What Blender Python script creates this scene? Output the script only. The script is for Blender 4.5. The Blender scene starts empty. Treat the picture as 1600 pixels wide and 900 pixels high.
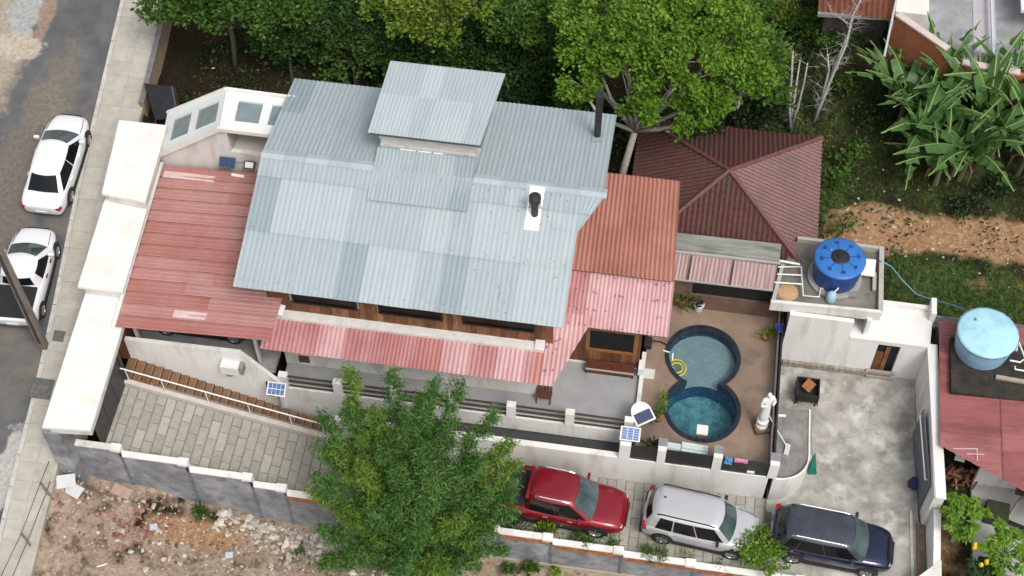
import bpy, bmesh, math, random
import numpy as np
from mathutils import Vector, Matrix

R = math.radians
rng = np.random.default_rng(7)
random.seed(7)
scene = bpy.context.scene
COL = scene.collection

# ------------------------------------------------------------------ camera
# the world axes follow the house: x along its front, y into the plot, z up (0 = parking level)
CAM = Vector((5.383, -35.595, 52.0))
F = 2400.0
PIT, YAW = R(55), R(8.6)
cam_d = bpy.data.cameras.new('camera')
cam = bpy.data.objects.new('camera', cam_d)
COL.objects.link(cam)
cam.location = CAM
cam.rotation_euler = (R(90) - PIT, 0, YAW)
cam_d.sensor_width = 36
cam_d.lens = 36 * F / 1600
cam_d.clip_start = 0.5
cam_d.clip_end = 3000
scene.camera = cam

# ------------------------------------------------------------------ world, sun, exposure (bright overcast)
SUN_EL, SUN_AZ = R(57), R(140)          # azimuth clockwise from +y
w = bpy.data.worlds.new('World')
scene.world = w
w.use_nodes = True
nt = w.node_tree
bg = nt.nodes['Background']
sky = nt.nodes.new('ShaderNodeTexSky')
sky.sky_type = 'NISHITA'
sky.sun_disc = False
sky.sun_elevation = SUN_EL
sky.sun_rotation = SUN_AZ
sky.air_density = 1.0
sky.dust_density = 6.0
sky.ozone_density = 1.0
hs = nt.nodes.new('ShaderNodeHueSaturation')
hs.inputs['Saturation'].default_value = 0.35      # cloud cover greys the blue
nt.links.new(sky.outputs[0], hs.inputs['Color'])
nt.links.new(hs.outputs[0], bg.inputs['Color'])
bg.inputs['Strength'].default_value = 0.145
sd = bpy.data.lights.new('sun', 'SUN')
sd.energy = 1.1
sd.angle = R(16)
sd.color = (1.0, 0.96, 0.9)
sun = bpy.data.objects.new('sun', sd)
COL.objects.link(sun)
sdir = Vector((math.sin(SUN_AZ) * math.cos(SUN_EL), math.cos(SUN_AZ) * math.cos(SUN_EL), math.sin(SUN_EL)))
sun.rotation_euler = sdir.to_track_quat('Z', 'Y').to_euler()
sun.location = (0, 0, 60)
scene.view_settings.view_transform = 'Standard'
scene.view_settings.look = 'None'
scene.view_settings.exposure = 0.13
scene.view_settings.gamma = 1.0

# ------------------------------------------------------------------ survey helper: line of sight -> point at a known height
CR = cam.rotation_euler.to_matrix()
def P(u, v, z):
    d = CR @ Vector(((u - 800) / F, -(v - 450) / F, -1))
    t = (z - CAM.z) / d.z
    p = CAM + d * t
    return Vector((p.x, p.y, z))

# ------------------------------------------------------------------ materials
MATS = {}
def _n(nt, typ, **kw):
    n = nt.nodes.new(typ)
    for k, v in kw.items():
        n.inputs[k].default_value = v
    return n
def mat(name, c, c2=None, scale=3.0, rough=0.7, metal=0.0, bump=0.0, bscale=None, detail=6.0, spec=0.4,
        c3=None, scale3=0.6, island=0.0, coat=0.0, stretch=None, lo=0.35, hi=0.65, bdist=0.02):
    if name in MATS:
        return MATS[name]
    m = bpy.data.materials.new(name)
    m.use_nodes = True
    nt = m.node_tree
    b = nt.nodes['Principled BSDF']
    b.inputs['Roughness'].default_value = rough
    b.inputs['Metallic'].default_value = metal
    b.inputs['Specular IOR Level'].default_value = spec
    if coat:
        b.inputs['Coat Weight'].default_value = coat
        b.inputs['Coat Roughness'].default_value = 0.06
    geo = nt.nodes.new('ShaderNodeNewGeometry')
    pos = geo.outputs['Position']
    if stretch:
        mp = nt.nodes.new('ShaderNodeMapping')
        mp.inputs['Scale'].default_value = stretch
        nt.links.new(pos, mp.inputs['Vector'])
        pos = mp.outputs[0]
    col = None
    if c2 is not None:
        no = _n(nt, 'ShaderNodeTexNoise', Scale=scale, Detail=detail, Roughness=0.62)
        nt.links.new(pos, no.inputs['Vector'])
        rp = nt.nodes.new('ShaderNodeValToRGB')
        rp.color_ramp.elements[0].position = lo
        rp.color_ramp.elements[1].position = hi
        rp.color_ramp.elements[0].color = (*c, 1)
        rp.color_ramp.elements[1].color = (*c2, 1)
        nt.links.new(no.outputs[0], rp.inputs[0])
        col = rp.outputs[0]
        if c3 is not None:
            no3 = _n(nt, 'ShaderNodeTexNoise', Scale=scale3, Detail=5.0, Roughness=0.6)
            nt.links.new(pos, no3.inputs['Vector'])
            mr = _n(nt, 'ShaderNodeMapRange')
            mr.inputs['From Min'].default_value = 0.5
            mr.inputs['From Max'].default_value = 0.66
            nt.links.new(no3.outputs[0], mr.inputs['Value'])
            mx = nt.nodes.new('ShaderNodeMix')
            mx.data_type = 'RGBA'
            nt.links.new(mr.outputs[0], mx.inputs[0])
            nt.links.new(col, mx.inputs[6])
            mx.inputs[7].default_value = (*c3, 1)
            col = mx.outputs[2]
    if island:
        h = nt.nodes.new('ShaderNodeHueSaturation')
        mr = _n(nt, 'ShaderNodeMapRange')
        mr.inputs['To Min'].default_value = 1 - island
        mr.inputs['To Max'].default_value = 1 + island
        nt.links.new(geo.outputs['Random Per Island'], mr.inputs['Value'])
        nt.links.new(mr.outputs[0], h.inputs['Value'])
        if col is not None:
            nt.links.new(col, h.inputs['Color'])
        else:
            h.inputs['Color'].default_value = (*c, 1)
        col = h.outputs[0]
    if col is not None:
        nt.links.new(col, b.inputs['Base Color'])
    else:
        b.inputs['Base Color'].default_value = (*c, 1)
    if bump:
        nb = _n(nt, 'ShaderNodeTexNoise', Scale=bscale or scale * 4, Detail=5.0)
        nt.links.new(pos, nb.inputs['Vector'])
        bp = _n(nt, 'ShaderNodeBump', Strength=bump, Distance=bdist)
        nt.links.new(nb.outputs[0], bp.inputs['Height'])
        nt.links.new(bp.outputs[0], b.inputs['Normal'])
    MATS[name] = m
    return m

def leafmat(name, c, c2, scale=0.9, island=0.35, trans=0.25, rough=0.55):
    if name in MATS:
        return MATS[name]
    m = mat(name, c, c2, scale=scale, rough=rough, island=island, spec=0.25)
    nt = m.node_tree
    b = nt.nodes['Principled BSDF']
    out = nt.nodes['Material Output']
    tr = nt.nodes.new('ShaderNodeBsdfTranslucent')
    src = b.inputs['Base Color'].links[0].from_socket
    nt.links.new(src, tr.inputs['Color'])
    mx = nt.nodes.new('ShaderNodeMixShader')
    mx.inputs[0].default_value = trans
    nt.links.new(b.outputs[0], mx.inputs[1])
    nt.links.new(tr.outputs[0], mx.inputs[2])
    nt.links.new(mx.outputs[0], out.inputs['Surface'])
    return m

# ------------------------------------------------------------------ mesh builder
ORI = {}
class MB:
    def __init__(s):
        s.v = []; s.f = []
    def add(s, vs, fs):
        k = len(s.v)
        s.v += [tuple(p) for p in vs]
        s.f += [tuple(i + k for i in f) for f in fs]
        return s
    def box(s, x0, x1, y0, y1, z0, z1):
        return s.add([(x0,y0,z0),(x1,y0,z0),(x1,y1,z0),(x0,y1,z0),(x0,y0,z1),(x1,y0,z1),(x1,y1,z1),(x0,y1,z1)],
                     [(3,2,1,0),(4,5,6,7),(0,1,5,4),(1,2,6,5),(2,3,7,6),(3,0,4,7)])
    def obox(s, c, hx, hy, hz):
        c = Vector(c); hx = Vector(hx); hy = Vector(hy); hz = Vector(hz)
        vs = [c + a*hx + b*hy + d*hz for d in (-1, 1) for a, b in ((-1,-1),(1,-1),(1,1),(-1,1))]
        return s.add(vs, [(3,2,1,0),(4,5,6,7),(0,1,5,4),(1,2,6,5),(2,3,7,6),(3,0,4,7)])
    def beam(s, a, b, wd, ht, up=(0,0,1)):
        a = Vector(a); b = Vector(b); d = b - a
        side = d.cross(Vector(up)); 
        if side.length < 1e-6: side = Vector((1,0,0))
        side.normalize(); u2 = side.cross(d).normalized()
        return s.obox((a+b)/2, d/2, side*wd/2, u2*ht/2)
    def prism(s, pts, dz):
        n = len(pts)
        pts = [Vector(p) for p in pts]
        area = sum(pts[i].x*pts[(i+1)%n].y - pts[(i+1)%n].x*pts[i].y for i in range(n))
        if area < 0: pts.reverse()
        vs = pts + [p - Vector((0,0,dz)) for p in pts]
        fs = [tuple(range(n)), tuple(range(2*n-1, n-1, -1))]
        for i in range(n):
            j = (i+1) % n
            fs.append((i, i+n, j+n, j))
        return s.add(vs, fs)
    def tube(s, pts, rad, n=8, caps=True):
        pts = [Vector(p) for p in pts]
        if not isinstance(rad, (list, tuple)): rad = [rad]*len(pts)
        vs = []; fs = []
        prev = None
        for i, p in enumerate(pts):
            d = (pts[min(i+1, len(pts)-1)] - pts[max(i-1, 0)])
            if d.length < 1e-9: d = Vector((0,0,1))
            d.normalize()
            if prev is None:
                a = d.orthogonal().normalized()
            else:
                a = prev - d*prev.dot(d)
                if a.length < 1e-6: a = d.orthogonal()
                a.normalize()
            prev = a
            b = d.cross(a)
            for k in range(n):
                t = 2*math.pi*k/n
                vs.append(p + (a*math.cos(t) + b*math.sin(t))*rad[i])
        for i in range(len(pts)-1):
            for k in range(n):
                k2 = (k+1) % n
                fs.append((i*n+k, i*n+k2, (i+1)*n+k2, (i+1)*n+k))
        if caps:
            fs.append(tuple(range(n-1, -1, -1)))
            fs.append(tuple((len(pts)-1)*n + k for k in range(n)))
        return s.add(vs, fs)
    def lathe(s, c, prof, n=24, capb=True, capt=True):
        c = Vector(c); vs = []; fs = []
        for r, z in prof:
            for k in range(n):
                t = 2*math.pi*k/n
                vs.append(c + Vector((r*math.cos(t), r*math.sin(t), z)))
        for i in range(len(prof)-1):
            for k in range(n):
                k2 = (k+1) % n
                fs.append((i*n+k, i*n+k2, (i+1)*n+k2, (i+1)*n+k))
        if capb: fs.append(tuple(range(n-1, -1, -1)))
        if capt: fs.append(tuple((len(prof)-1)*n + k for k in range(n)))
        return s.add(vs, fs)
    def build(s, name, m, parent=None, smooth=False, local=False, bevel=0.0, sub=0, cuts=()):
        o0 = Vector((0,0,0)) if local else ORI.get(parent.name if parent else None, Vector((0,0,0)))
        me = bpy.data.meshes.new(name)
        me.from_pydata([Vector(p) - o0 for p in s.v], [], s.f)
        if cuts or bevel:
            bm = bmesh.new(); bm.from_mesh(me)
            for co, no in cuts:
                g = bm.verts[:] + bm.edges[:] + bm.faces[:]
                bmesh.ops.bisect_plane(bm, geom=g, plane_co=Vector(co) - o0, plane_no=Vector(no), clear_outer=True)
            if bevel:
                bmesh.ops.bevel(bm, geom=bm.edges[:], offset=bevel, segments=2, profile=0.6, affect='EDGES', clamp_overlap=True)
            bm.to_mesh(me); bm.free()
        o = bpy.data.objects.new(name, me)
        COL.objects.link(o)
        me.materials.append(m)
        if smooth:
            me.polygons.foreach_set('use_smooth', [True]*len(me.polygons))
        if sub:
            md = o.modifiers.new('subsurf', 'SUBSURF'); md.levels = sub; md.render_levels = sub
        if parent:
            o.parent = parent
            ORI[o.name] = o0
        return o

def tag(o, label=None, cat=None, group=None, kind=None):
    if label: o['label'] = label
    if cat: o['category'] = cat
    if group: o['group'] = group
    if kind: o['kind'] = kind
    return o
def thing(name, label, cat, loc=(0,0,0), group=None, rot=None):
    o = bpy.data.objects.new(name, None)
    COL.objects.link(o)
    o.empty_display_size = 0.3
    o.location = loc
    if rot is not None: o.rotation_euler = rot
    ORI[o.name] = Vector(loc)
    return tag(o, label, cat, group)
def single(mb, name, m, label, cat, loc, group=None, **kw):
    """a thing that is one mesh, with its origin at its base"""
    loc = Vector(loc)
    mb.v = [Vector(p) - loc for p in mb.v]
    o = mb.build(name, m, None, **kw)
    o.location = loc
    return tag(o, label, cat, group)

def corr(name, A, B, C, D, m, parent, pitch=0.18, amp=0.022, nv=1, seg=4, cuts=(), prof='sine', lift=0.0, courses=0, kind=None):
    """a corrugated sheet: ridges run A->D and B->C, waves follow A->B"""
    A, B, C, D = map(Vector, (A, B, C, D))
    wlen = ((B-A).length + (C-D).length)/2
    nw = max(1, round(wlen/pitch))
    nor = (B-A).cross(D-A).normalized()
    if nor.z < 0: nor = -nor
    if prof == 'sine':
        offs = [(i/(nw*seg), amp*math.cos(2*math.pi*i/seg)) for i in range(nw*seg+1)]
    else:                                   # trapezoid ribs
        offs = []
        for i in range(nw):
            for t, h in ((0,-.5),(.62,-.5),(.72,.9),(.88,.9)):
                offs.append(((i+t)/nw, amp*h))
        offs.append((1.0, -amp*.5))
    rows = []
    if courses:
        for c in range(courses):
            rows.append((c/courses, 0.0)); rows.append(((c+1)/courses - 1e-4, 0.028))
    else:
        rows = [(j/nv, lift*j/nv) for j in range(nv+1)]
    vs = []; fs = []
    n = len(offs)
    for t, l in rows:
        a = A.lerp(D, t); b = B.lerp(C, t)
        for u, h in offs:
            vs.append(a.lerp(b, u) + nor*(h + l))
    for j in range(len(rows)-1):
        for i in range(n-1):
            fs.append((j*n+i, j*n+i+1, (j+1)*n+i+1, (j+1)*n+i))
    mb = MB().add(vs, fs)
    o = mb.build(name, m, parent, cuts=cuts)
    if kind: o['kind'] = kind
    return o

def quads_obj(name, V, m, parent=None, loc=None):
    """V: (N,4,3) array -> one mesh of N separate quads"""
    N = len(V)
    o0 = ORI.get(parent.name, Vector((0,0,0))) if parent else Vector(loc or (0,0,0))
    co = (V.reshape(-1, 3) - np.array(o0)).astype(np.float32)
    me = bpy.data.meshes.new(name)
    me.vertices.add(N*4); me.vertices.foreach_set('co', co.ravel())
    me.loops.add(N*4); me.loops.foreach_set('vertex_index', np.arange(N*4, dtype=np.int32))
    me.polygons.add(N); me.polygons.foreach_set('loop_start', np.arange(0, N*4, 4, dtype=np.int32))
    me.polygons.foreach_set('loop_total', np.full(N, 4, dtype=np.int32))
    me.update(); me.validate()
    me.materials.append(m)
    o = bpy.data.objects.new(name, me); COL.objects.link(o)
    if parent: o.parent = parent; ORI[o.name] = o0
    elif loc is not None: o.location = loc
    return o

def unit(a):
    return a/np.maximum(np.linalg.norm(a, axis=1, keepdims=True), 1e-9)
def leaves(C, L, W, out=None, updown=0.0, flat=0.6, jitter=0.35):
    """rhombic leaves at the points C; out: preferred directions; flat: how far normals lean to +z"""
    N = len(C)
    d = rng.normal(size=(N,3))
    if out is not None: d = unit(d)*0.8 + out*1.0
    d[:,2] = d[:,2]*0.6 + updown
    d = unit(d)
    nrm = unit(rng.normal(size=(N,3))*(1-flat) + np.array([0,0,1.0])*flat)
    s = unit(np.cross(d, nrm))
    nn = unit(np.cross(s, d))
    l = (L*(1 + jitter*(rng.random((N,1))*2-1)))
    wv = (W*(1 + jitter*(rng.random((N,1))*2-1)))
    V = np.empty((N,4,3))
    V[:,0] = C - d*l/2
    V[:,1] = C + s*wv/2 + nn*wv*0.12
    V[:,2] = C + d*l/2 - nn*l*0.08
    V[:,3] = C - s*wv/2 + nn*wv*0.12
    return V
def blob_points(blobs, dens, clump=0.35, sub=14, hollow=0.45):
    """blobs: (x,y,z,rx,ry,rz); points gathered in small clumps on and inside ragged ellipsoids"""
    pts = []; outs = []
    for (x,y,z,rx,ry,rz) in blobs:
        area = 4*math.pi*((rx*ry)**1.6/3+(rx*rz)**1.6/3+(ry*rz)**1.6/3)**(1/1.6)
        k = max(5, int(sub*area/4))
        dirs = unit(rng.normal(size=(k,3)))
        dirs[:,2] = np.where(dirs[:,2] < -0.35, -dirs[:,2], dirs[:,2])
        rad = hollow + (1-hollow)*rng.random((k,1))**0.5
        rad *= 0.86 + 0.28*rng.random((k,1))
        cc = dirs*rad*np.array([rx,ry,rz]) + np.array([x,y,z])
        n = int(area*dens)
        idx = rng.integers(0, k, n)
        off = rng.normal(size=(n,3))*clump*np.array([1,1,0.7])
        p = cc[idx] + off
        pts.append(p); outs.append(unit(p - np.array([x,y,z-rz*0.6])))
    return np.concatenate(pts), np.concatenate(outs)

# ------------------------------------------------------------------ heights
def zstreet(y): return 2.9 + 0.16*(y + 8.57)
CTRL = [(-13,4,3.9),(-12,8,3.9),(-12,14,4.3),(-5,8,2.2),(-7,14,2.8),(0,8,1.9),(0,16,2.8),(5,8,1.7),(8,9.5,1.8),(10,10,1.6),(14,6,1.2),(16,3,1.0),
        (20,2.5,1.0),(18,10,1.8),(14,14,2.4),(21,19,2.8),(8,20,3.0),(-12,22,5.0),(25,0.5,0.9),(18,0.3,0.8),(-5,-2,-0.4),(5,-2,-0.4),(9,-4,-0.6),(9,2,-0.3),(-10,-3,1.5),
        (12,-5,-.3),(15,-8,-.3),(0,-9.5,-.5),(5,-9.5,-.4),(-6,-9.5,-.2),(-12,-9.5,1.6),(-9,-8.0,.2),(-15,-12.2,1.3),(-13,-11.6,.7),(-12.5,-12.2,.3),(-10,-11.6,-.15),(-9.8,-12.6,-.3),(-7,-11.7,-.8),(-5,-11.7,-1.2),(-5,-12.6,-1.2),
        (0,-12.0,-1.5),(5,-12.0,-1.5),(10,-12,-1.3),(0,-13,-1.4),(5,-13,-1.5),(12,-12.6,-1.1),(-15,-15,.9),(-11,-15,.1),(-8,-16,-.7),(0,-18,-1.2),(18,-8,-.1),(20,-11,-.4),(18.5,-3,0.2),(22,-5,0),
        (30,10,2),(30,-15,-1),(-30,-30,-2),(0,-40,-3),(40,40,5),(-10,40,7),(12,1,-.2),(13.5,0.5,.2),(15.6,-.5,.1),(3,3,.6),(-4,4.2,.9),(-9,3.2,2.0),(11.9,7.8,1.4),(12.4,2,.9),(12.5,-1.2,-.5),(14,-1.2,-.5),(15.5,-1.3,-.5),(16.3,-3,-.4),(14,-4,-.4),(13,-2.5,-.4),(15.5,-2.6,-.4),(12,-2.5,-.4)]
CX = np.array(CTRL, float)
XE = [(-60,-13.2),(-30,-15.2),(-12,-16.4),(-8.57,-16.56),(-5.28,-16.83),(-.95,-17.27),(3.2,-17.55),(8.4,-17.9),(20,-18.6),(60,-21)]
XW = [(-60,-13.0),(-30,-14.0),(-15,-14.95),(-11.7,-15.1),(-5.9,-15.3),(1.3,-15.9),(4.5,-15.9),(7.6,-16.1),(20,-16.8),(60,-19.2)]
def lerp1(tab, y):
    return np.interp(y, [t[0] for t in tab], [t[1] for t in tab])
def xedge(y): return lerp1(XE, y)
def xwalk(y): return lerp1(XW, y)
def terr_np(x, y):
    d2 = (x[...,None]-CX[:,0])**2 + (y[...,None]-CX[:,1])**2 + 0.05
    wt = 1/d2**1.6
    z = (wt*CX[:,2]).sum(-1)/wt.sum(-1)
    dx = x - xwalk(y)
    lim = np.where(y < -11.6, 2.2, 0.5)
    t = np.clip((dx - 0.05)/lim, 0, 1); t = t*t*(3-2*t)
    zs = 2.9 + 0.16*(np.clip(y, -40, 60)+8.57) - 0.10
    z = zs*(1-t) + z*t
    z = z + 0.05*np.sin(x*1.7+np.sin(y*1.3)*2)*np.cos(y*1.9+np.sin(x*.9)*2)*(dx > 0.6)
    return z
def terr(x, y): return float(terr_np(np.array([float(x)]), np.array([float(y)]))[0])

# ------------------------------------------------------------------ terrain
def ground_material():
    m = bpy.data.materials.new('ground_soil'); m.use_nodes = True
    nt = m.node_tree; b = nt.nodes['Principled BSDF']; L = nt.links
    b.inputs['Roughness'].default_value = 0.95; b.inputs['Specular IOR Level'].default_value = 0.15
    geo = nt.nodes.new('ShaderNodeNewGeometry'); at = nt.nodes.new('ShaderNodeAttribute'); at.attribute_name = 'zone'
    sep = nt.nodes.new('ShaderNodeSeparateColor'); L.new(at.outputs['Color'], sep.inputs[0])
    def noise(s, d=6, r=.6):
        n = _n(nt, 'ShaderNodeTexNoise', Scale=s, Detail=d, Roughness=r); L.new(geo.outputs['Position'], n.inputs['Vector']); return n.outputs[0]
    def ramp(fac, cols):
        r = nt.nodes.new('ShaderNodeValToRGB'); e = r.color_ramp.elements
        while len(e) < len(cols): e.new(.5)
        for k, (p, c) in enumerate(cols): e[k].position = p; e[k].color = (*c, 1)
        L.new(fac, r.inputs[0]); return r.outputs[0]
    def mask(chan, nz, wd=.1):
        a = nt.nodes.new('ShaderNodeMath'); a.operation = 'ADD'
        s = nt.nodes.new('ShaderNodeMath'); s.operation = 'MULTIPLY_ADD'; s.inputs[1].default_value = 1.5; s.inputs[2].default_value = -0.75
        L.new(nz, s.inputs[0]); L.new(chan, a.inputs[0]); L.new(s.outputs[0], a.inputs[1])
        mr = _n(nt, 'ShaderNodeMapRange'); mr.inputs['From Min'].default_value = .5-wd; mr.inputs['From Max'].default_value = .5+wd
        L.new(a.outputs[0], mr.inputs['Value']); return mr.outputs[0]
    def mix(f, a, c):
        x = nt.nodes.new('ShaderNodeMix'); x.data_type = 'RGBA'; L.new(f, x.inputs[0]); L.new(a, x.inputs[6]); L.new(c, x.inputs[7]); return x.outputs[2]
    n1 = noise(1.3); n2 = noise(5.0, 8, .7); n3 = noise(16.0, 5, .65)
    soil = ramp(n2, [(.3,(.012,.009,.006)),(.5,(.028,.020,.012)),(.66,(.026,.036,.012)),(.75,(.06,.042,.025))])
    dirt = ramp(n2, [(.3,(.20,.105,.05)),(.48,(.31,.18,.095)),(.62,(.40,.27,.16)),(.75,(.5,.40,.28))])
    grass = ramp(n2, [(.3,(.014,.026,.008)),(.46,(.03,.052,.014)),(.56,(.055,.085,.022)),(.68,(.15,.11,.055))])
    rub = ramp(n2, [(.28,(.17,.115,.08)),(.45,(.29,.22,.16)),(.6,(.37,.30,.235)),(.74,(.48,.43,.36))])
    speck = ramp(n3, [(.55,(1,1,1)),(.72,(1,1,1)),(.78,(1.5,1.45,1.4))])
    c = mix(mask(sep.outputs[1], n1, .22), soil, grass)
    c = mix(mask(sep.outputs[0], n1, .24), c, dirt)
    c = mix(mask(sep.outputs[2], n1, .13), c, rub)
    mm = nt.nodes.new('ShaderNodeMix'); mm.data_type = 'RGBA'; mm.blend_type = 'MULTIPLY'; mm.inputs[0].default_value = .6
    L.new(c, mm.inputs[6]); L.new(speck, mm.inputs[7])
    L.new(mm.outputs[2], b.inputs['Base Color'])
    bp = _n(nt, 'ShaderNodeBump', Strength=.7, Distance=.06); L.new(n3, bp.inputs['Height']); L.new(bp.outputs[0], b.inputs['Normal'])
    return m
def zone_np(x, y):
    Z = np.zeros(x.shape + (3,))
    def g(ch, cx, cy, rx, ry, a):
        Z[...,ch] += a*np.exp(-(((x-cx)/rx)**2 + ((y-cy)/ry)**2)**2)
    lot = (y < -11.0) & (x < 14)
    Z[...,2] += np.where(lot, .66, 0)                       # vacant lot: rubble with orange earth
    g(2,-10.2,-12.1,2.2,.7,-.5); g(2,-6.0,-14.3,2.5,1.0,-.35); g(0,-9.5,-12.4,2.6,.9,.9); g(0,-5.5,-14.2,3.2,1.3,.6); g(0,-12,-13.6,1.6,1.0,.25)
    Z[...,2] += np.where(x < xedge(y) - 2.5, .8, 0)
    g(1,15,2,9,14,.42); g(1,8,14,12,8,.15); g(1,17,.8,6,1.2,.5); g(1,12.6,4.5,1.0,3,.4); g(1,-8,9,7,6,.22); g(1,-11,3.5,3,2,.3)
    g(0,14.9,4.9,2.4,1.25,.9); g(0,18.9,5.2,3.4,1.1,.9); g(0,13.0,4.6,.7,.8,.6); g(1,17.5,2.0,5.5,1.7,.75); g(0,22.5,5,3,1.6,.7); g(0,19.5,2.9,1.6,.4,.45)
    g(1,20,-11,5,4,.2); g(0,17.6,-10,1,3,.5)
    g(1,3,-13.4,6,1.6,.5)
    far = (np.abs(x) > 40) | (np.abs(y) > 40)
    Z[...,1] += np.where(far, .8, 0)
    return np.clip(Z, 0, 1)
xs = np.concatenate([[-600,-300,-150,-80,-50,-36], np.arange(-28,26.01,.28), [32,45,80,150,300,600]])
ys = np.concatenate([[-600,-300,-150,-80,-50,-35,-26], np.arange(-20,25.01,.28), [32,45,80,150,300,600]])
GX, GY = np.meshgrid(xs, ys)
GZ = terr_np(GX, GY)
nx, ny = len(xs), len(ys)
gme = bpy.data.meshes.new('ground')
gv = np.stack([GX, GY, GZ], -1).reshape(-1,3)
ii = np.arange(nx*ny).reshape(ny, nx)
gf = np.stack([ii[:-1,:-1], ii[:-1,1:], ii[1:,1:], ii[1:,:-1]], -1).reshape(-1,4)
gme.from_pydata(gv.tolist(), [], gf.tolist())
ca = gme.attributes.new('zone', 'FLOAT_COLOR', 'POINT')
zc = np.concatenate([zone_np(GX, GY).reshape(-1,3), np.ones((nx*ny,1))], 1)
ca.data.foreach_set('color', zc.astype(np.float32).ravel())
gme.polygons.foreach_set('use_smooth', [True]*len(gme.polygons))
gme.materials.append(ground_material())
ground = bpy.data.objects.new('ground', gme); COL.objects.link(ground)
tag(ground, kind='structure')

# ------------------------------------------------------------------ street and pavement
m_asph = mat('asphalt', (.085,.088,.094), (.125,.127,.13), scale=1.2, rough=.9, bump=.25, bscale=30, c3=(.165,.145,.12), scale3=.42)
def strip(name, xa, xb, y0, y1, dz, m, step=.8, kind='structure', thick=.0):
    yy = np.arange(y0, y1+1e-6, step); vs = []; fs = []
    for y in yy:
        z = zstreet(y) + dz
        vs += [(float(xa(y)), y, z), (float(xb(y)), y, z)]
    for i in range(len(yy)-1): fs.append((2*i, 2*i+1, 2*i+3, 2*i+2))
    if thick:
        k = len(vs)
        vs += [(a, b, c-thick) for a, b, c in vs]
        for i in range(len(yy)-1):
            fs += [(2*i, 2*i+2, k+2*i+2, k+2*i), (2*i+1, k+2*i+1, k+2*i+3, 2*i+3)]
        e = len(yy)*2
        fs += [(0, k, k+1, 1), (e-2, e-1, k+e-1, k+e-2)]
    o = MB().add(vs, fs).build(name, m)
    tag(o, kind=kind)
    return o
street = strip('street', lambda y: xedge(y)-7.5, lambda y: xedge(y)+.02, -40, 60, 0.0, m_asph)
m_walk = mat('pavement_concrete', (.36,.335,.28), (.46,.43,.37), scale=1.6, rough=.9, bump=.2, bscale=25, c3=(.30,.27,.20), scale3=.5)
pave = strip('pavement', lambda y: xedge(y), lambda y: xwalk(y)+.15, -16, 14, 0.12, m_walk, thick=.3)
m_kerb = mat('kerb_concrete', (.42,.41,.38), (.55,.54,.50), scale=4, rough=.9)
for k in range(24):
    y0 = -15 + k*1.2
    mb = MB()
    za, zb = zstreet(y0), zstreet(y0+1.17)
    xa, xb = float(xedge(y0)), float(xedge(y0+1.17))
    mb.prism([(xa-.13,y0,za+.127),(xa+.02,y0,za+.127),(xb+.02,y0+1.17,zb+.127),(xb-.13,y0+1.17,zb+.127)], .25)
    mb.build('kerb_stone', m_kerb, pave)
# paving slabs of the pavement as far as they can be told apart
slab_cols = [mat('pave_slab_a',(.38,.36,.31),(.46,.435,.38),scale=3,rough=.92), mat('pave_slab_b',(.365,.345,.30),(.44,.42,.365),scale=3,rough=.92),
             mat('pave_slab_c',(.40,.38,.335),(.48,.46,.41),scale=3,rough=.92)]
for k in range(34):
    y0 = -14.5 + k*.72
    for j in range(2):
        xa0 = float(xedge(y0)) + .06; xw = float(xwalk(y0)) - .02
        if y0 > 1.5: xw += .1
        wd = (xw - xa0)/2
        x0 = xa0 + j*wd; x1 = x0 + wd - .008
        dz = .134 + rng.random()*.006
        mb = MB().prism([(x0,y0,zstreet(y0)+dz),(x1,y0,zstreet(y0)+dz),(x1+.0,y0+.712,zstreet(y0+.712)+dz),(x0,y0+.712,zstreet(y0+.712)+dz)], .03)
        mb.build('paving_slab', slab_cols[int(rng.choice(3, p=[.5,.25,.25]))], pave)
m_cover = mat('dark_iron', (.10,.095,.09), (.17,.165,.155), scale=6, rough=.8)
for (u, v, s) in ((66,607,.40),(92,525,.22)):
    p = P(u, v, 3.2); p = P(u, v, zstreet(p.y)+.15); p = P(u, v, zstreet(p.y)+.15)
    MB().prism([(p.x-s,p.y-s,zstreet(p.y-s)+.15),(p.x+s,p.y-s,zstreet(p.y-s)+.15),(p.x+s*.95,p.y+s,zstreet(p.y+s)+.15),(p.x-s*1.05,p.y+s,zstreet(p.y+s)+.15)], .03).build('inspection_cover', m_cover, pave)
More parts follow.
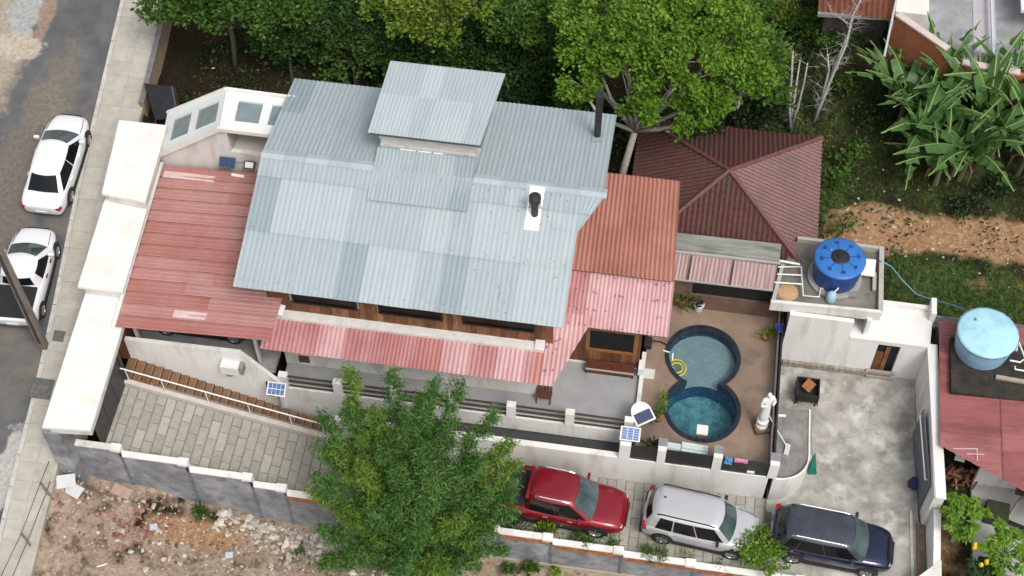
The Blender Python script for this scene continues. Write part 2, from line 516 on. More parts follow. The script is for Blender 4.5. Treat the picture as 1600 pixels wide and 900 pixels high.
# pale patches on the road
def rag(cx, cy, rx, ry, n=22, seed=0):
    r = np.random.default_rng(seed); out = []
    for k in range(n):
        t = 2*math.pi*k/n; q = .75 + .45*r.random()
        out.append((cx + rx*q*math.cos(t), cy + ry*q*math.sin(t)))
    return out
nt = m_asph.node_tree; bs = nt.nodes['Principled BSDF']; geo_ = nt.nodes.new('ShaderNodeNewGeometry')
cur = bs.inputs['Base Color'].links[0].from_socket
nzz = _n(nt, 'ShaderNodeTexNoise', Scale=1.1, Detail=8.0, Roughness=.7); nt.links.new(geo_.outputs['Position'], nzz.inputs['Vector'])
nz2 = _n(nt, 'ShaderNodeTexNoise', Scale=6.0, Detail=6.0, Roughness=.7); nt.links.new(geo_.outputs['Position'], nz2.inputs['Vector'])
for (u, v, rx, ry, c, wd) in ((2,60,1.1,9.0,(.34,.29,.22),.35),(38,22,.75,1.1,(.33,.34,.335),.12),(72,25,.30,1.8,(.27,.19,.145),.2),(28,72,1.3,.55,(.42,.37,.30),.15),(60,215,.9,4.0,(.19,.165,.13),.4),(14,330,1.0,5.0,(.15,.13,.11),.4),(12,735,.45,1.6,(.42,.41,.385),.15)):
    p = P(u, v, 6)
    for _ in range(4): p = P(u, v, zstreet(p.y))
    mp = nt.nodes.new('ShaderNodeVectorMath'); mp.operation = 'SUBTRACT'; mp.inputs[1].default_value = p
    nt.links.new(geo_.outputs['Position'], mp.inputs[0])
    ml = nt.nodes.new('ShaderNodeVectorMath'); ml.operation = 'MULTIPLY'; ml.inputs[1].default_value = (1/rx, 1/ry, 0)
    nt.links.new(mp.outputs[0], ml.inputs[0])
    ln = nt.nodes.new('ShaderNodeVectorMath'); ln.operation = 'LENGTH'; nt.links.new(ml.outputs[0], ln.inputs[0])
    ma = nt.nodes.new('ShaderNodeMath'); ma.operation = 'MULTIPLY_ADD'; ma.inputs[1].default_value = 2.6
    nt.links.new(nzz.outputs[0], ma.inputs[0]); nt.links.new(ln.outputs['Value'], ma.inputs[2])
    mr = _n(nt, 'ShaderNodeMapRange'); mr.inputs['From Min'].default_value = 2.3-wd; mr.inputs['From Max'].default_value = 2.3+wd; mr.inputs['To Min'].default_value = .9; mr.inputs['To Max'].default_value = 0
    nt.links.new(ma.outputs[0], mr.inputs['Value'])
    hh = nt.nodes.new('ShaderNodeHueSaturation'); hh.inputs['Color'].default_value = (*c, 1)
    m2 = _n(nt, 'ShaderNodeMapRange'); m2.inputs['From Min'].default_value = .3; m2.inputs['From Max'].default_value = .7; m2.inputs['To Min'].default_value = .7; m2.inputs['To Max'].default_value = 1.3
    nt.links.new(nz2.outputs[0], m2.inputs['Value']); nt.links.new(m2.outputs[0], hh.inputs['Value'])
    mx = nt.nodes.new('ShaderNodeMix'); mx.data_type = 'RGBA'
    nt.links.new(mr.outputs[0], mx.inputs[0]); nt.links.new(cur, mx.inputs[6]); nt.links.new(hh.outputs[0], mx.inputs[7]); cur = mx.outputs[2]
nt.links.new(cur, bs.inputs['Base Color'])

# ------------------------------------------------------------------ driveway, pavers, yard
DX = [(-30,2.95),(-13.6,2.95),(-9.6,1.7),(-5.7,.55),(-3,.3),(0,.14),(3,.03),(30,.0)]
def zdrive(x): return float(lerp1(DX, x))
m_joint = mat('paver_joint', (.20,.19,.165), (.26,.245,.21), scale=6, rough=.95)
vs = []; fs = []
dxs = list(np.arange(-13.6, 10.85, .5)) + [10.86]
for x in dxs: vs += [(x,-10.95,zdrive(x)), (x,-7.75,zdrive(x))]
for i in range(len(dxs)-1): fs.append((2*i, 2*i+2, 2*i+3, 2*i+1))
driveway = MB().add(vs, fs).build('driveway', m_joint); tag(driveway, kind='structure')
pm = [mat('paver_a',(.305,.29,.25),(.36,.345,.30),scale=5,rough=.9,bump=.15), mat('paver_b',(.275,.262,.228),(.33,.315,.275),scale=5,rough=.9,bump=.15), mat('paver_c',(.345,.335,.29),(.40,.39,.345),scale=5,rough=.9,bump=.15)]
PAV = {}
def paver_mesh(l, k):
    key = (round(l,2), k)
    if key not in PAV:
        bm = bmesh.new(); bmesh.ops.create_cube(bm, size=1)
        bmesh.ops.scale(bm, vec=(.330, l-.02, .05), verts=bm.verts)
        bmesh.ops.bevel(bm, geom=[e for e in bm.edges if all(v.co.z > 0 for v in e.verts)], offset=.012, segments=1, affect='EDGES')
        me = bpy.data.meshes.new('paver'); bm.to_mesh(me); bm.free(); me.materials.append(pm[k]); PAV[key] = me
    return PAV[key]
for i in range(70):
    x = -13.4 + i*.348
    y1 = -8.18 if x < -5.6 else -7.8
    y0 = -10.9
    cutsy = [y0]
    off = [.78, .39][i % 2]
    y = y0 + off
    while y < y1 - .2: cutsy.append(y); y += .78
    cutsy.append(y1)
    for a, b in zip(cutsy[:-1], cutsy[1:]):
        o = bpy.data.objects.new('paver', paver_mesh(b-a, int(rng.choice(3, p=[.5,.3,.2]))))
        COL.objects.link(o); o.parent = driveway
        sl = (zdrive(x+.2)-zdrive(x-.2))/.4
        o.location = (x, (a+b)/2, zdrive(x)+.012+rng.random()*.008)
        o.rotation_euler = (0, -math.atan(sl), 0)
m_yard = mat('yard_concrete', (.235,.225,.20), (.42,.405,.365), scale=1.1, rough=.9, bump=.25, bscale=22, c3=(.56,.55,.52), scale3=1.0, detail=9, lo=.38, hi=.62)
yard = MB().prism([(10.88,-11.6,.0),(16.62,-11.6,.0),(16.4,-1.55,.0),(10.88,-1.55,.0)], .25).build('yard', m_yard); tag(yard, kind='structure')
MB().prism([(10.88,-11.6,.012),(11.1,-11.6,.012),(11.1,-8.3,.012),(10.88,-8.3,.012)], .02).build('drain_channel', m_cover, yard)
MB().prism([(16.3,-11.6,.05),(16.42,-11.6,.05),(16.3,-7.45,.05),(16.2,-7.45,.05)], .06).build('kerb', m_kerb, yard)

# ------------------------------------------------------------------ pool deck with the figure-eight pool
m_deck = mat('deck_tile', (.225,.158,.115), (.31,.225,.17), scale=1.4, rough=.55, c3=(.17,.125,.10), scale3=.7, bump=.05)
C1 = (7.92,-2.87); C2 = (8.08,-5.2)
def eight(r, n=72):
    pts = []
    for (c, o) in ((C1, C2), (C2, C1)):
        base = math.atan2(c[1]-o[1], c[0]-o[0])
        d = math.hypot(c[0]-o[0], c[1]-o[1])
        half = math.pi - math.acos(min(1, (d/2)/r))
        for k in range(n//2+1):
            t = base - half + 2*half*k/(n//2)
            pts.append((c[0]+r*math.cos(t), c[1]+r*math.sin(t)))
    out = []
    for p in pts:
        if not out or math.hypot(p[0]-out[-1][0], p[1]-out[-1][1]) > 1e-4: out.append(p)
    if math.hypot(out[0][0]-out[-1][0], out[0][1]-out[-1][1]) < 1e-4: out.pop()
    return out
def sheet_with_hole(name, outer, inner, z, m, parent=None, thick=0):
    bm = bmesh.new(); o0 = ORI.get(parent.name, Vector((0,0,0))) if parent else Vector((0,0,0))
    es = []
    for loop in (outer, inner):
        vv = [bm.verts.new(Vector((x,y,z)) - o0) for x, y in loop]
        es += [bm.edges.new((vv[i], vv[(i+1) % len(vv)])) for i in range(len(vv))]
    bmesh.ops.triangle_fill(bm, edges=es, use_beauty=True)
    if thick:
        g = bmesh.ops.extrude_face_region(bm, geom=bm.faces[:])
        bmesh.ops.translate(bm, vec=(0,0,-thick), verts=[v for v in g['geom'] if isinstance(v, bmesh.types.BMVert)])
    bmesh.ops.recalc_face_normals(bm, faces=bm.faces[:])
    me = bpy.data.meshes.new(name); bm.to_mesh(me); bm.free(); me.materials.append(m)
    o = bpy.data.objects.new(name, me); COL.objects.link(o)
    if parent: o.parent = parent
    return o
deck = sheet_with_hole('pool_deck', [(5.72,-7.52),(10.68,-7.52),(10.68,-.05),(5.72,-.05)], eight(1.40), 1.65, m_deck, thick=.3)
tag(deck, kind='structure')
pool = thing('swimming_pool', 'figure-eight tiled pool sunk in the tan deck, shallow round end and deep round end', 'pool', (8.0,-4.0,1.65))
m_tile = mat('pool_wall_tile', (.018,.065,.17), (.04,.12,.27), scale=6, rough=.25)
m_rim = mat('pool_rim_tile', (.010,.014,.028), (.028,.034,.05), scale=8, rough=.35)
m_shal = mat('pool_floor_shallow', (.35,.395,.40), (.42,.465,.465), scale=3, rough=.5)
m_deep = mat('pool_floor_deep', (.08,.255,.275), (.21,.43,.45), scale=4.2, rough=.5, lo=.42, hi=.6)  # high-contrast mottling imitates caustic light, put into the floor colour
def ring(name, ro, ri, z0, z1, m):
    a, b = eight(ro), eight(ri); n = len(a)
    vs = [(x,y,z1) for x,y in a]+[(x,y,z1) for x,y in b]+[(x,y,z0) for x,y in a]+[(x,y,z0) for x,y in b]
    fs = []
    for i in range(n):
        j = (i+1) % n
        fs += [(i,j,n+j,n+i),(i,2*n+i,2*n+j,j),(n+i,n+j,3*n+j,3*n+i)]
    return MB().add(vs, fs).build(name, m, pool)
ring('rim', 1.47, 1.31, 1.30, 1.70, m_rim)
ring('pool_wall', 1.36, 1.325, .1, 1.295, m_tile)
# shallow floor = circle 1 minus circle 2 with a step wall along circle 2's arc
r = 1.325
d = math.hypot(C1[0]-C2[0], C1[1]-C2[1]); hb = math.acos((d/2)/r); bdir = math.atan2(C2[1]-C1[1], C2[0]-C1[0])
arc1 = [(C1[0]+r*math.cos(t), C1[1]+r*math.sin(t)) for t in np.linspace(bdir+hb, bdir+2*math.pi-hb, 40)]
arc2 = [(C2[0]+r*math.cos(t), C2[1]+r*math.sin(t)) for t in np.linspace(bdir+math.pi+hb, bdir+math.pi-hb, 24)]
MB().add([(x,y,1.12) for x,y in arc1+arc2[1:-1]], [tuple(range(len(arc1)+len(arc2)-2))]).build('shallow_floor', m_shal, pool)
n2 = len(arc2)
MB().add([(x,y,1.12) for x,y in arc2]+[(x,y,.1) for x,y in arc2], [(i,i+1,n2+i+1,n2+i) for i in range(n2-1)]).build('step_wall', m_tile, pool)
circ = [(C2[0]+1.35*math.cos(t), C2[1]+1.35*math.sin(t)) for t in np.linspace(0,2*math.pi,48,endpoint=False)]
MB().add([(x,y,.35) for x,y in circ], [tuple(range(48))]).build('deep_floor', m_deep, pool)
# water sheet: a clear tinted film with ripples
mw = bpy.data.materials.new('pool_water'); mw.use_nodes = True
nt = mw.node_tree; nt.nodes.remove(nt.nodes['Principled BSDF']); out = nt.nodes['Material Output']
tb = nt.nodes.new('ShaderNodeBsdfTransparent'); tb.inputs[0].default_value = (.70,.84,.88,1)
gb = nt.nodes.new('ShaderNodeBsdfGlossy'); gb.inputs['Roughness'].default_value = .05
fr = nt.nodes.new('ShaderNodeFresnel'); fr.inputs[0].default_value = 1.33
geo = nt.nodes.new('ShaderNodeNewGeometry')
no = _n(nt, 'ShaderNodeTexNoise', Scale=5.0, Detail=4.0, Distortion=.8); nt.links.new(geo.outputs['Position'], no.inputs['Vector'])
bp = _n(nt, 'ShaderNodeBump', Strength=.8, Distance=.14); nt.links.new(no.outputs[0], bp.inputs['Height'])
for nn in (gb, fr): nt.links.new(bp.outputs[0], nn.inputs['Normal'])
mx = nt.nodes.new('ShaderNodeMixShader'); nt.links.new(fr.outputs[0], mx.inputs[0]); nt.links.new(tb.outputs[0], mx.inputs[1]); nt.links.new(gb.outputs[0], mx.inputs[2])
nt.links.new(mx.outputs[0], out.inputs['Surface'])
e = eight(1.318)
water = MB().add([(x,y,1.50) for x,y in e], [tuple(range(len(e)))]).build('pool_water', mw); tag(water, kind='structure')

# ================================================================== THE HOUSE
white = mat('white_paint', (.74,.73,.70), (.80,.79,.765), scale=1.5, rough=.75, bump=.06, bscale=18, c3=(.60,.58,.53), scale3=1.3, stretch=(1,1,.22))
offwhite = mat('offwhite_paint', (.66,.645,.61), (.73,.715,.68), scale=1.2, rough=.8, bump=.06, bscale=18, c3=(.52,.49,.44), scale3=1.3, stretch=(1,1,.22))
capwhite = mat('slab_white', (.735,.72,.685), (.785,.775,.745), scale=.8, rough=.6, c3=(.70,.68,.63), scale3=.9)
beige = mat('beige_render', (.50,.47,.42), (.58,.55,.50), scale=1.5, rough=.85, bump=.06)
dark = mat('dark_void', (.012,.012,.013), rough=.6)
dgrey = mat('dark_grey_steel', (.035,.037,.04), (.055,.057,.06), scale=4, rough=.5)
mgrey = mat('mid_grey_concrete', (.20,.20,.20), (.29,.29,.285), scale=2.5, rough=.9, bump=.1)
glass = mat('dark_glass', (.006,.007,.008), rough=.25, spec=.2)
wood = [mat('wood_%d' % i, c, tuple(min(1,k*1.7) for k in c), scale=5, rough=.7, stretch=(3,3,.5), bump=.1, lo=.4, hi=.6)
        for i, c in enumerate([(.115,.045,.02),(.16,.07,.03),(.09,.035,.018),(.20,.10,.05)])]
wood_frame = mat('varnished_wood', (.24,.10,.025), (.33,.15,.04), scale=6, rough=.4, stretch=(1,1,4))
ROOF = {'L': mat('sheet_light', (.375,.432,.455), (.405,.462,.482), scale=1.5, rough=.5, spec=.4, stretch=(5,.5,1), c3=(.36,.415,.44), scale3=1.2),
        'M': mat('sheet_mid', (.325,.385,.408), (.355,.415,.436), scale=1.5, rough=.5, spec=.4, stretch=(5,.5,1), c3=(.31,.368,.392), scale3=1.2),
        'D': mat('sheet_dark', (.25,.305,.335), (.28,.335,.365), scale=1.5, rough=.5, spec=.4, stretch=(5,.5,1))}
seam = mat('roof_underside', (.10,.10,.10), rough=.9)
bolt_m = mat('roof_screw', (.09,.08,.08), rough=.7)

H = thing('house', 'large house with pale grey corrugated roof, pink awnings and wood-clad upper front', 'house', (-3,-2,0))
lw = MB().box(-7.95,1.75,-5.6,2.7,-.6,5.05).build('lower_wall', offwhite, H)
MB().box(-5.3,5.45,-6.72,-6.5,-1.0,1.5).build('basement_wall', offwhite, H)
MB().box(-5.4,5.15,-7.545,-6.725,1.0,1.12).build('lightwell_shade', dgrey, H)  # dark sheet added in the open trench to stand for its shade
MB().box(-7.95,-5.35,-6.85,-6.7,-1.2,1.17).build('terrace_front_wall', white, H)
rw = MB().box(1.78,5.42,-3.85,1.05,.2,5.6).build('wing_wall', offwhite, H)
uw = MB().box(-8.25,2.25,-5.45,2.85,5.07,7.55)
for x0, x1 in ((-8.25,-8.1),(2.1,2.25)):
    uw.add([(x0,-5.45,7.55),(x0,2.85,7.55),(x0,2.85,8.0),(x0,-1.27,8.88),(x0,-5.45,7.72),
            (x1,-5.45,7.55),(x1,2.85,7.55),(x1,2.85,8.0),(x1,-1.27,8.88),(x1,-5.45,7.72)],
           [(0,1,2,3,4),(9,8,7,6,5),(4,3,8,9),(3,2,7,8),(2,1,6,7),(0,4,9,5)])
up = uw.build('upper_wall', beige, H)

# ---- wood cladding of the upper front, windows between the boards
wins = [(-7.23,-4.84),(-4.04,-1.68),(-.97,1.67)]
x = -8.2; k = 0
while x < 2.2:
    wdt = .215
    cen = x + wdt/2
    inside = [w_ for w_ in wins if w_[0]-.02 < cen < w_[1]+.02]
    z1 = 5.93 if inside else 7.62
    d = rng.random()*.012
    MB().box(x+.004, x+wdt-.004, -5.48-.012-d, -5.455, 5.27, z1).build('plank', wood[int(rng.choice(4,p=[.35,.3,.2,.15]))], up)
    x += wdt
for a, b in wins:
    mb = MB()
    mb.box(a,b,-5.55,-5.46,5.94,6.02); mb.box(a,b,-5.55,-5.46,7.42,7.5)
    mb.box(a,a+.07,-5.55,-5.46,6.021,7.419); mb.box(b-.07,b,-5.55,-5.46,6.021,7.419)
    wn = mb.build('window', mat('window_black',(.012,.009,.008),rough=.6), H)
    for q0, q1 in ((a+.071,b-.071),):
        MB().box(q0,q1,-5.50,-5.48,6.022,7.418).build('pane', glass, wn)
# white ledge under the cladding and its return at the right end
led = mat('ledge_white', (.62,.60,.57), (.74,.73,.70), scale=3, rough=.8)
mb = MB().box(-7.85,1.70,-5.86,-5.49,5.10,5.34)
mb.prism([(1.701,-5.86,5.38),(2.05,-5.86,5.38),(2.05,-4.6,5.75),(1.701,-4.6,5.75)], .3)
mb.build('ledge', led, H)
MB().prism([(-8.02,-5.95,5.72),(-7.55,-5.95,5.6),(-7.55,-5.5,5.62),(-8.02,-5.2,5.78)], .05).build('flashing', mat('flash_white',(.85,.85,.85),rough=.4), H)

# ---- main roof
def zf(y): return 9.0 - (-1.27-y)*1.4/4.95
def zb(y): return 9.0 - (y+1.27)*1.0/4.65
YP2 = -2.75
def xr(y):
    return float(np.interp(y, [-6.3,-3.6,YP2,-1.3,-1.2], [2.74,2.74,2.80,3.60,3.62]))
mr = MB()
mr.add([(-8.95,-1.27,8.90),(3.5,-1.27,8.90),(2.7,YP2,zf(YP2)-.10),(2.66,-6.18,zf(-6.18)-.10),(-8.95,-6.18,zf(-6.18)-.10),
        (-8.95,-1.27,8.84),(3.5,-1.27,8.84),(2.7,YP2,zf(YP2)-.16),(2.66,-6.18,zf(-6.18)-.16),(-8.95,-6.18,zf(-6.18)-.16)],
       [(0,1,2,3,4),(9,8,7,6,5),(0,5,6,1),(1,6,7,2),(2,7,8,3),(3,8,9,4),(4,9,5,0)])
mr.prism([(-8.95,-1.268,8.90),(3.5,-1.268,8.90),(3.45,3.32,zb(3.32)-.10),(-8.95,3.32,zb(3.32)-.10)], .06)
main_roof = mr.build('main_roof', seam, H)
cw = .904
rows = [(-1.27,-2.1,'MMMMMMMMMMLMMM'),(-2.1,-4.15,'DLLLMMMLMLLLLM'),(-4.15,-6.24,'MMMMDLLMDMMLLL')]
for ri, (yt, yb, cs) in enumerate(rows):
    for c in range(14):
        x0 = -9.0 + c*cw
        bands = [(yt, yb)]
        if c >= 12 and ri == 1: bands = [(yt, YP2), (YP2, yb)]
        for (a, b) in bands:
            xt = min(x0+cw, xr(a)); xb = min(x0+cw, xr(b))
            if xt - x0 < .1: continue
            xb = max(xb, x0+.02)
            l = .035*(2-ri)*.5
            z_ = .022 - ri*.0 
            corr('roof_sheet', (x0-.012,a,zf(a)+.01), (xt+.012,a,zf(a)+.01), (xb+.012,b-.05,zf(b-.05)+.055+.012*(c%2)), (x0-.012,b-.05,zf(b-.05)+.055+.012*(c%2)),
                 ROOF[cs[c]], main_roof, pitch=.18, amp=.008)
for ri, (yt, yb, cs) in enumerate([(3.38,1.25,'DMMMMMMMMMMMMM'),(1.25,-1.2,'MMMMMMMMMMMMMM')]):
    for c in range(14):
        x0 = -9.0 + c*.893
        zz = (.012, .03)[ri]
        corr('roof_sheet', (x0-.012,yb,zb(yb)+zz), (x0+.905,yb,zb(yb)+zz), (x0+.905,yt+.03,zb(yt)+zz-.02), (x0-.012,yt+.03,zb(yt)+zz-.02),
             ROOF[cs[c]], main_roof, pitch=.18, amp=.013)
# ridge caps: two runs, left and right of the raised strip
for xa, xb_ in ((-9.02,-4.9),(-1.2,3.6)):
    n = round((xb_-xa)/.9)
    for k in range(n):
        a = xa + (xb_-xa)*k/n; b = xa + (xb_-xa)*(k+1)/n + .03
        mb = MB()
        for (ya, za), (yb2, zb2) in (((-1.46,8.985),(-1.27,9.06)),((-1.27,9.06),(-1.05,9.00))):
            mb.add([(a,ya,za+.006*(k%2)),(b,ya,za+.006*(k%2)),(b,yb2,zb2+.006*(k%2)),(a,yb2,zb2+.006*(k%2))], [(0,1,2,3)])
        mb.build('ridge_cap', ROOF['LM'[k%2]], main_roof)
# screws of the sheets, loose specks on the roof
mb = MB()
for ri, ys_ in enumerate((-1.55,-2.02,-4.05,-6.0)):
    for xx in np.arange(-8.8, 2.7, .45):
        if ri < 3 and xx < -1.0 and rng.random() < .75: continue
        if rng.random() < .25: continue
        y = ys_ + rng.normal()*.03; s = .014
        mb.obox((xx+rng.normal()*.05, y, zf(y)+.055), (s,0,0), (0,s,s*.28), (0,-.004,.014))
for k in range(26):
    xx = rng.uniform(-2.5,2.6); y = rng.uniform(-6,-1.5); s = .014
    mb.obox((xx,y,zf(y)+.055), (s,0,0), (0,s,s*.28), (0,-.004,.014))
tag(mb.build('screws', bolt_m, main_roof), kind='stuff')

# ---- lower strip in front of the raised roof
for c in range(5):
    x0 = -4.86 + c*.728
    def zd(y): return zf(y) + .115
    corr('strip_sheet', (x0-.01,-.45,zf(-.45)-.02 if False else 9.16), (x0+.735,-.45,9.16), (x0+.735,-2.6,zd(-2.6)), (x0-.01,-2.6,zd(-2.6)),
         ROOF['MMMMD'[c]], main_roof, pitch=.145, amp=.011)
MB().prism([(-4.84,-.46,9.08),(-1.24,-.46,9.08),(-1.24,-2.45,zf(-2.5)+.06),(-4.84,-2.45,zf(-2.5)+.06)], .03).build('strip_deck', seam, main_roof)
# ---- raised roof on its low clerestory
cl = MB().box(-4.75,-1.3,-.42,2.15,8.4,10.0).build('clerestory_wall', beige, H)
mb = MB().box(-4.78,-1.27,-.47,-.425,9.66,9.86); mb.box(-4.78,-1.27,-.46,-.425,9.2,9.34)
mb.build('fascia', mat('fascia_grey', (.45,.44,.44), (.60,.59,.58), scale=5, rough=.6), H)
mb = MB()
xx = -4.76
while xx < -1.3:
    l = .12 + rng.random()*.5
    if rng.random() < .75: mb.box(xx, xx+l, -.50, -.462, 9.165, 9.21)
    xx += l + .05 + rng.random()*.2
mb.build('foam_filler', mat('foam', (.8,.8,.8), (.6,.6,.62), scale=12, rough=.9), H)
def zr(y): return 10.1 + (y+.66)*.6/3.03
rr = MB().prism([(-5.08,-.64,zr(-.64)-.06),(-1.02,-.64,zr(-.64)-.06),(-.66,2.34,zr(2.34)-.06),(-4.86,2.34,zr(2.34)-.06)], .05).build('raised_roof', seam, H)
for ri, (ya, yb) in enumerate(((2.38,1.0),(1.0,-.66))):
    for c in range(6):
        def xs_(y, t):
            a = -5.12 + (y+.66)*.26/3.04; b = -1.05 + (y+.66)*.45/3.04
            return a + (b-a)*t
        t0, t1 = c/6, (c+1)/6
        z_ = (.0, .018)[ri]
        corr('roof_sheet', (xs_(ya,t0),ya,zr(ya)+z_), (xs_(ya,t1)+.01,ya,zr(ya)+z_), (xs_(yb,t1)+.01,yb,zr(yb)+z_+.015), (xs_(yb,t0),yb,zr(yb)+z_+.015),
             ROOF[('MMLMMM','LLMLLM')[ri][c]], rr, pitch=.15, amp=.006)
# ---- chimney pipes
soot = mat('black_pipe', (.018,.018,.02), (.035,.035,.037), scale=5, rough=.5)
c1 = MB().lathe((1.17,-2.35,8.55), [(.13,0),(.13,.85),(.15,.86),(.15,.90)], 20).build('chimney', soot, H, smooth=False)
MB().lathe((1.17,-2.35,9.47), [(.20,0),(.22,.02),(.22,.26),(.19,.30),(.05,.34)], 20).build('cowl', soot, c1)
MB().prism([(.88,-.92,zf(-1.27)+.10),(1.36,-.92,zf(-1.27)+.10),(1.36,-1.3,9.09),(.88,-1.3,9.09)], .01) 
MB().prism([(.86,-1.32,zf(-1.32)+.055),(1.40,-1.32,zf(-1.32)+.055),(1.40,-2.95,zf(-2.95)+.055),(.86,-2.95,zf(-2.95)+.055)], .02).build('chimney_flashing', mat('flash_plate',(.86,.87,.88),(.92,.92,.92),scale=2,rough=.35), H)
c2 = MB().lathe((2.92,1.95,8.1), [(.13,0),(.13,2.2),(.15,2.21),(.15,2.55),(.12,2.56)], 18).build('chimney', soot, H)
MB().prism([(2.74,1.6,zb(1.6)+.06),(3.1,1.6,zb(1.6)+.06),(3.1,2.3,zb(2.3)+.06),(2.74,2.3,zb(2.3)+.06)], .02).build('chimney_flashing', mat('flash_grey',(.30,.36,.40),rough=.4), H)

# ---- orange roof of the right wing
orange = [mat('orange_sheet_%d'%i, c, tuple(k*1.1 for k in c), scale=1.4, rough=.55, c3=tuple(k*.9 for k in c), scale3=.9) for i, c in enumerate([(.35,.155,.115),(.37,.168,.128),(.335,.147,.108)])]
def zo(y): return 6.3 + (y+2.79)*.9/3.96
orf = MB().prism([(2.35,1.15,zo(1.15)-.07),(6.12,1.15,zo(1.15)-.07),(6.3,-2.75,zo(-2.75)-.07),(2.35,-2.75,zo(-2.75)-.07)], .05).build('orange_roof', seam, H)
for ri, (ya, yb) in enumerate(((1.19,-.9),(-.85,-2.82))):
    for c in range(4):
        x0 = 2.3 + c*.97; x1 = x0 + .98
        sh = lambda x_, y: x_ + (x_-2.3)/3.9*(.19*(1.19-y)/4.0)
        corr('roof_sheet', (sh(x0,ya),ya,zo(ya)+(0,.02)[ri]), (sh(x1,ya),ya,zo(ya)+(0,.02)[ri]), (sh(x1,yb),yb,zo(yb)+.025), (sh(x0,yb),yb,zo(yb)+.025), orange[(c+ri)%3], orf, pitch=.158, amp=.03)
# ---- pink awning roof, one slope: wing part plus the long strip in front
pink = [mat('pink_sheet_%d'%i, c, c2, scale=1.3, rough=.38, spec=.5, c3=c3, scale3=.8, stretch=(1,.35,1)) for i, (c, c2, c3) in enumerate([
    ((.44,.20,.20),(.52,.285,.285),(.41,.17,.165)), ((.54,.31,.315),(.63,.42,.425),(.50,.26,.26)), ((.44,.185,.165),(.50,.235,.215),(.45,.205,.19))])]
def zp(y): return 4.9 + (y+7.03)*1.2/4.33
aw = MB()
aw.prism([(2.1,-2.75,zp(-2.75)-.07),(6.3,-2.75,zp(-2.75)-.07),(6.33,-4.7,zp(-4.7)-.07),(2.1,-4.7,zp(-4.7)-.07)], .05)
aw.prism([(-8.1,-5.88,zp(-5.88)-.07),(2.3,-5.88,zp(-5.88)-.07),(2.3,-6.95,zp(-6.95)-.07),(-8.1,-6.95,zp(-6.95)-.07)], .05)
awn = aw.build('awning_roof', seam, H)
for c in range(4):                       # wing part
    x0 = 2.3 + c*1.03; x1 = x0 + 1.035
    ya = -2.66; yb = -4.74
    corr('awning_sheet', (x0,ya,zp(ya)), (x1,ya,zp(ya)), (x1,yb,zp(yb)), (x0,yb,zp(yb)), pink[[0,1,1,1][c]], awn, pitch=.158, amp=.028)
# corner piece with the slanted edge
dcut = [((3.5,-4.75,0),(Vector((3.5-2.5,-4.75+7.03,0)).cross(Vector((0,0,1)))).normalized())]
corr('awning_sheet', (2.07,-4.3,zp(-4.3)), (3.55,-4.3,zp(-4.3)), (3.55,-7.03,zp(-7.03)), (2.07,-7.03,zp(-7.03)), pink[1], awn, pitch=.158, amp=.028, cuts=dcut)
xs0 = [-8.2,-7.2,-6.2,-5.2,-4.2,-3.65,-3.1,-2.55,-1.6,-.6,.4,1.4,1.7,2.07]
kinds = [0,0,1,0,0,2,0,2,1,0,1,0,2,1]
xs0 = xs0 + [2.08]
for k in range(len(xs0)-1):
    a, b = xs0[k], xs0[k+1]
    if b - a < .05: continue
    yt = -5.84
    corr('awning_sheet', (a-.01,yt,zp(yt)), (b+.01,yt,zp(yt)), (b+.01,-7.03,zp(-7.03)), (a-.01,-7.03,zp(-7.03)), pink[kinds[k]], awn, pitch=.158, amp=.026, lift=.02)
mb = MB()
for k in range(46):
    xx = rng.uniform(2.4,6.2); y = -2.85 - .62*rng.integers(0,4) + rng.normal()*.03
    if y < -4.7: continue
    mb.obox((xx,y,zp(y)+.045),(.02,0,0),(0,.02,0),(0,0,.012))
for k in range(14):
    y = rng.uniform(-6.6,-4.8); mb.obox((rng.uniform(2.1,2.6),y,zp(y)+.045),(.02,0,0),(0,.02,0),(0,0,.012))
tag(mb.build('screws', bolt_m, awn), kind='stuff')

# ---- carport roof with ribs across
cred = [mat('carport_sheet_%d'%i, c, c2, scale=1.3, rough=.55, c3=c3, scale3=.8) for i, (c, c2, c3) in enumerate([
    ((.39,.17,.15),(.43,.21,.19),(.37,.15,.125)), ((.41,.195,.175),(.46,.245,.225),(.44,.235,.22)), ((.38,.16,.14),(.42,.20,.175),(.36,.145,.12))])]
def zc(x): return 5.6 + (x+13.75)*.4/6.1
cr = MB().prism([(-13.7,.22,zc(-13.7)-.08),(-9.0,.22,zc(-9.0)-.08),(-8.3,-5.6,zc(-8.3)-.08),(-7.7,-7.2,zc(-7.7)-.08),(-13.35,-7.25,zc(-13.35)-.08)], .06).build('carport_roof', seam, H)
NR = 14
for r_ in range(NR):
    ya = .28 - 7.6*r_/NR; yb = .28 - 7.6*(r_+1)/NR - .02
    lx = lambda y: -13.78 + .40*(.3-y)/7.6
    rx = -8.28 if yb > -5.5 else -7.62
    xm = -11.2 + rng.uniform(-.7,1.2)
    for a, b in ((lx(ya), xm), (xm-.06, rx)):
        z0 = .0 if a < -12 else .012
        corr('carport_sheet', (a,ya,zc(a)+z0), (a,yb,zc(a)+z0+.045), (b,yb,zc(b)+z0+.045), (b,ya,zc(b)+z0), cred[int(rng.integers(0,3))], cr, pitch=.19, amp=.026, prof='trap')
pale = mat('pale_patch', (.60,.42,.42), (.68,.52,.52), scale=3, rough=.5)
for (u0,v0,u1,v1,w_) in ((256,268,334,280,.55),(272,490,322,497,.5)):
    a = P(u0,v0,5.75); b = P(u1,v1,5.85)
    MB().obox(((a.x+b.x)/2,(a.y+b.y)/2,zc((a.x+b.x)/2)+.05), ((b.x-a.x)/2,0,.03*(b.x-a.x)/2), (0,.16,0), (0,0,.008)).build('roof_patch', pale, cr)
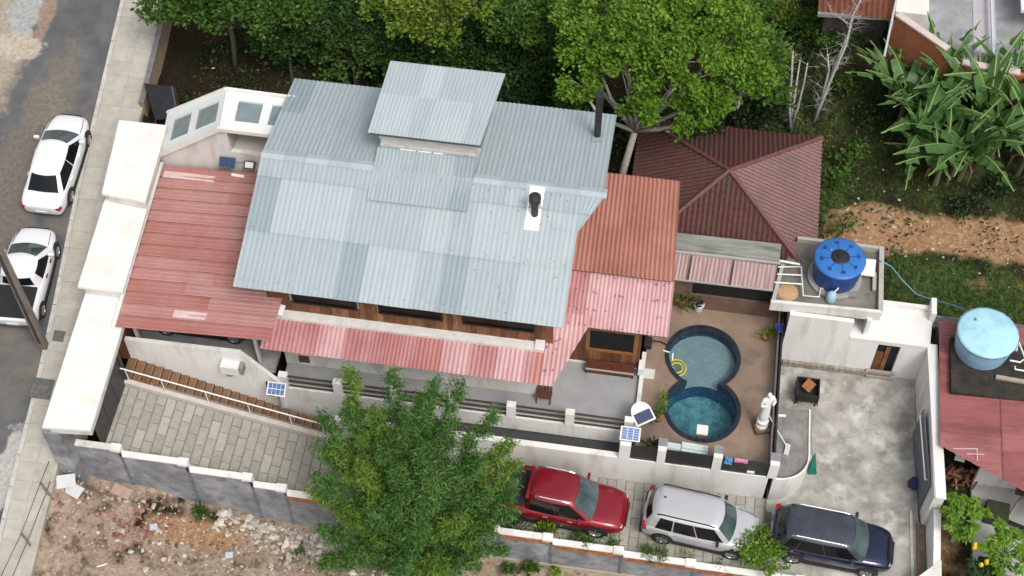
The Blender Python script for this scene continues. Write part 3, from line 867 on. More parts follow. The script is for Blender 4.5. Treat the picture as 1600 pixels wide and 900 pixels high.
a = P(371,272,5.95); MB().obox((a.x,a.y,zc(a.x)+.06),(.26,-.03,.01),(0,.06,0),(0,0,.02)).build('sealant_strip', mat('flash_white',(.85,.85,.85)), cr)
MB().beam((-13.88,.35,5.66),(-13.46,-7.42,5.66),.11,.12).build('gutter', white, H)
# carport interior: posts, back wall, floor
post = mat('carport_post', (.38,.37,.36), (.45,.44,.43), scale=4, rough=.7)
for x_ in (-13.1,-8.5):
    MB().box(x_-.06,x_+.06,-6.72,-6.6,3.2,zc(x_)-.16).build('post', post, H)
MB().prism([(-13.6,-6.8,3.22),(-7.96,-6.8,3.22),(-7.96,.4,3.22),(-13.9,.4,3.22)], .3).build('carport_floor', mgrey, H)

# ---- glazed stair tower behind the carport
def slope_slab(mb, a, b, c, d, t): mb.prism([a,b,c,d], t)
tw = MB()
front = [(-13.95,.5,5.0),(-9.1,.5,5.0),(-9.1,.5,8.06),(-11.16,.5,8.06),(-13.92,.5,6.0)]
mb = MB()                                 # front wall with the recessed opening
mb.prism([(-13.95,.42,6.02),(-10.98,.42,8.05),(-10.98,.62,8.05),(-13.95,.62,6.02)], .02)
fw = []
def wallpoly(mb, pts, y0, y1):
    n = len(pts); vs = [(x_,y0,z_) for x_,z_ in pts]+[(x_,y1,z_) for x_,z_ in pts]
    fs = [tuple(range(n)), tuple(range(2*n-1,n-1,-1))]+[(i,n+i,n+(i+1)%n,(i+1)%n) for i in range(n)]
    mb.add(vs, fs)
mb = MB()
wallpoly(mb, [(-13.95,5.0),(-10.97,5.0),(-10.97,8.0),(-11.16,8.03),(-13.95,5.98)], .45, .62)
wallpoly(mb, [(-10.969,5.0),(-9.0,5.0),(-9.0,6.72),(-10.969,6.72)], .45, .62)
wallpoly(mb, [(-10.969,7.84),(-9.0,7.80),(-9.0,8.0),(-10.969,8.0)], .45, .62)
tower = mb.build('tower_wall', offwhite, H)
MB().box(-10.96,-8.95,1.55,1.7,5.0,7.9).build('recess_wall', beige, H)
MB().box(-10.95,-8.96,.63,1.54,6.5,6.6).build('recess_floor', beige, H)
MB().box(-10.7,-9.1,1.50,1.545,6.72,6.95).build('vent_slot', dark, H)
mb = MB(); wallpoly(mb, [(-13.95,3.0),(-9.0,3.0),(-9.0,7.85),(-11.42,7.85),(-13.9,6.0)], 2.05, 2.2); mb.build('tower_back_wall', offwhite, H)
MB().box(-11.05,-10.965,.63,1.6,6.5,7.95).build('recess_side', beige, H)
# sloping and level glazed roof frames
fr_m = mat('glazing_frame', (.70,.73,.71), (.76,.78,.76), scale=2, rough=.5)
gl_m = mat('glazing_pane', (.16,.21,.215), (.22,.28,.28), scale=1.5, rough=.12, spec=.7)
def glazed(name, a, b, c, d, cells):
    """a,b front edge left->right, c,d back edge right->left (top surface)"""
    a, b, c, d = map(Vector, (a,b,c,d))
    def pt(u, v): return a.lerp(b,u).lerp(d.lerp(c,u), v)
    us = sorted({0,1}|{q for cc in cells for q in cc}); mb = MB()
    v0, v1 = .24, .80
    mb.prism([pt(0,0),pt(1,0),pt(1,v0),pt(0,v0)], .14); mb.prism([pt(0,v1),pt(1,v1),pt(1,1),pt(0,1)], .14)
    prev = 0
    for (p, q) in cells:
        mb.prism([pt(prev,v0),pt(p,v0),pt(p,v1),pt(prev,v1)], .14); prev = q
    mb.prism([pt(prev,v0),pt(1,v0),pt(1,v1),pt(prev,v1)], .14)
    o = mb.build(name, fr_m, H)
    for (p, q) in cells:
        dn = Vector((0,0,.09))
        MB().prism([pt(p,v0)-dn,pt(q,v0)-dn,pt(q,v1)-dn,pt(p,v1)-dn], .02).build('pane', gl_m, o)
glazed('skylight', (-13.95,.36,6.12), (-11.2,.36,8.16), (-11.42,2.22,8.16), (-14.1,2.3,6.3), [(.16,.46),(.58,.92)])
glazed('skylight', (-11.19,.36,8.16), (-8.6,.36,8.16), (-8.6,2.2,8.12), (-11.41,2.22,8.16), [(.2,.55),(.68,.95)])
for a_, b_, w_, h_ in (((-13.98,.34,6.10),(-11.18,.34,8.16),.12,.20),((-11.17,.33,8.15),(-8.6,.33,8.15),.12,.18),((-14.1,2.36,6.3),(-11.42,2.28,8.2),.10,.16),((-11.41,2.28,8.2),(-8.6,2.26,8.16),.10,.16)):
    MB().beam(a_, b_, w_, h_).build('roof_edge', capwhite, H)

# ---- terrace in front of the ground floor
m_terr = mat('terrace_floor', (.29,.295,.30), (.36,.365,.37), scale=1.2, rough=.6, c3=(.25,.255,.26), scale3=.6)
terr_o = MB().prism([(-7.9,-6.62,1.8),(5.58,-6.62,1.8),(5.58,-3.84,1.8),(1.75,-3.84,1.8),(1.75,-5.58,1.8),(-7.9,-5.58,1.8)], .3).build('terrace_floor', m_terr, H)
MB().box(-7.8,5.72,-6.86,-6.621,1.18,2.02).build('terrace_beam', offwhite, H)
px = [5.40,3.20,1.0,-1.2,-3.4,-5.6,-7.7]
pobj = []
for x_ in px:
    MB().box(x_-.17,x_+.17,-6.89,-6.63,2.03,2.84).build('terrace_post', white, H)
rail_m = mat('dark_wood_rail', (.045,.032,.028), (.075,.055,.045), scale=6, rough=.6)
for a, b in zip(px[1:], px[:-1]):
    for z_ in (2.10,2.42,2.74):
        MB().box(a+.18,b-.18,-6.79,-6.73,z_-.03,z_+.03).build('rail', rail_m, H)
MB().box(5.581,5.74,-6.60,-3.2,1.5,2.02).build('terrace_kerb', offwhite, H)
MB().box(5.50,5.72,-4.3,-3.86,2.03,2.45).build('kerb_block', white, H)
# wing front: boards, window with varnished frame, white skirting
x = 1.79
while x < 5.4:
    wd_ = .2
    z0, z1 = 1.93, 5.2
    if 3.45 < x+.1 < 5.36: z1 = 2.8
    MB().box(x+.004,min(x+wd_,5.42)-.004,-3.90,-3.853,z0,z1).build('plank', wood[int(rng.choice(4,p=[.4,.3,.25,.05]))], rw)
    x += wd_
mb = MB().box(3.42,5.38,-3.95,-3.856,2.8,2.93); mb.box(3.42,3.56,-3.95,-3.856,2.931,4.2); mb.box(5.22,5.38,-3.95,-3.856,2.931,4.2); mb.box(3.42,5.38,-3.95,-3.856,4.201,4.35)
ww = mb.build('window', wood_frame, H)
MB().box(3.561,5.219,-3.90,-3.87,2.932,4.199).build('pane', glass, ww)
MB().box(1.79,5.42,-3.93,-3.856,1.81,1.925).build('skirting', white, H)
MB().box(5.425,5.5,-3.86,1.0,1.66,5.2).build('wing_side_boards', wood[0], H)
MB().box(-7.4,-7.0,-5.66,-5.605,2.05,2.45).build('wall_vent', wood[2], H)
# carport retaining wall along the stair
mb = MB()
wallpoly(mb, [(-13.5,1.0),(-7.85,-.6),(-7.75,2.45),(-8.0,2.75),(-9.1,4.3),(-13.5,4.2)], -6.97, -6.81)
mb.build('stair_wall', white, H)
MB().box(-8.35,-8.15,-7.0,-6.96,1.5,2.5).build('wall_niche', dark, H)
wu = MB().box(-9.85,-9.15,-7.32,-6.975,3.25,3.72).build('wall_unit', mat('unit_white',(.66,.67,.66),(.72,.73,.72),scale=3,rough=.5), H)
MB().lathe((-9.55,-7.15,3.10), [(.10,-.02),(.19,.03),(.19,.145)], 20).build('unit_spout', mat('rust_orange',(.30,.16,.06),(.36,.22,.1),scale=9,rough=.8), wu)
MB().box(-9.12,-9.0,-7.3,-6.975,3.3,3.75).build('unit_side', mgrey, wu)
# retaining wall under terrace and pool deck, with posts and dark panels
mb = MB()
fr_pts = [(-5.6,-7.78),(10.75,-7.78)]
mb.box(-5.6,10.72,-7.79,-7.55,-.9,1.70)
ret = mb.build('retaining_wall', white, H)
for a, b in ((5.17,5.58),(6.57,6.88),(8.60,8.93),(10.66,11.0)):
    pc = MB().box(a,b,-7.80,-7.62,1.702,2.70).build('wall_post', white, H)
    MB().box(a-.01,b+.01,-7.62,-7.28,2.2,2.705).build('post_cap', mat('post_grey',(.20,.21,.22),(.26,.27,.28),scale=4,rough=.8), pc)
for a, b in ((5.58,6.57),(6.88,8.60),(8.93,10.66)):
    MB().box(a+.005,b-.005,-7.74,-7.70,1.702,2.66).build('guard_panel', mat('guard_dark',(.022,.023,.025),(.04,.04,.042),scale=2,rough=.35), H)
MB().box(10.70,10.76,-7.2,-.3,1.5,2.05).build('deck_edge', mat('pale_trim',(.55,.53,.5),rough=.5), H)
for k in range(4):
    MB().box(10.80,10.84,-7.1+k*1.7,-5.45+k*1.7,.2,2.6).build('side_panel', mat('guard_dark',(.022,.023,.025)), H)
# curved planter landing at the end of the wall
pts = [(10.9,-4.5),(12.15,-4.35),(12.2,-6.4)]
for t in np.linspace(0, math.pi/2, 12)[1:]:
    pts.append((10.9+1.3*math.cos(t), -6.4-1.38*math.sin(t)))
land = MB().prism([(x_,y_,1.20) for x_,y_ in pts], 1.6).build('landing', mat('landing_concrete',(.15,.148,.138),(.24,.235,.22),scale=2.2,rough=.9,c3=(.30,.295,.275),scale3=1.2,bump=.15), H)
wv = []; out_ = []
arc = [(12.2,-4.35),(12.26,-6.4)] + [(10.9+1.36*math.cos(t), -6.4-1.40*math.sin(t)) for t in np.linspace(0, math.pi/2, 14)[1:]]
inn = [(12.14,-4.35),(12.2,-6.4)] + [(10.9+1.29*math.cos(t), -6.4-1.33*math.sin(t)) for t in np.linspace(0, math.pi/2, 14)[1:]]
mb = MB(); n = len(arc)
mb.add([(x_,y_,1.25+.45*min(1,max(0,(k-1)/(n-2)))) for k,(x_,y_) in enumerate(arc)]+[(x_,y_,1.25+.45*min(1,max(0,(k-1)/(n-2)))) for k,(x_,y_) in enumerate(inn)]+[(x_,y_,-.6) for x_,y_ in arc],
       [f for i in range(n-1) for f in ((i,i+1,n+i+1,n+i),(i,2*n+i,2*n+i+1,i+1))])
mb.build('curved_wall', white, H)
# kitchen recess at the back of the deck
kw = mat('deck_back_wall', (.12,.075,.055), (.17,.11,.08), scale=2, rough=.7)
mb = MB()
wallpoly(mb, [(6.4,1.66),(10.4,1.66),(10.4,2.55),(6.4,2.55)], -.62, -.45)
wallpoly(mb, [(6.4,2.551),(7.2,2.551),(7.2,3.7),(6.4,3.7)], -.61, -.46)
wallpoly(mb, [(10.25,2.551),(10.4,2.551),(10.4,3.7),(10.25,3.7)], -.61, -.46)
mb.build('kitchen_wall', kw, H)
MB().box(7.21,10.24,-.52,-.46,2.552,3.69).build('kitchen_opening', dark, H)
mossy = mat('mossy_concrete', (.19,.20,.18), (.31,.32,.29), scale=2.5, rough=.95, c3=(.14,.16,.13), scale3=1.2, stretch=(.35,2.5,1), bump=.2)
MB().prism([(6.2,.30,4.2),(10.36,.30,4.2),(10.40,1.12,4.2),(6.2,1.06,4.2)], .55).build('parapet', mossy, H)
MB().beam((6.2,.22,4.08),(10.42,.28,4.08),.10,.10).build('gutter', mat('gutter_grey',(.40,.38,.37),rough=.6), H)
prf = mat('pink_clear_sheet', (.34,.23,.215), (.46,.33,.31), scale=1.5, rough=.35, stretch=(4,.4,1), c3=(.28,.20,.19), scale3=1)
for a, b in ((6.25,6.98),(7.05,8.60),(8.67,10.3)):
    corr('canopy_sheet', (a,.20,4.02), (b,.20,4.02), (b-.07,-.76,3.72), (a-.05,-.80,3.72), prf, H, pitch=.155, amp=.02)
for a in (7.01,8.63,10.33):
    MB().beam((a,.22,4.03),(a-.06,-.80,3.73),.05,.06).build('canopy_rib', dgrey, H)
MB().beam((6.2,-.82,3.70),(10.3,-.78,3.70),.05,.07).build('canopy_edge', mat('gutter_grey',(.40,.38,.37)), H)

# ================================================================== CANOPY SLABS ON THE STREET SIDE
G = thing('street_wall', 'white street wall with three stepped cream roof slabs and a dark garage gate', 'wall', (-14.5,-5,3.4))
for (z_, q) in ((5.5,[(-15.02,-5.80),(-13.28,-5.72),(-13.05,-11.55),(-14.76,-11.68)]),(6.15,[(-15.33,-2.15),(-13.62,-2.05),(-13.40,-6.12),(-15.10,-6.14)]),(6.8,[(-15.66,1.31),(-13.75,1.33),(-13.5,-2.46),(-15.24,-2.30)])):
    s_ = MB().prism([(x_,y_,z_) for x_,y_ in q], .16)
    s_.build('roof_slab', capwhite, G, bevel=.02)
    (x0,y0),(x1,y1),(x2,y2),(x3,y3) = q
    MB().prism([(x0+.16,y0-.1,z_-.162),(x1-.1,y1-.1,z_-.162),(x2-.1,y2+.12,z_-.162),(x3+.16,y3+.12,z_-.162)], .42).build('slab_fascia', offwhite, G)
mb = MB()
for a, b, z_ in ((-11.5,-9.9,4.9),(-5.8,-2.2,5.56),(-2.2,1.2,6.2)):
    mb.prism([(-15.0-.075*(a+5.9),a,z_),(-14.8-.075*(a+5.9),a,z_),(-14.8-.075*(b+5.9),b,z_),(-15.0-.075*(b+5.9),b,z_)], 3.0)
mb.build('outer_wall', offwhite, G)
mb = MB(); mb.prism([(-14.0,-5.8,5.56),(-13.75,-5.8,5.56),(-13.95,1.2,5.56),(-14.15,1.2,5.56)], 3.2)
mb.build('inner_wall', offwhite, G)
for k in range(3):
    y0 = -10.82 + k*.93
    gp = MB().box(-13.42,-13.37,y0,y0+.90,2.9,5.05).build('gate_panel', dgrey, G)
MB().box(-13.5,-13.3,-8.05,-7.9,2.8,5.05).build('gate_post', dgrey, G)
MB().box(-14.75,-13.5,-7.0,-5.9,2.9,5.04).build('porch_wall', wood[2], G)
# ================================================================== BOUNDARY WALL WITH STEPPED COPING
BW = thing('boundary_wall', 'long grey block wall with white stepped coping beside the paved driveway', 'wall', (-2,-11,0))
bgrey = mat('grey_blockwork', (.155,.165,.182), (.285,.293,.308), scale=2.0, rough=.95, bump=.5, bscale=7, c3=(.36,.37,.38), scale3=.9, detail=8)
brk = mat('orange_brick', (.33,.12,.05), (.42,.17,.08), scale=6, rough=.9, island=.25, bump=.2)
segs = [(-14.3,-12.65,3.35),(-12.65,-10.22,2.95),(-10.22,-7.91,2.45),(-7.91,-6.7,1.95),(-6.7,-5.0,1.62),(-5.0,-2.9,1.35),(-2.9,-.9,1.15),(-.9,1.2,1.02),(1.2,3.13,.90),(3.13,5.74,.62),(5.74,8.4,.40),(8.4,12.4,.28)]
mbw = MB(); bricks = MB()
for k, (a, b, z_) in enumerate(segs):
    yc = -10.98
    mbw.box(a+.001,b-.001,yc-.09+.002*(k%2),yc+.09-.002*(k%2),-2.4,z_-.076)
    MB().box(a-.02,b+.02,yc-.125,yc+.125,z_-.075,z_).build('coping', white, BW, bevel=.012)
    if k < 4 or k >= 8:
        MB().box(b-.34,b+.04,yc-.15,yc+.15,z_-.12,z_+.04).build('coping_cap', white, BW, bevel=.012)
        MB().box(b-.03,b+.03,yc-.125,yc+.125,segs[min(k+1,len(segs)-1)][2],z_-.141).build('coping_drop', white, BW)
    MB().box(b-.05,b+.05,yc-.125,yc-.092,-2.4,z_-.125).build('buttress', mat('buttress_grey',(.11,.125,.15),(.20,.215,.245),scale=2,rough=.95), BW)
    if k >= 4:
        for row in range(2):
            xx = a + .02 + (row % 2)*.12
            while xx < b - .1:
                l = min(.235, b-.02-xx)
                bricks.box(xx,xx+l-.015,yc-.105-.006*rng.random(),yc-.088,z_-.14-.15*(row+1)+.012,z_-.14-.15*row)
                xx += .24
mbw.build('blockwork', bgrey, BW)
tag(bricks.build('bricks', brk, BW), kind='stuff')
MB().box(-14.92,-14.301,-11.62,-10.89,.2,4.98).build('corner_wall', bgrey, BW)
MB().box(-14.0,12.3,-11.16,-11.08,-2.4,-1.1).build('footing', mat('footing_sand',(.34,.30,.24),(.42,.37,.30),scale=3,rough=.95), BW)

# ================================================================== STAIR AND HANDRAIL
ST = thing('outdoor_staircase', 'brown tiled outdoor stair descending between white wall and driveway', 'staircase', (-10,-7.5,0))
def zcurb(x_): return zdrive(x_) + .28
for k in range(26):
    x0 = -13.55 + k*.31
    z1 = 2.98 - k*.128
    MB().box(x0,x0+.33,-7.96,-6.98,z1-.55,z1-.03).build('riser', wood[2], ST)
    MB().box(x0-.02,x0+.31,-7.955,-6.985,z1-.028,z1+.0).build('tread', [mat('tread_a',(.135,.075,.045),(.19,.115,.07),scale=5,rough=.7,stretch=(4,1,1)),mat('tread_b',(.16,.085,.045),(.23,.14,.08),scale=5,rough=.7,stretch=(4,1,1))][k%2], ST)
    MB().box(x0+.285,x0+.318,-7.95,-6.99,z1-.01,z1+.006).build('nosing', mat('nosing',(.26,.16,.09),(.32,.2,.12),scale=6,rough=.6), ST)
pts = []
xsn = [-13.65,-9.6,-5.7]
mb = MB()
for a, b in zip(xsn[:-1], xsn[1:]):
    mb.add([(a,-8.17,zdrive(a)-.4),(b,-8.17,zdrive(b)-.4),(b,-7.98,zdrive(b)-.4),(a,-7.98,zdrive(a)-.4),(a,-8.17,zcurb(a)),(b,-8.17,zcurb(b)),(b,-7.98,zcurb(b)),(a,-7.98,zcurb(a))],
           [(3,2,1,0),(4,5,6,7),(0,1,5,4),(1,2,6,5),(2,3,7,6),(3,0,4,7)])
mb.build('stair_kerb', mat('kerb_pinkish',(.48,.43,.39),(.56,.51,.47),scale=3,rough=.85), ST)
HR = thing('handrail', 'thin white handrail on posts beside the brown stair', 'handrail', (-10,-8.06,1.5))
rail_w = mat('rail_white', (.78,.77,.76), rough=.4)
xp = [-13.2,-11.9,-10.3,-8.75,-7.2,-6.0]
MB().tube([(-13.9,-8.06,zcurb(-13.9)+.88)]+[(x_,-8.06,zcurb(x_)+.85) for x_ in (-9.6,-5.75)], .028, 8).build('rail', rail_w, HR)
for x_ in xp: MB().tube([(x_,-8.06,zcurb(x_)-.02),(x_-.02,-8.06,zcurb(x_)+.85)], .02, 8).build('post', rail_w, HR)

# ================================================================== GAZEBO ROOF BEHIND
GZ = thing('garden_pavilion', 'square pavilion with dark red tiled hip roof under the big tree', 'pavilion', (8.1,3.9,1.2))
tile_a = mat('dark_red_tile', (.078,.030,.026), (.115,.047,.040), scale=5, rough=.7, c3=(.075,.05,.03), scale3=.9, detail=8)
tile_b = mat('paler_red_tile', (.135,.057,.055), (.18,.082,.08), scale=5, rough=.5, c3=(.115,.06,.05), scale3=.9, detail=8)  # paler tile, used on the right slope only
x0,x1,y0,y1 = 4.3,11.9,.12,7.65
AP = Vector((8.1,3.8,5.0)); ze = 3.2
cor = [Vector((x0,y0,ze)),Vector((x1,y0,ze)),Vector((x1,y1,ze)),Vector((x0,y1,ze))]
for k in range(4):
    a, b = cor[k], cor[(k+1)%4]
    mid = AP - (a+b)/2
    e = (b-a).normalized(); upv = AP - a; upv = upv - e*upv.dot(e)
    A_, B_ = a + upv, b + upv
    cuts = []
    for c_, s_ in ((a,1),(b,-1)):
        dv = (AP - c_); dv.z = 0
        nrm = dv.cross(Vector((0,0,1)))
        inside = (a+b)/2 - c_
        if nrm.dot(inside) > 0: nrm = -nrm
        cuts.append((c_, nrm))
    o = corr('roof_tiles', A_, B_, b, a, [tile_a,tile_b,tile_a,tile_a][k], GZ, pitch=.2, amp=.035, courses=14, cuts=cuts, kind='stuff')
    o['label'] = ['front slope of dark red tiles','right slope of paler tiles','back slope of dark red tiles','left slope of dark red tiles'][k]
for c_ in cor:
    d_ = AP - c_
    MB().tube([c_+Vector((0,0,.05)), AP+Vector((0,0,.06))], .085, 8).build('hip_cap', mat('hip_tile',(.12,.045,.045),(.19,.08,.08),scale=7,rough=.6), GZ)
for x_ in (x0+.4,x1-.4):
    for y_ in (y0+.5,y1-.4): MB().box(x_-.1,x_+.1,y_-.1,y_+.1,.2,3.2).build('post', wood[2], GZ)
MB().prism([(x0+.1,y0+.1,3.1),(x1-.1,y0+.1,3.1),(x1-.1,y1-.1,3.1),(x0+.1,y1-.1,3.1)], .06).build('ceiling', seam, GZ)

# ================================================================== WHITE SERVICE BUILDING WITH TANK PLATFORM
SB = thing('service_building', 'white outbuilding with roof platform carrying the blue tank and a narrow dark doorway', 'building', (13.5,-1,0))
mb = MB()
wallpoly(mb, [(10.98,-.3),(14.56,-.3),(14.56,2.3),(13.4,2.3),(13.4,3.4),(10.98,3.4)], -1.6, -1.42)
wallpoly(mb, [(15.42,-.3),(16.40,-.3),(16.40,2.3),(15.42,2.3)], -1.6, -1.42)
wallpoly(mb, [(14.561,2.16),(15.419,2.16),(15.419,2.3),(14.561,2.3)], -1.6, -1.42)
mb.box(10.98,11.13,-1.419,1.4,-.3,3.4); mb.box(13.9,14.05,-1.419,1.4,2.31,3.4)
mb.build('wall', white, SB)
MB().prism([(13.42,-1.62,2.42),(16.46,-1.62,2.42),(16.6,.05,2.42),(13.42,.05,2.42)], .12).build('roof_slab', capwhite, SB)
mb = MB().box(14.4,16.55,.06,.2,1.9,2.62); mb.box(16.42,16.62,-.4,.35,1.9,2.95)
mb.build('back_parapet', capwhite, SB)
fl = mat('platform_floor', (.13,.122,.105), (.20,.19,.165), scale=2, rough=.9, c3=(.24,.225,.195), scale3=.9, bump=.15)
MB().prism([(10.22,-1.30,3.62),(14.30,-1.14,3.62),(14.30,1.78,3.62),(11.0,1.72,3.62),(10.6,.6,3.62)], .28).build('platform', fl, SB)
mb = MB(); mb.prism([(10.18,-1.42,3.82),(14.36,-1.28,3.82),(14.36,-1.15,3.82),(10.18,-1.28,3.82)], .52)
mb.build('front_rim', offwhite, SB)
rim = mat('rim_concrete', (.36,.35,.32), (.44,.43,.39), scale=3, rough=.9)
mb = MB(); mb.prism([(14.22,-1.14,3.86),(14.40,-1.14,3.86),(14.40,1.85,3.86),(14.22,1.85,3.86)], .5); mb.prism([(11.05,1.72,3.86),(14.21,1.72,3.86),(14.21,1.86,3.86),(11.05,1.86,3.86)], .5)
mb.prism([(10.2,-1.27,3.80),(10.34,-1.27,3.80),(10.62,.5,3.80),(10.48,.5,3.80)], .42)
mb.build('rim', rim, SB)
dr = MB().box(14.57,15.41,-1.44,-1.40,.02,2.15).build('doorway', dark, SB)
for q, (a, b) in enumerate(((14.6,14.9),(14.93,15.1))):
    MB().box(a,b,-1.50,-1.46,.05,1.5+.4*q).build('door_board', wood[q], dr)
MB().box(14.40,15.55,-1.74,-1.61,.28,.40).build('door_bar', mat('grey_plank',(.30,.25,.22),(.38,.33,.29),scale=5,rough=.9), SB)
MB().box(14.46,15.5,-1.80,-1.72,.05,.16).build('door_sill', mat('grey_plank',(.30,.25,.22)), SB)
mb = MB()
for k in range(15):
    for r_ in range(2):
        mb.box(11.15+k*.225,11.36+k*.225,-1.72-.012*rng.random(),-1.61,.02+r_*.15,.155+r_*.15)
tag(mb.build('block_course', mat('block_brown',(.24,.21,.175),(.33,.30,.255),scale=5,rough=.95,island=.15), SB), kind='stuff')

# ================================================================== RIGHT YARD WALL, GATE
YW = thing('yard_wall', 'thick white wall along the right side of the concrete yard', 'wall', (16.6,-5,0))
mb = MB(); mb.prism([(16.40,-1.45,2.30),(16.72,-1.45,2.30),(17.0,-8.0,2.30),(16.62,-8.0,2.30)], 2.7)
mb.build('wall', white, YW)
MB().prism([(16.38,-1.40,2.34),(16.76,-1.40,2.34),(17.04,-8.05,2.34),(16.66,-8.05,2.34)], .06).build('wall_cap', capwhite, YW)
MB().prism([(16.78,-8.05,1.5),(17.04,-8.05,1.5),(17.1,-11.0,.95),(16.85,-11.0,.95)], 2.0).build('low_wall', white, YW)
MB().prism([(16.3,-10.6,1.0),(17.1,-9.9,1.2),(17.15,-11.8,1.0),(16.2,-11.8,.9)], 1.3).build('wall_foot', white, YW)
MB().prism([(16.5,-10.4,.10),(16.8,-10.4,.10),(16.75,-7.9,.10),(16.45,-7.9,.10)], .1).build('planter_soil', mat('planter_soil',(.16,.11,.08),(.24,.18,.13),scale=6,rough=.95), YW)
GP = thing('grey_gate', 'dark grey steel gate leaf folded against the yard wall', 'gate', (16.5,-5.6,0))
gm = mat('gate_grey', (.105,.125,.15), (.14,.16,.185), scale=2, rough=.5)
mb = MB(); mb.add([(16.30,-4.15,.06),(16.52,-7.35,.06),(16.58,-7.35,.06),(16.36,-4.15,.06),(16.30,-4.15,1.95),(16.52,-7.35,1.95),(16.58,-7.35,1.95),(16.36,-4.15,1.95)],
      [(3,2,1,0),(4,5,6,7),(0,1,5,4),(1,2,6,5),(2,3,7,6),(3,0,4,7)])
mb.build('gate_leaf', gm, GP)
mb = MB().tube([(16.32,-4.3,1.7),(16.24,-4.3,1.7),(16.42,-7.0,1.7),(16.48,-7.0,1.7)], .03, 8)
mb.build('pull_bar', rail_w, GP)

# ================================================================== NEIGHBOURS
NB = thing('neighbour_house', 'low neighbouring house with faded red ribbed roof at the right edge', 'house', (20,-4,0))
nred = [mat('nred_%d'%i, c, tuple(k*1.25 for k in c), scale=1.2, rough=.6, c3=tuple(k*.75 for k in c), scale3=.7, stretch=(.5,2,1)) for i, c in enumerate([(.26,.085,.085),(.30,.11,.11),(.24,.08,.08)])]
def zn(x_): return 2.55 + (x_-16.7)*.06
mb = MB().prism([(16.85,-.5,zn(16.85)-.09),(25,-.5,zn(25)-.09),(25,-10,zn(25)-.09),(21.5,-8.4,zn(21.5)-.09),(17.0,-5.9,zn(17)-.09)], .06)
nr = mb.build('neighbour_roof', seam, NB)
diag = [((16.9,-6.05,0), Vector((4.6,-2.45,0)).cross(Vector((0,0,1))).normalized())]
for r_ in range(17):
    ya = -.42 - r_*.5; yb = ya - .52
    for a, b in ((16.78,19.0),(18.95,21.2),(21.15,25.0)):
        if ya < -6.2 - (b-16.9)*.53: continue
        corr('roof_sheet', (a,ya,zn(a)+.02), (a,yb,zn(a)), (b,yb,zn(b)), (b,ya,zn(b)+.02), nred[int(rng.integers(0,3))], nr, pitch=.17, amp=.022, prof='trap', cuts=diag)
mb = MB(); wallpoly(mb, [(18.55,-.6),(25,-.6),(25,2.4),(18.55,2.4)], -6.0, -5.85)
mb.build('wall', white, NB)
MB().box(16.85,25,-.55,-.40,.4,2.45).build('back_wall', mgrey, NB)
MB().prism([(18.5,-9.6,.12),(25,-9.6,.12),(25,-6.0,.12),(18.5,-6.0,.12)], .3).build('paved_strip', mat('nb_concrete',(.38,.37,.36),(.46,.45,.44),scale=1.5,rough=.9), NB)
MB().prism([(16.6,-.38,2.05),(25,-.38,2.05),(25,.38,1.9),(16.6,.3,1.9)], .25).build('gutter_ledge', mat('mossy_ledge',(.10,.105,.105),(.20,.20,.20),scale=4,rough=.95,c3=(.3,.3,.3),scale3=3), NB)
tb_ = MB().prism([(17.15,-3.75,zn(17.5)+.22),(21.5,-3.75,zn(17.5)+.22),(21.5,-1.3,zn(17.5)+.22),(17.15,-1.3,zn(17.5)+.22)], .28).build('tank_base', mat('black_base',(.02,.018,.016),(.05,.04,.03),scale=3,rough=.9), NB)
BR = thing('brick_house', 'grey roof terrace with orange brick parapet in the top right corner', 'house', (18,16,2))
brick_w = mat('orange_blockwall', (.36,.125,.055), (.44,.165,.08), scale=3, rough=.9, bump=.2, c3=(.30,.11,.06), scale3=1.5)
mb = MB(); pA = P(1400,24,5.6); pB = P(1476,78,5.6); pC = P(1600,100,5.6); pD = P(1700,110,5.6)
def wl(mb, a, b, t, z0, z1):
    d_ = (b-a); d_.z = 0; n_ = Vector((-d_.y, d_.x, 0)).normalized()*t
    mb.prism([(a.x,a.y,z1),(b.x,b.y,z1),(b.x+n_.x,b.y+n_.y,z1),(a.x+n_.x,a.y+n_.y,z1)], z1-z0)
wl(mb, pA, pB, .18, 3.1, 5.56); wl(mb, pB, pC, .18, 3.1, 4.9); wl(mb, pC, pD, .18, 3.1, 4.9)
mb.build('brick_parapet', brick_w, BR)
mb = MB(); wl(mb, pA-Vector((.03,.05,0)), pB-Vector((-.03,.05,0)), .3, 5.57, 5.66)
pB2 = pB + Vector((.2,.0,0)); wl(mb, pB2-Vector((0,.03,0)), pC-Vector((0,.03,0)), .3, 4.91, 5.0)
mb.build('parapet_cap', mat('pinkish_cap',(.55,.46,.42),(.62,.53,.49),scale=3,rough=.8), BR)
mb = MB(); mb.prism([(pA.x,pA.y+.2,4.5),(pB.x,pB.y+.2,4.5),(pC.x+4,pC.y+.2,4.5),(pC.x+4,pC.y+12,4.5),(pA.x-1,pA.y+12,4.5)], .3)
mb.build('roof_terrace', mat('terrace_grey',(.24,.245,.255),(.31,.315,.325),scale=1.2,rough=.9,c3=(.36,.365,.37),scale3=.6), BR)
mb = MB(); wl(mb, pA+Vector((.2,.3,0)), pB+Vector((.2,.3,0)), 3.0, 1.0, 3.1); mb.build('lower_wall', mgrey, BR)
pE = P(1462,30,5.2); MB().box(pE.x-1.7,pE.x-.3,pE.y+.1,pE.y+3,4.51,5.3).build('white_block', capwhite, BR)
pF = P(1535,0,4.6); MB().prism([(pF.x-.4,pF.y-5.2,4.53),(pF.x+.55,pF.y-5.2,4.53),(pF.x+.55,pF.y+4,4.53),(pF.x-.4,pF.y+4,4.53)], .08).build('pale_walkway', mat('walk_pale',(.42,.40,.42),(.48,.46,.48),scale=2,rough=.8), BR)
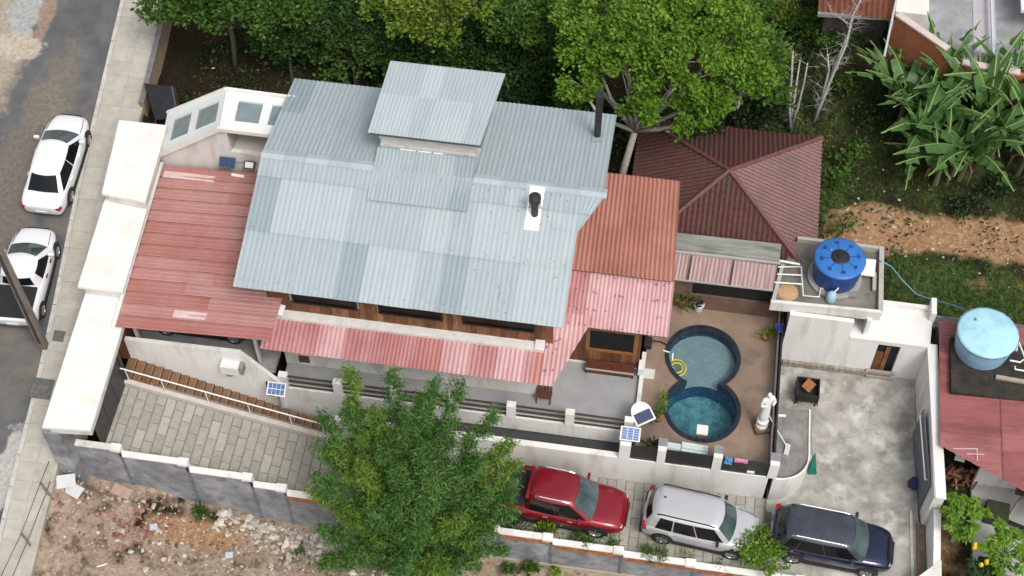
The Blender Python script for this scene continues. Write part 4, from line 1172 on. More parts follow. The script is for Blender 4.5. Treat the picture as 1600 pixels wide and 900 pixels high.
MB().beam((pF.x+.30,pF.y-4.6,4.9),(pF.x+.3,pF.y+4,4.9),.1,.12).build('pale_pipe', mat('pipe_blue',(.5,.58,.66),rough=.5), BR)
for k in range(5):
    MB().tube([(pF.x+1.2+k*.5,pF.y-3.2,4.5),(pF.x+1.2+k*.5,pF.y-3.2,5.6)], .03, 6).build('baluster', dgrey, BR)
MB().beam((pF.x+1.0,pF.y-3.2,5.6),(pF.x+4,pF.y-3.2,5.6),.06,.06).build('balcony_rail', dgrey, BR)
MB().box(pF.x+1.3,pF.x+4,pF.y-1.6,pF.y+2,5.6,5.75).build('awning_white', capwhite, BR)
SH = thing('brown_shed', 'brown roofed shed beside the orange brick parapet', 'shed', (14,17,2.5))
pa = P(1315,22,5.2); pb = P(1402,24,5.2)
for k in range(7):
    xa = pa.x-1 + (pb.x-pa.x+.9)*k/7; xb2 = pa.x-1 + (pb.x-pa.x+.9)*(k+1)/7
    corr('roof_sheet', (xa,pa.y+3.5,6.2), (xb2,pa.y+3.5,6.2), (xb2,pa.y,5.2), (xa,pa.y,5.2), mat('brown_sheet',(.11,.035,.02),(.16,.055,.03),scale=3,rough=.7), SH, pitch=.2, amp=.03)
MB().beam((pa.x-1,pa.y-.05,5.1),(pb.x+.2,pb.y-.05,5.1),.14,.18).build('eave_beam', mgrey, SH)
MB().box(pa.x-.5,pb.x-.2,pa.y+1.2,pa.y+3,2.0,5.1).build('wall', mat('shed_wall',(.07,.065,.055),(.13,.12,.105),scale=3,rough=.95), SH)
MB().beam((pb.x+.0,pb.y+1.5,5.9),(pb.x-.5,pb.y-2.4,5.1),.09,.09).build('downpipe', mat('pipe_grey',(.45,.45,.47),rough=.5), SH)

# ---- low wall between pavement and garden, with the black lean-to
GW = thing('garden_wall', 'low grey kerb wall with rendered garden face above the trees', 'wall', (-15.9,8,5))
tb2 = [(3.6,-15.75),(6.0,-15.85),(8.6,-16.0),(11.5,-16.15)]
mb = MB(); mb2 = MB()
for (ya, xa), (yb2, xb2) in zip(tb2[:-1], tb2[1:]):
    mb2.prism([(xa-.12,ya,zstreet(ya)+.42),(xa+.10,ya,zstreet(ya)+.42),(xb2+.10,yb2,zstreet(yb2)+.42),(xb2-.12,yb2,zstreet(yb2)+.42)], .12)
    mb.prism([(xa-.1,ya,zstreet(ya)+.29),(xa+.08,ya,zstreet(ya)+.29),(xb2+.08,yb2,zstreet(yb2)+.29),(xb2-.1,yb2,zstreet(yb2)+.29)], 3.4)
mb.build('retaining_face', mat('earth_render',(.27,.19,.12),(.36,.27,.18),scale=2,rough=.95,c3=(.20,.14,.09),scale3=1,bump=.2), GW)
mb2.build('wall_cap', mat('cap_darkgrey',(.13,.13,.14),(.2,.2,.2),scale=4,rough=.9), GW)
MB().box(-16.18,-15.85,8.65,9.6,zstreet(9)+.3,zstreet(9)+.75).build('end_post', capwhite, GW)
LT = thing('black_lean_to', 'black sheet lean-to propped behind the low grey wall', 'shelter', (-14.8,2.9,3.6))
q = [P(226,130,5.9),P(272,136,5.9),P(282,184,5.2),P(242,187,5.2)]
MB().prism(q, .05).build('black_sheet', mat('black_sheet',(.010,.010,.014),rough=.7), LT)
for p in (q[0],q[1],q[2],q[3]): MB().tube([(p.x,p.y,p.z-.06),(p.x,p.y,3.6)], .04, 6).build('post', wood[2], LT)
a, b = q[1], q[2]; MB().beam(a+Vector((-.1,0,.03)), b+Vector((-.1,0,.03)), .05, .05).build('edge_strip', mat('dark_blue_strip',(.03,.03,.08),rough=.5), LT)

# ================================================================== CARS
tyre_m = mat('tyre_rubber', (.018,.018,.019), (.03,.03,.03), scale=12, rough=.9)
alloy = mat('alloy_rim', (.45,.46,.47), rough=.35, metal=.7)
trim = mat('black_trim', (.018,.018,.02), rough=.55)
chrome = mat('chrome', (.6,.6,.62), rough=.2, metal=.9)
lamp_c = mat('headlamp_clear', (.55,.57,.6), rough=.12, spec=.8)
lamp_r = mat('tail_lamp_red', (.28,.012,.015), rough=.2, spec=.7)
cglass = mat('car_glass', (.008,.010,.011), rough=.08, spec=.35)
wind_g = mat('windscreen_glass', (.03,.05,.052), (.10,.14,.145), scale=.9, rough=.05, spec=.7)
plate_m = mat('number_plate', (.6,.6,.6), rough=.5)

def car(name, label, mp, stations, cab, wheels, group=None, wr=.33, glass_front=wind_g, rails=False, bed=None, belt=.95, lights='normal', handles=True, roofm=None):
    """stations: (x, halfwidth, zbottom, ztop); cab: dict of greenhouse corners; wheels: (xfront, xrear, halftrack)"""
    t = thing(name, label, 'car', (0,0,0), group)
    # body: one lofted skin
    vs = []; fs = []; 
    prof = [(0,1,.030),(.55,1,.022),(.86,1,-.02),(.97,1,-.11),(1.0,.62,0),(.985,.30,0),(.93,.04,0),(.80,0,0)]
    n = len(prof)*2 - 1
    for (x, hw, zb_, zt) in stations:
        ring_ = []
        for (fy, fz, dz) in prof:
            z = zb_ + (zt-zb_)*fz + dz
            ring_.append((x, hw*fy, z))
        left = ring_[1:]
        right = [(a, -b, c) for a, b, c in ring_[1:]]
        vs += list(reversed(left)) + [ring_[0]] + right
    for i in range(len(stations)-1):
        for k in range(n-1): fs.append((i*n+k, i*n+k+1, (i+1)*n+k+1, (i+1)*n+k))
        fs.append((i*n+n-1, i*n, (i+1)*n, (i+1)*n+n-1))
    fs.append(tuple(range(n-1,-1,-1))); fs.append(tuple((len(stations)-1)*n+k for k in range(n)))
    if bed:
        pass
    body = MB().add(vs, fs).build('body', mp, t, smooth=True, local=True, sub=2)
    # greenhouse
    c = cab; zb_ = c['z0']; zt = c['z1']
    base = {'fl':Vector((c['xf0'], c['wb']*.93, zb_)), 'fr':Vector((c['xf0'],-c['wb']*.93, zb_)), 'rl':Vector((c['xr0'], c['wb']*.92, zb_)), 'rr':Vector((c['xr0'],-c['wb']*.92, zb_))}
    top = {'fl':Vector((c['xf1'], c['wt']*.95, zt-.05)), 'fr':Vector((c['xf1'],-c['wt']*.95, zt-.05)), 'rl':Vector((c['xr1'], c['wt']*.95, zt-.03)), 'rr':Vector((c['xr1'],-c['wt']*.95, zt-.03))}
    def patch(a, b, c_, d, nu, nv, bul=0.0, bdir=None, u0=0, u1=1, v0=0, v1=1):
        """a,b bottom; d,c_ top; bulged along bdir"""
        V = []; Fc = []
        for j in range(nv+1):
            for i in range(nu+1):
                u = u0+(u1-u0)*i/nu; v = v0+(v1-v0)*j/nv
                p = a.lerp(b,u).lerp(d.lerp(c_,u), v)
                if bdir is not None: p = p + bdir*bul*(1-(2*u-1)**2) 
                V.append(p)
        for j in range(nv):
            for i in range(nu):
                q = j*(nu+1)+i; Fc.append((q,q+1,q+nu+2,q+nu+1))
        return V, Fc
    xm = (c['xf1']+c['xr1'])/2
    X = Vector((1,0,0)); Z = Vector((0,0,1)); Y = Vector((0,1,0))
    mb = MB()
    mb.add(*patch(base['fr'],base['fl'],top['fl'],top['fr'],8,4,.16,X))
    mb.add(*patch(base['rl'],base['rr'],top['rr'],top['rl'],8,4,.12,-X))
    mb.add(*patch(base['fl'],base['rl'],top['rl'],top['fl'],8,4,.05,Y))
    mb.add(*patch(base['rr'],base['fr'],top['fr'],top['rr'],8,4,.05,-Y))
    # roof: crowned both ways, its rim follows the bulged glass edges
    V = []; Fc = []; nu = nv = 8
    for j in range(nv+1):
        for i in range(nu+1):
            u = i/nu; v = j/nv
            p = top['rr'].lerp(top['rl'],u).lerp(top['fr'].lerp(top['fl'],u), v)
            p = p + X*(.16*v-.12*(1-v))*(1-(2*u-1)**2) + Y*.05*(2*u-1)*(1-(2*v-1)**2)
            e_ = (1-(2*u-1)**4)*(1-(2*v-1)**4)
            V.append(p + Z*.06*e_)
    for j in range(nv):
        for i in range(nu): q = j*(nu+1)+i; Fc.append((q,q+1,q+nu+2,q+nu+1))
    mb.add(V, Fc)
    cabin = mb.build('cabin', roofm or mp, t, smooth=True, local=True)
    # weld the cabin edges so that it shades smoothly
    bm = bmesh.new(); bm.from_mesh(cabin.data); bmesh.ops.remove_doubles(bm, verts=bm.verts[:], dist=.012); bmesh.ops.recalc_face_normals(bm, faces=bm.faces[:]); bm.to_mesh(cabin.data); bm.free()
    def gl(nm, a, b, c_, d, bul, bdir, off, m, **k):
        V, Fc = patch(a,b,c_,d,8,3,bul,bdir,**k)
        MB().add([p+off for p in V], Fc).build(nm, m, t, smooth=True, local=True)
    gl('windscreen', base['fr'],base['fl'],top['fl'],top['fr'],.16,X,Vector((.014,0,.01)),glass_front,u0=.05,u1=.95,v0=.03,v1=.95)
    gl('rear_window', base['rl'],base['rr'],top['rr'],top['rl'],.12,-X,Vector((-.014,0,.01)),cglass,u0=.08,u1=.92,v0=c.get('rv',.1),v1=.93)
    for sgn, (a,b,c_,d) in ((1,(base['fl'],base['rl'],top['rl'],top['fl'])),(-1,(base['fr'],base['rr'],top['rr'],top['fr']))):
        for u0, u1 in c.get('side', ((.05,.49),(.51,.95))):
            gl('side_window', a,b,c_,d,.05,Y*sgn,Y*sgn*.014,cglass,u0=u0,u1=u1,v0=.03,v1=.92)
    # wheels
    xf, xr_, ht = wheels
    for x in (xf, xr_):
        for s in (1,-1):
            wv = MB()
            prof_ = [(wr*.62,-.10),(wr*.93,-.105),(wr,-.07),(wr,.07),(wr*.93,.105),(wr*.62,.10)]
            L_ = []; Fw = []; nn = 24
            for (r_, y) in prof_:
                for k in range(nn):
                    a = 2*math.pi*k/nn; L_.append((x+r_*math.cos(a), s*ht+y, wr+r_*math.sin(a)))
            for i in range(len(prof_)-1):
                for k in range(nn): Fw.append((i*nn+k, i*nn+(k+1)%nn, (i+1)*nn+(k+1)%nn, (i+1)*nn+k))
            wv.add(L_, Fw)
            wh = wv.build('wheel', tyre_m, t, local=True, smooth=True)
            rv = MB(); yo = s*ht + s*.085
            rv.tube([(x,yo-s*.05,wr),(x,yo+s*.005,wr)], wr*.20, 12)
            for k in range(5):
                a = 2*math.pi*k/5 + .3
                rv.beam((x+wr*.12*math.cos(a),yo,wr+wr*.12*math.sin(a)), (x+wr*.62*math.cos(a),yo,wr+wr*.62*math.sin(a)), .03, .075, up=(0,1,0))
            L_ = []; Fw = []
            for (r_, y) in ((wr*.60,-.03),(wr*.66,.015),(wr*.58,.015)):
                for k in range(nn):
                    a = 2*math.pi*k/nn; L_.append((x+r_*math.cos(a), yo+s*y, wr+r_*math.sin(a)))
            for i in range(2):
                for k in range(nn): Fw.append((i*nn+k, i*nn+(k+1)%nn, (i+1)*nn+(k+1)%nn, (i+1)*nn+k))
            rv.add(L_, Fw)
            rv.build('rim', alloy, wh, local=True)
            # dark wheel arch: a half ring standing just proud of the side
            hw = np.interp(x, [q[0] for q in stations], [q[1] for q in stations])
            L_ = []; Fw = []; na = 18
            for k in range(na+1):
                a = math.pi*(-.08+1.16*k/na)
                for r_ in (0.0, wr+.075):
                    for y in (hw*.75, hw*.985+.010):
                        L_.append((x+r_*math.cos(a), s*y, wr+.02+r_*math.sin(a)))
            for k in range(na): q = 4*k; Fw += [(q+1,q+3,q+7,q+5),(q+2,q+3,q+7,q+6)]
            MB().add(L_, Fw).build('wheel_arch', trim, t, local=True)
    # mirrors, lamps, plates, bumper, handles
    for s in (1,-1):
        mx_ = c['xf0']-.38; my = c['wb']+.09
        MB().obox((mx_, s*my, zb_+.10), (.06,0,0), (0,.11,0), (0,0,.075)).build('mirror', c.get('mirror', mp), t, local=True, bevel=.025)
        x, hw, z0, z1 = stations[-3]
        MB().obox((stations[-2][0]-.17, s*stations[-2][1]*.93, z1-.16), (.14,s*-.05,0), (0,.07,0), (0,0,.05)).build('headlight', lamp_c, t, local=True, bevel=.02)
        x, hw, z0, z1 = stations[1]
        th = .07 if lights == 'normal' else .14
        MB().obox((x+.06, s*hw*.88, z1-.17), (.09,s*.03,0), (0,.12,0), (0,0,th)).build('taillight', lamp_r, t, local=True, bevel=.02)
        if handles:
            for fx in (.30,.68):
                xx = c['xf0']+(c['xr0']-c['xf0'])*fx; hw = np.interp(xx, [q[0] for q in stations], [q[1] for q in stations])
                MB().obox((xx, s*(hw*.995), belt-.16), (.10,0,0), (0,.025,0), (0,0,.018)).build('door_handle', c.get('handle', chrome), t, local=True, bevel=.008)
        if rails:
            a = top['rr' if s < 0 else 'rl']; b = top['fr' if s < 0 else 'fl']
            o = Vector((0, s*-.02, .10))
            MB().tube([a+o+X*.12-Z*.05, a+o+X*.28, b+o-X*.28, b+o-X*.08-Z*.05], .028, 8).build('roof_rail', rails, t, local=True)
    e0 = stations[0]; e1 = stations[-1]
    MB().obox((e0[0]-.01,0,e0[3]-.22),(.02,0,0),(0,.22,0),(0,0,.06)).build('number_plate', plate_m, t, local=True)
    MB().obox((e1[0]-.015,0,e1[2]+.16),(.05,0,0),(0,e1[1]*.85,0),(0,0,.06)).build('grille', trim, t, local=True, bevel=.02)
    # bonnet shut lines and sill
    for s in (1,-1):
        xx0, xx1 = c['xf0']+.12, stations[-3][0]
        pts = []
        for q in np.linspace(xx0, xx1, 6):
            hw = np.interp(q, [k[0] for k in stations], [k[1] for k in stations]); zt_ = np.interp(q, [k[0] for k in stations], [k[3] for k in stations])
            pts.append((q, s*hw*.80, zt_-.002))
        MB().tube(pts, .012, 6).build('shut_line', trim, t, local=True)
        MB().obox(((xf+xr_)/2, s*(stations[len(stations)//2][1]*.965), stations[len(stations)//2][2]+.04), ((xf-xr_)/2-.35,0,0), (0,.03,0), (0,0,.07)).build('sill', trim, t, local=True)
    for q in (.26,.5):
        pass
    return t

def sedan_st(L=4.75, W=1.80):
    h = L/2; w_ = W/2
    return [(-h,.60*w_/.9,.42,.78),(-h+.07,.78*w_/.9,.30,.93),(-h+.38,.86*w_/.9,.22,.995),(-h+1.0,w_*.985,.20,.99),(-.4,w_,.19,.95),(.7,w_,.19,.94),(1.2,w_*.985,.20,.92),(h-.62,w_*.94,.22,.83),(h-.22,w_*.82,.26,.72),(h-.05,w_*.66,.32,.62),(h,w_*.52,.38,.55)]
paint_w = mat('white_car_paint', (.78,.79,.80), rough=.22, coat=.6, spec=.5)
paint_r = mat('red_car_paint', (.25,.008,.018), rough=.30, coat=.9, metal=.35)
paint_s = mat('silver_car_paint', (.56,.57,.585), rough=.30, coat=.8, metal=.35)
paint_b = mat('navy_car_paint', (.018,.023,.065), rough=.25, coat=1.0, metal=.7)
paint_k = mat('black_car_paint', (.02,.02,.022), rough=.25, coat=.8)

def place(t, ctr, ang, slope_pt=None, scale=1.0):
    """put a car on the ground: ctr ground centre, ang heading, slope = pitch upwards along heading"""
    t.location = ctr
    t.rotation_euler = (0, -(slope_pt or 0), ang)
    t.scale = (scale, scale, scale) if not isinstance(scale, tuple) else scale
    ORI[t.name] = Vector((0,0,0))
def on_street(u, v, dz):
    p = P(u, v, 4)
    for _ in range(6): p = P(u, v, zstreet(p.y)+dz)
    return p
sg = 'cars standing at the property'
# white saloon
t = car('parked_car', 'white saloon car parked in the street, the upper of the two white cars', paint_w, sedan_st(), dict(xf0=1.25,xf1=.42,xr0=-1.72,xr1=-.95,wb=.84,wt=.60,z0=.90,z1=1.46,handle=paint_w), (1.42,-1.36,.80))
a = on_street(113,176,.62); b = on_street(66,329,.55)
d = a-b; hl = math.hypot(d.x,d.y)
place(t, ((a.x+b.x)/2,(a.y+b.y)/2,zstreet((a.y+b.y)/2)+.006), math.atan2(d.y,d.x), math.atan2(.16*d.y/hl,1), (hl/4.72*1.0,1.0,1.0))
# white pickup nearer the bottom
def pick_st(L=4.5, W=1.70):
    h = L/2; w_ = W/2
    return [(-h,.85*w_,.42,.86),(-h+.06,.97*w_,.34,.96),(-h+.5,w_*.99,.24,.98),(-.9,w_,.22,.98),(0,w_,.20,.96),(.8,w_,.20,.95),(1.15,w_*.985,.20,.94),(h-.62,w_*.94,.22,.86),(h-.24,w_*.84,.26,.74),(h-.06,w_*.70,.32,.64),(h,w_*.56,.38,.57)]
t = car('parked_car', 'white compact pickup with dark load cover parked in the street beside the pole', paint_w, pick_st(), dict(xf0=1.20,xf1=.40,xr0=-.62,xr1=-.45,wb=.80,wt=.60,z0=.92,z1=1.50,handle=trim,side=((.14,.80),),rv=.25), (1.35,-1.40,.76))
a = on_street(60,353,.60); b = on_street(22,505,.55); b.x = b.x
d = a-b; hl = math.hypot(d.x,d.y)
place(t, ((a.x+b.x)/2,(a.y+b.y)/2,zstreet((a.y+b.y)/2)+.006), math.atan2(d.y,d.x), math.atan2(.16*d.y/hl,1), (hl/4.46,1.06,1.0))
MB().obox((-1.42,0,1.0),(.72,0,0),(0,.70,0),(0,0,.035)).build('load_cover', trim, t, local=True, bevel=.02)
MB().obox((-2.22,0,.50),(.06,0,0),(0,.80,0),(0,0,.09)).build('rear_bumper', mat('bumper_slate',(.06,.08,.10),rough=.5), t, local=True, bevel=.02)
# red double-cab pickup
def red_st(L=5.3, W=1.86):
    h = L/2; w_ = W/2
    return [(-h,.90*w_,.52,.98),(-h+.05,.985*w_,.42,1.09),(-h+.5,w_*.99,.34,1.10),(-.9,w_,.32,1.09),(.2,w_,.30,1.08),(.95,w_,.30,1.09),(1.3,w_*.985,.30,1.10),(h-.60,w_*.96,.34,1.05),(h-.22,w_*.88,.38,.95),(h-.06,w_*.76,.42,.82),(h,w_*.60,.46,.72)]
t = car('parked_car', 'red double-cab pickup truck parked on the pavers beside the white wall', paint_r, red_st(), dict(xf0=1.38,xf1=.58,xr0=-1.05,xr1=-.86,wb=.88,wt=.68,z0=1.06,z1=1.80,side=((.05,.49),(.51,.96)),rv=.2), (1.62,-1.55,.80), wr=.39, rails=chrome, belt=1.1)
a = P(977,800,.95); b = P(780,762,1.0)
ang = math.atan2(-.35,5.3)
fx = P(979,792,.8)
place(t, (fx.x-2.6*math.cos(ang)*1.0, -9.35, zdrive(2.3)+.02), ang, -.01)
MB().obox((-1.82,0,1.12),(.74,0,0),(0,.74,0),(0,0,.03)).build('load_bed', trim, t, local=True, bevel=.02)
MB().obox((-1.02,0,1.62),(.07,0,0),(0,.66,0),(0,0,.10)).build('roll_bar', paint_r, t, local=True, bevel=.04)
for s in (1,-1): MB().obox((-1.85,s*.86,1.13),(.78,0,0),(0,.05,0),(0,0,.035)).build('bed_rail', paint_r, t, local=True, bevel=.015)
for k in range(5): MB().beam((-.72,-.4+.2*k,1.823),(.35,-.4+.2*k,1.818),.03,.016).build('roof_rib', paint_r, t, local=True)
# silver SUV
def suv_st(L=4.25, W=1.80, zt=1.02):
    h = L/2; w_ = W/2
    return [(-h,.78*w_,.42,.98),(-h+.06,.93*w_,.32,1.08),(-h+.35,w_*.985,.25,1.08),(-.9,w_,.24,zt+.03),(.1,w_,.23,zt),(.75,w_,.23,zt),(1.05,w_*.99,.24,zt),(h-.52,w_*.95,.27,zt-.05),(h-.18,w_*.85,.32,zt-.17),(h-.05,w_*.72,.36,zt-.32),(h,w_*.58,.42,zt-.42)]
t = car('parked_car', 'silver compact SUV parked on the pavers between the red pickup and the dark SUV', paint_s, suv_st(), dict(xf0=1.10,xf1=.58,xr0=-1.98,xr1=-1.72,wb=.86,wt=.68,z0=1.0,z1=1.70,side=((.05,.36),(.375,.66),(.68,.88)),rv=.3,mirror=trim,handle=paint_s), (1.30,-1.28,.81), wr=.35, rails=trim, belt=1.05, lights='tall')
ang = math.atan2(-.42,4.2)
p0 = P(1010,818,.55); p1 = P(1180,822,.65)
place(t, ((p0.x+p1.x)/2, -9.45, zdrive(8.4)+.02), ang, 0.0)
MB().obox((-2.12,0,.50),(.05,0,0),(0,.80,0),(0,0,.16)).build('rear_bumper', trim, t, local=True, bevel=.03)
MB().obox((-1.45,.12,1.735),(.04,0,0),(0,.02,0),(0,0,.04)).build('antenna', trim, t, local=True)
# dark blue SUV
t = car('parked_car', 'dark navy SUV parked on concrete in the bottom right of the yard', paint_b, suv_st(4.45,1.84,1.04), dict(xf0=1.12,xf1=.50,xr0=-2.02,xr1=-1.66,wb=.87,wt=.70,z0=1.02,z1=1.66,side=((.05,.42),(.435,.76),(.775,.93)),rv=.3,mirror=paint_k,handle=paint_b), (1.36,-1.30,.82), wr=.36, rails=chrome, belt=1.06, lights='tall',
        roofm=mat('dark_grey_roof', (.028,.034,.048), (.05,.06,.078), scale=1.6, rough=.3, coat=.5))  # roof mottled dark grey, apart from the navy body
ang = math.atan2(-.28,4.4)
p0 = P(1209,840,.55); p1 = P(1390,850,.65)
place(t, ((p0.x+p1.x)/2, -9.45, .02), ang, 0.0)
MB().obox((-2.2,0,.95),(.012,0,0),(0,.72,0),(0,0,.02)).build('chrome_strip', chrome, t, local=True)
# car in the carport, only its nose end shows under the roof edge
t = car('parked_car', 'dark car under the red carport roof, only a wheel showing', paint_k, sedan_st(4.3,1.75), dict(xf0=1.15,xf1=.40,xr0=-1.72,xr1=-1.2,wb=.82,wt=.60,z0=.90,z1=1.46,handle=trim), (1.35,-1.28,.79))
pw = P(365,530,3.55)
place(t, (pw.x-1.35, pw.y+.86, 3.23), 0.0, 0.0)

# ================================================================== VEGETATION
bark_l = mat('pale_bark', (.30,.28,.25), (.45,.43,.40), scale=6, rough=.9, stretch=(3,3,.8), bump=.2)
bark_d = mat('dark_bark', (.09,.075,.06), (.16,.135,.11), scale=6, rough=.9, stretch=(3,3,.8), bump=.2)
lf_bright = leafmat('leaf_bright', (.095,.205,.018), (.175,.31,.035), scale=.9, island=.30, trans=.30)
lf_mid = leafmat('leaf_mid', (.045,.11,.016), (.085,.165,.026), scale=.8, island=.40, trans=.25)
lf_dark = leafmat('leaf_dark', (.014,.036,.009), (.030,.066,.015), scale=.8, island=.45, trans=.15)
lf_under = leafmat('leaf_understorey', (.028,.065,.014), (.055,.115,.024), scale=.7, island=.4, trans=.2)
lf_yel = leafmat('leaf_yellowgreen', (.12,.20,.02), (.19,.27,.04), scale=.8, island=.35, trans=.30)
lf_bam = leafmat('leaf_bamboo', (.068,.168,.036), (.120,.235,.056), scale=.7, island=.42, trans=.30)
lf_bamy = leafmat('leaf_bamboo_yellow', (.12,.22,.03), (.18,.29,.05), scale=.7, island=.35, trans=.30)

def at_h(u, v, h):
    """point on the sight line at height h above the terrain there"""
    p = P(u, v, 2)
    for _ in range(8): p = P(u, v, terr(p.x, p.y)+h)
    return p
def tree(name, label, cat, base, fork, lobes, lm, bm, L=.26, W=.16, dens=95, r0=.17, clump=.30, group=None, hollow=.5, lean=None, sub=16, flat=.6):
    base = Vector(base); base.z = terr(base.x, base.y) - .05
    t = thing(name, label, cat, base, group)
    fork = Vector(fork)
    mid = (base+fork)/2 + Vector((rng.normal()*.12, rng.normal()*.12, 0))
    MB().tube([base, mid, fork], [r0, r0*.82, r0*.68], 9).build('trunk', bm, t, smooth=True)
    for (x,y,z,rx,ry,rz) in lobes:
        c = Vector((x,y,z)); q = fork.lerp(c,.5) + Vector((rng.normal()*.2, rng.normal()*.2, -.1*(c-fork).length))
        q.z = max(q.z, min(fork.z, c.z)-.3)
        mb = MB().tube([fork, q, c-Vector((0,0,rz*.15))], [r0*.55, r0*.38, r0*.14], 7)
        for k in range(4):
            e = c + Vector((rng.normal()*rx*.5, rng.normal()*ry*.5, rng.random()*rz*.5))
            s_ = q.lerp(c, .3+.5*rng.random())
            mb.tube([s_, s_.lerp(e,.5)+Vector((0,0,.08)), e], [r0*.20, r0*.13, r0*.04], 5)
        mb.build('branch', bm, t, smooth=True)
    pts, out = blob_points(lobes, dens, clump=clump, sub=sub, hollow=hollow)
    o = quads_obj('crown', leaves(pts, L, W, out, updown=.05, flat=flat), lm, t)
    o['kind'] = 'stuff'
    return t
def lob(u, v, z, r, rz=None):
    p = P(u, v, z); return (p.x, p.y, p.z, r, r, rz or r*.72)

def lb(u,v,z,r,rz=None): return lob(u,v,z,r*.80,(rz or r*.72)*.8)
big = [lb(925,75,8.3,1.55),lb(960,30,8.8,1.6),lb(1020,60,9.2,1.8),lb(1085,35,9.2,1.7),lb(1145,50,8.8,1.5),lb(1165,115,8.2,1.25),lb(1075,105,9.0,1.6),lb(985,110,8.4,1.35),
       lb(1010,172,7.0,.95,.7),lb(1075,185,6.8,1.0,.75),lb(1115,155,7.4,.95,.75),lb(905,130,7.6,.85),lb(1030,8,9.0,1.5),lb(1120,5,8.6,1.4),lb(900,30,8.2,1.0)]
tree('broadleaf_tree', 'large bright green tree leaning over the dark red pavilion roof', 'tree', P(968,292,1.9), P(992,205,5.0), big, lf_bright, bark_l, L=.19, W=.125, dens=200, r0=.19, clump=.17, hollow=.72, sub=8, flat=.6)
tg = 'trees along the back of the garden'
tree('broadleaf_tree', 'slim tree with one straight white trunk behind the pavilion', 'tree', P(1151,203,1.6), P(1157,150,4.2), [lob(1185,85,6.2,1.1),lob(1200,130,5.6,.8),lob(1160,20,6.0,1.2)], lf_mid, mat('white_bark',(.5,.49,.46),(.62,.6,.57),scale=7,rough=.9), L=.27, W=.17, dens=70, r0=.10, clump=.22, group=tg)
tree('broadleaf_tree', 'yellow-green tree with pale bare branches at the top centre of the photo', 'tree', P(690,110,2.2), P(692,45,5.5), [lob(635,18,7.2,1.0),lob(690,8,7.6,1.1),lob(745,5,7.4,1.0),lob(695,52,6.6,.75,.5),lob(655,45,6.8,.7,.5),lob(600,5,7,.9)], lf_yel, bark_l, L=.2, W=.13, dens=80, r0=.12, clump=.18, hollow=.5, sub=10, group=tg)
tree('broadleaf_tree', 'mid green tree left of the big bright tree, above the raised grey roof', 'tree', P(820,140,2.2), P(818,70,5.0), [lob(800,38,6.8,1.05),lob(845,45,6.6,.85),lob(780,15,7,.9),lob(850,8,7,1.0),lob(830,65,6,.6)], lf_mid, bark_d, L=.2, W=.125, dens=125, r0=.13, clump=.18, sub=11, group=tg)
tree('broadleaf_tree', 'dark green tree on a tall thin trunk near the pavement at the top left', 'tree', P(370,118,3.4), P(355,20,6.5), [lob(255,8,8.2,1.1),lob(310,12,8.4,1.15),lob(370,5,8.6,1.2),lob(420,18,8.2,1.1),lob(470,8,8.0,1.0),lob(335,-15,8.6,1.3)], lf_mid, bark_d, L=.2, W=.125, dens=125, r0=.13, clump=.18, sub=11, group=tg)
tree('broadleaf_tree', 'small leaning tree with sparse dark crown behind the grey roof', 'tree', P(560,150,2.2), P(552,95,4.2), [lob(545,60,5.4,.75),lob(512,88,4.8,.6),lob(575,95,4.6,.6),lob(520,115,4.0,.5),lob(590,60,5.2,.6)], lf_mid, bark_d, L=.22, W=.12, dens=48, r0=.09, clump=.22, group=tg)
sg2 = 'dark shrubs under the garden trees'
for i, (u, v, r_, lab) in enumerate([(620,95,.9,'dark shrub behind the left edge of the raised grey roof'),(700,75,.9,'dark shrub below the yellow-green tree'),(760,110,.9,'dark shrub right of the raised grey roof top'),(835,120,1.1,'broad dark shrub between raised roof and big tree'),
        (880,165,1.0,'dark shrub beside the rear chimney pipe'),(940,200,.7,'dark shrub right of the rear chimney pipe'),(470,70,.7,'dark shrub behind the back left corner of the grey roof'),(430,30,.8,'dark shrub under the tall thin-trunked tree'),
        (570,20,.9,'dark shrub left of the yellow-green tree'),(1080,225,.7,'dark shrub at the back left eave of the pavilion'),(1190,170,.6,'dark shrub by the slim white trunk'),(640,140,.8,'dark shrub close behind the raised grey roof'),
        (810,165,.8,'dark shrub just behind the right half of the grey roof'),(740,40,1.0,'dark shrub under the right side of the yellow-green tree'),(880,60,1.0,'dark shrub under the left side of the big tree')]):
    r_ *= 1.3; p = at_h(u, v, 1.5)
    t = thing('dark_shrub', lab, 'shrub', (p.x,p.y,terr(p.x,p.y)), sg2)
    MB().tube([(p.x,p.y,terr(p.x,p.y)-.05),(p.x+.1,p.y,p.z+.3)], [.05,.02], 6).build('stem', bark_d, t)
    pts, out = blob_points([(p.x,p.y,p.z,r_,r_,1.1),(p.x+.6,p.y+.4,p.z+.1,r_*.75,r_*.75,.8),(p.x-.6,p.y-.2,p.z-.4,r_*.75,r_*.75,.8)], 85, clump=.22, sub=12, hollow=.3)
    quads_obj('crown', leaves(pts, .2, .11, out, flat=.5), lf_dark, t)['kind'] = 'stuff'
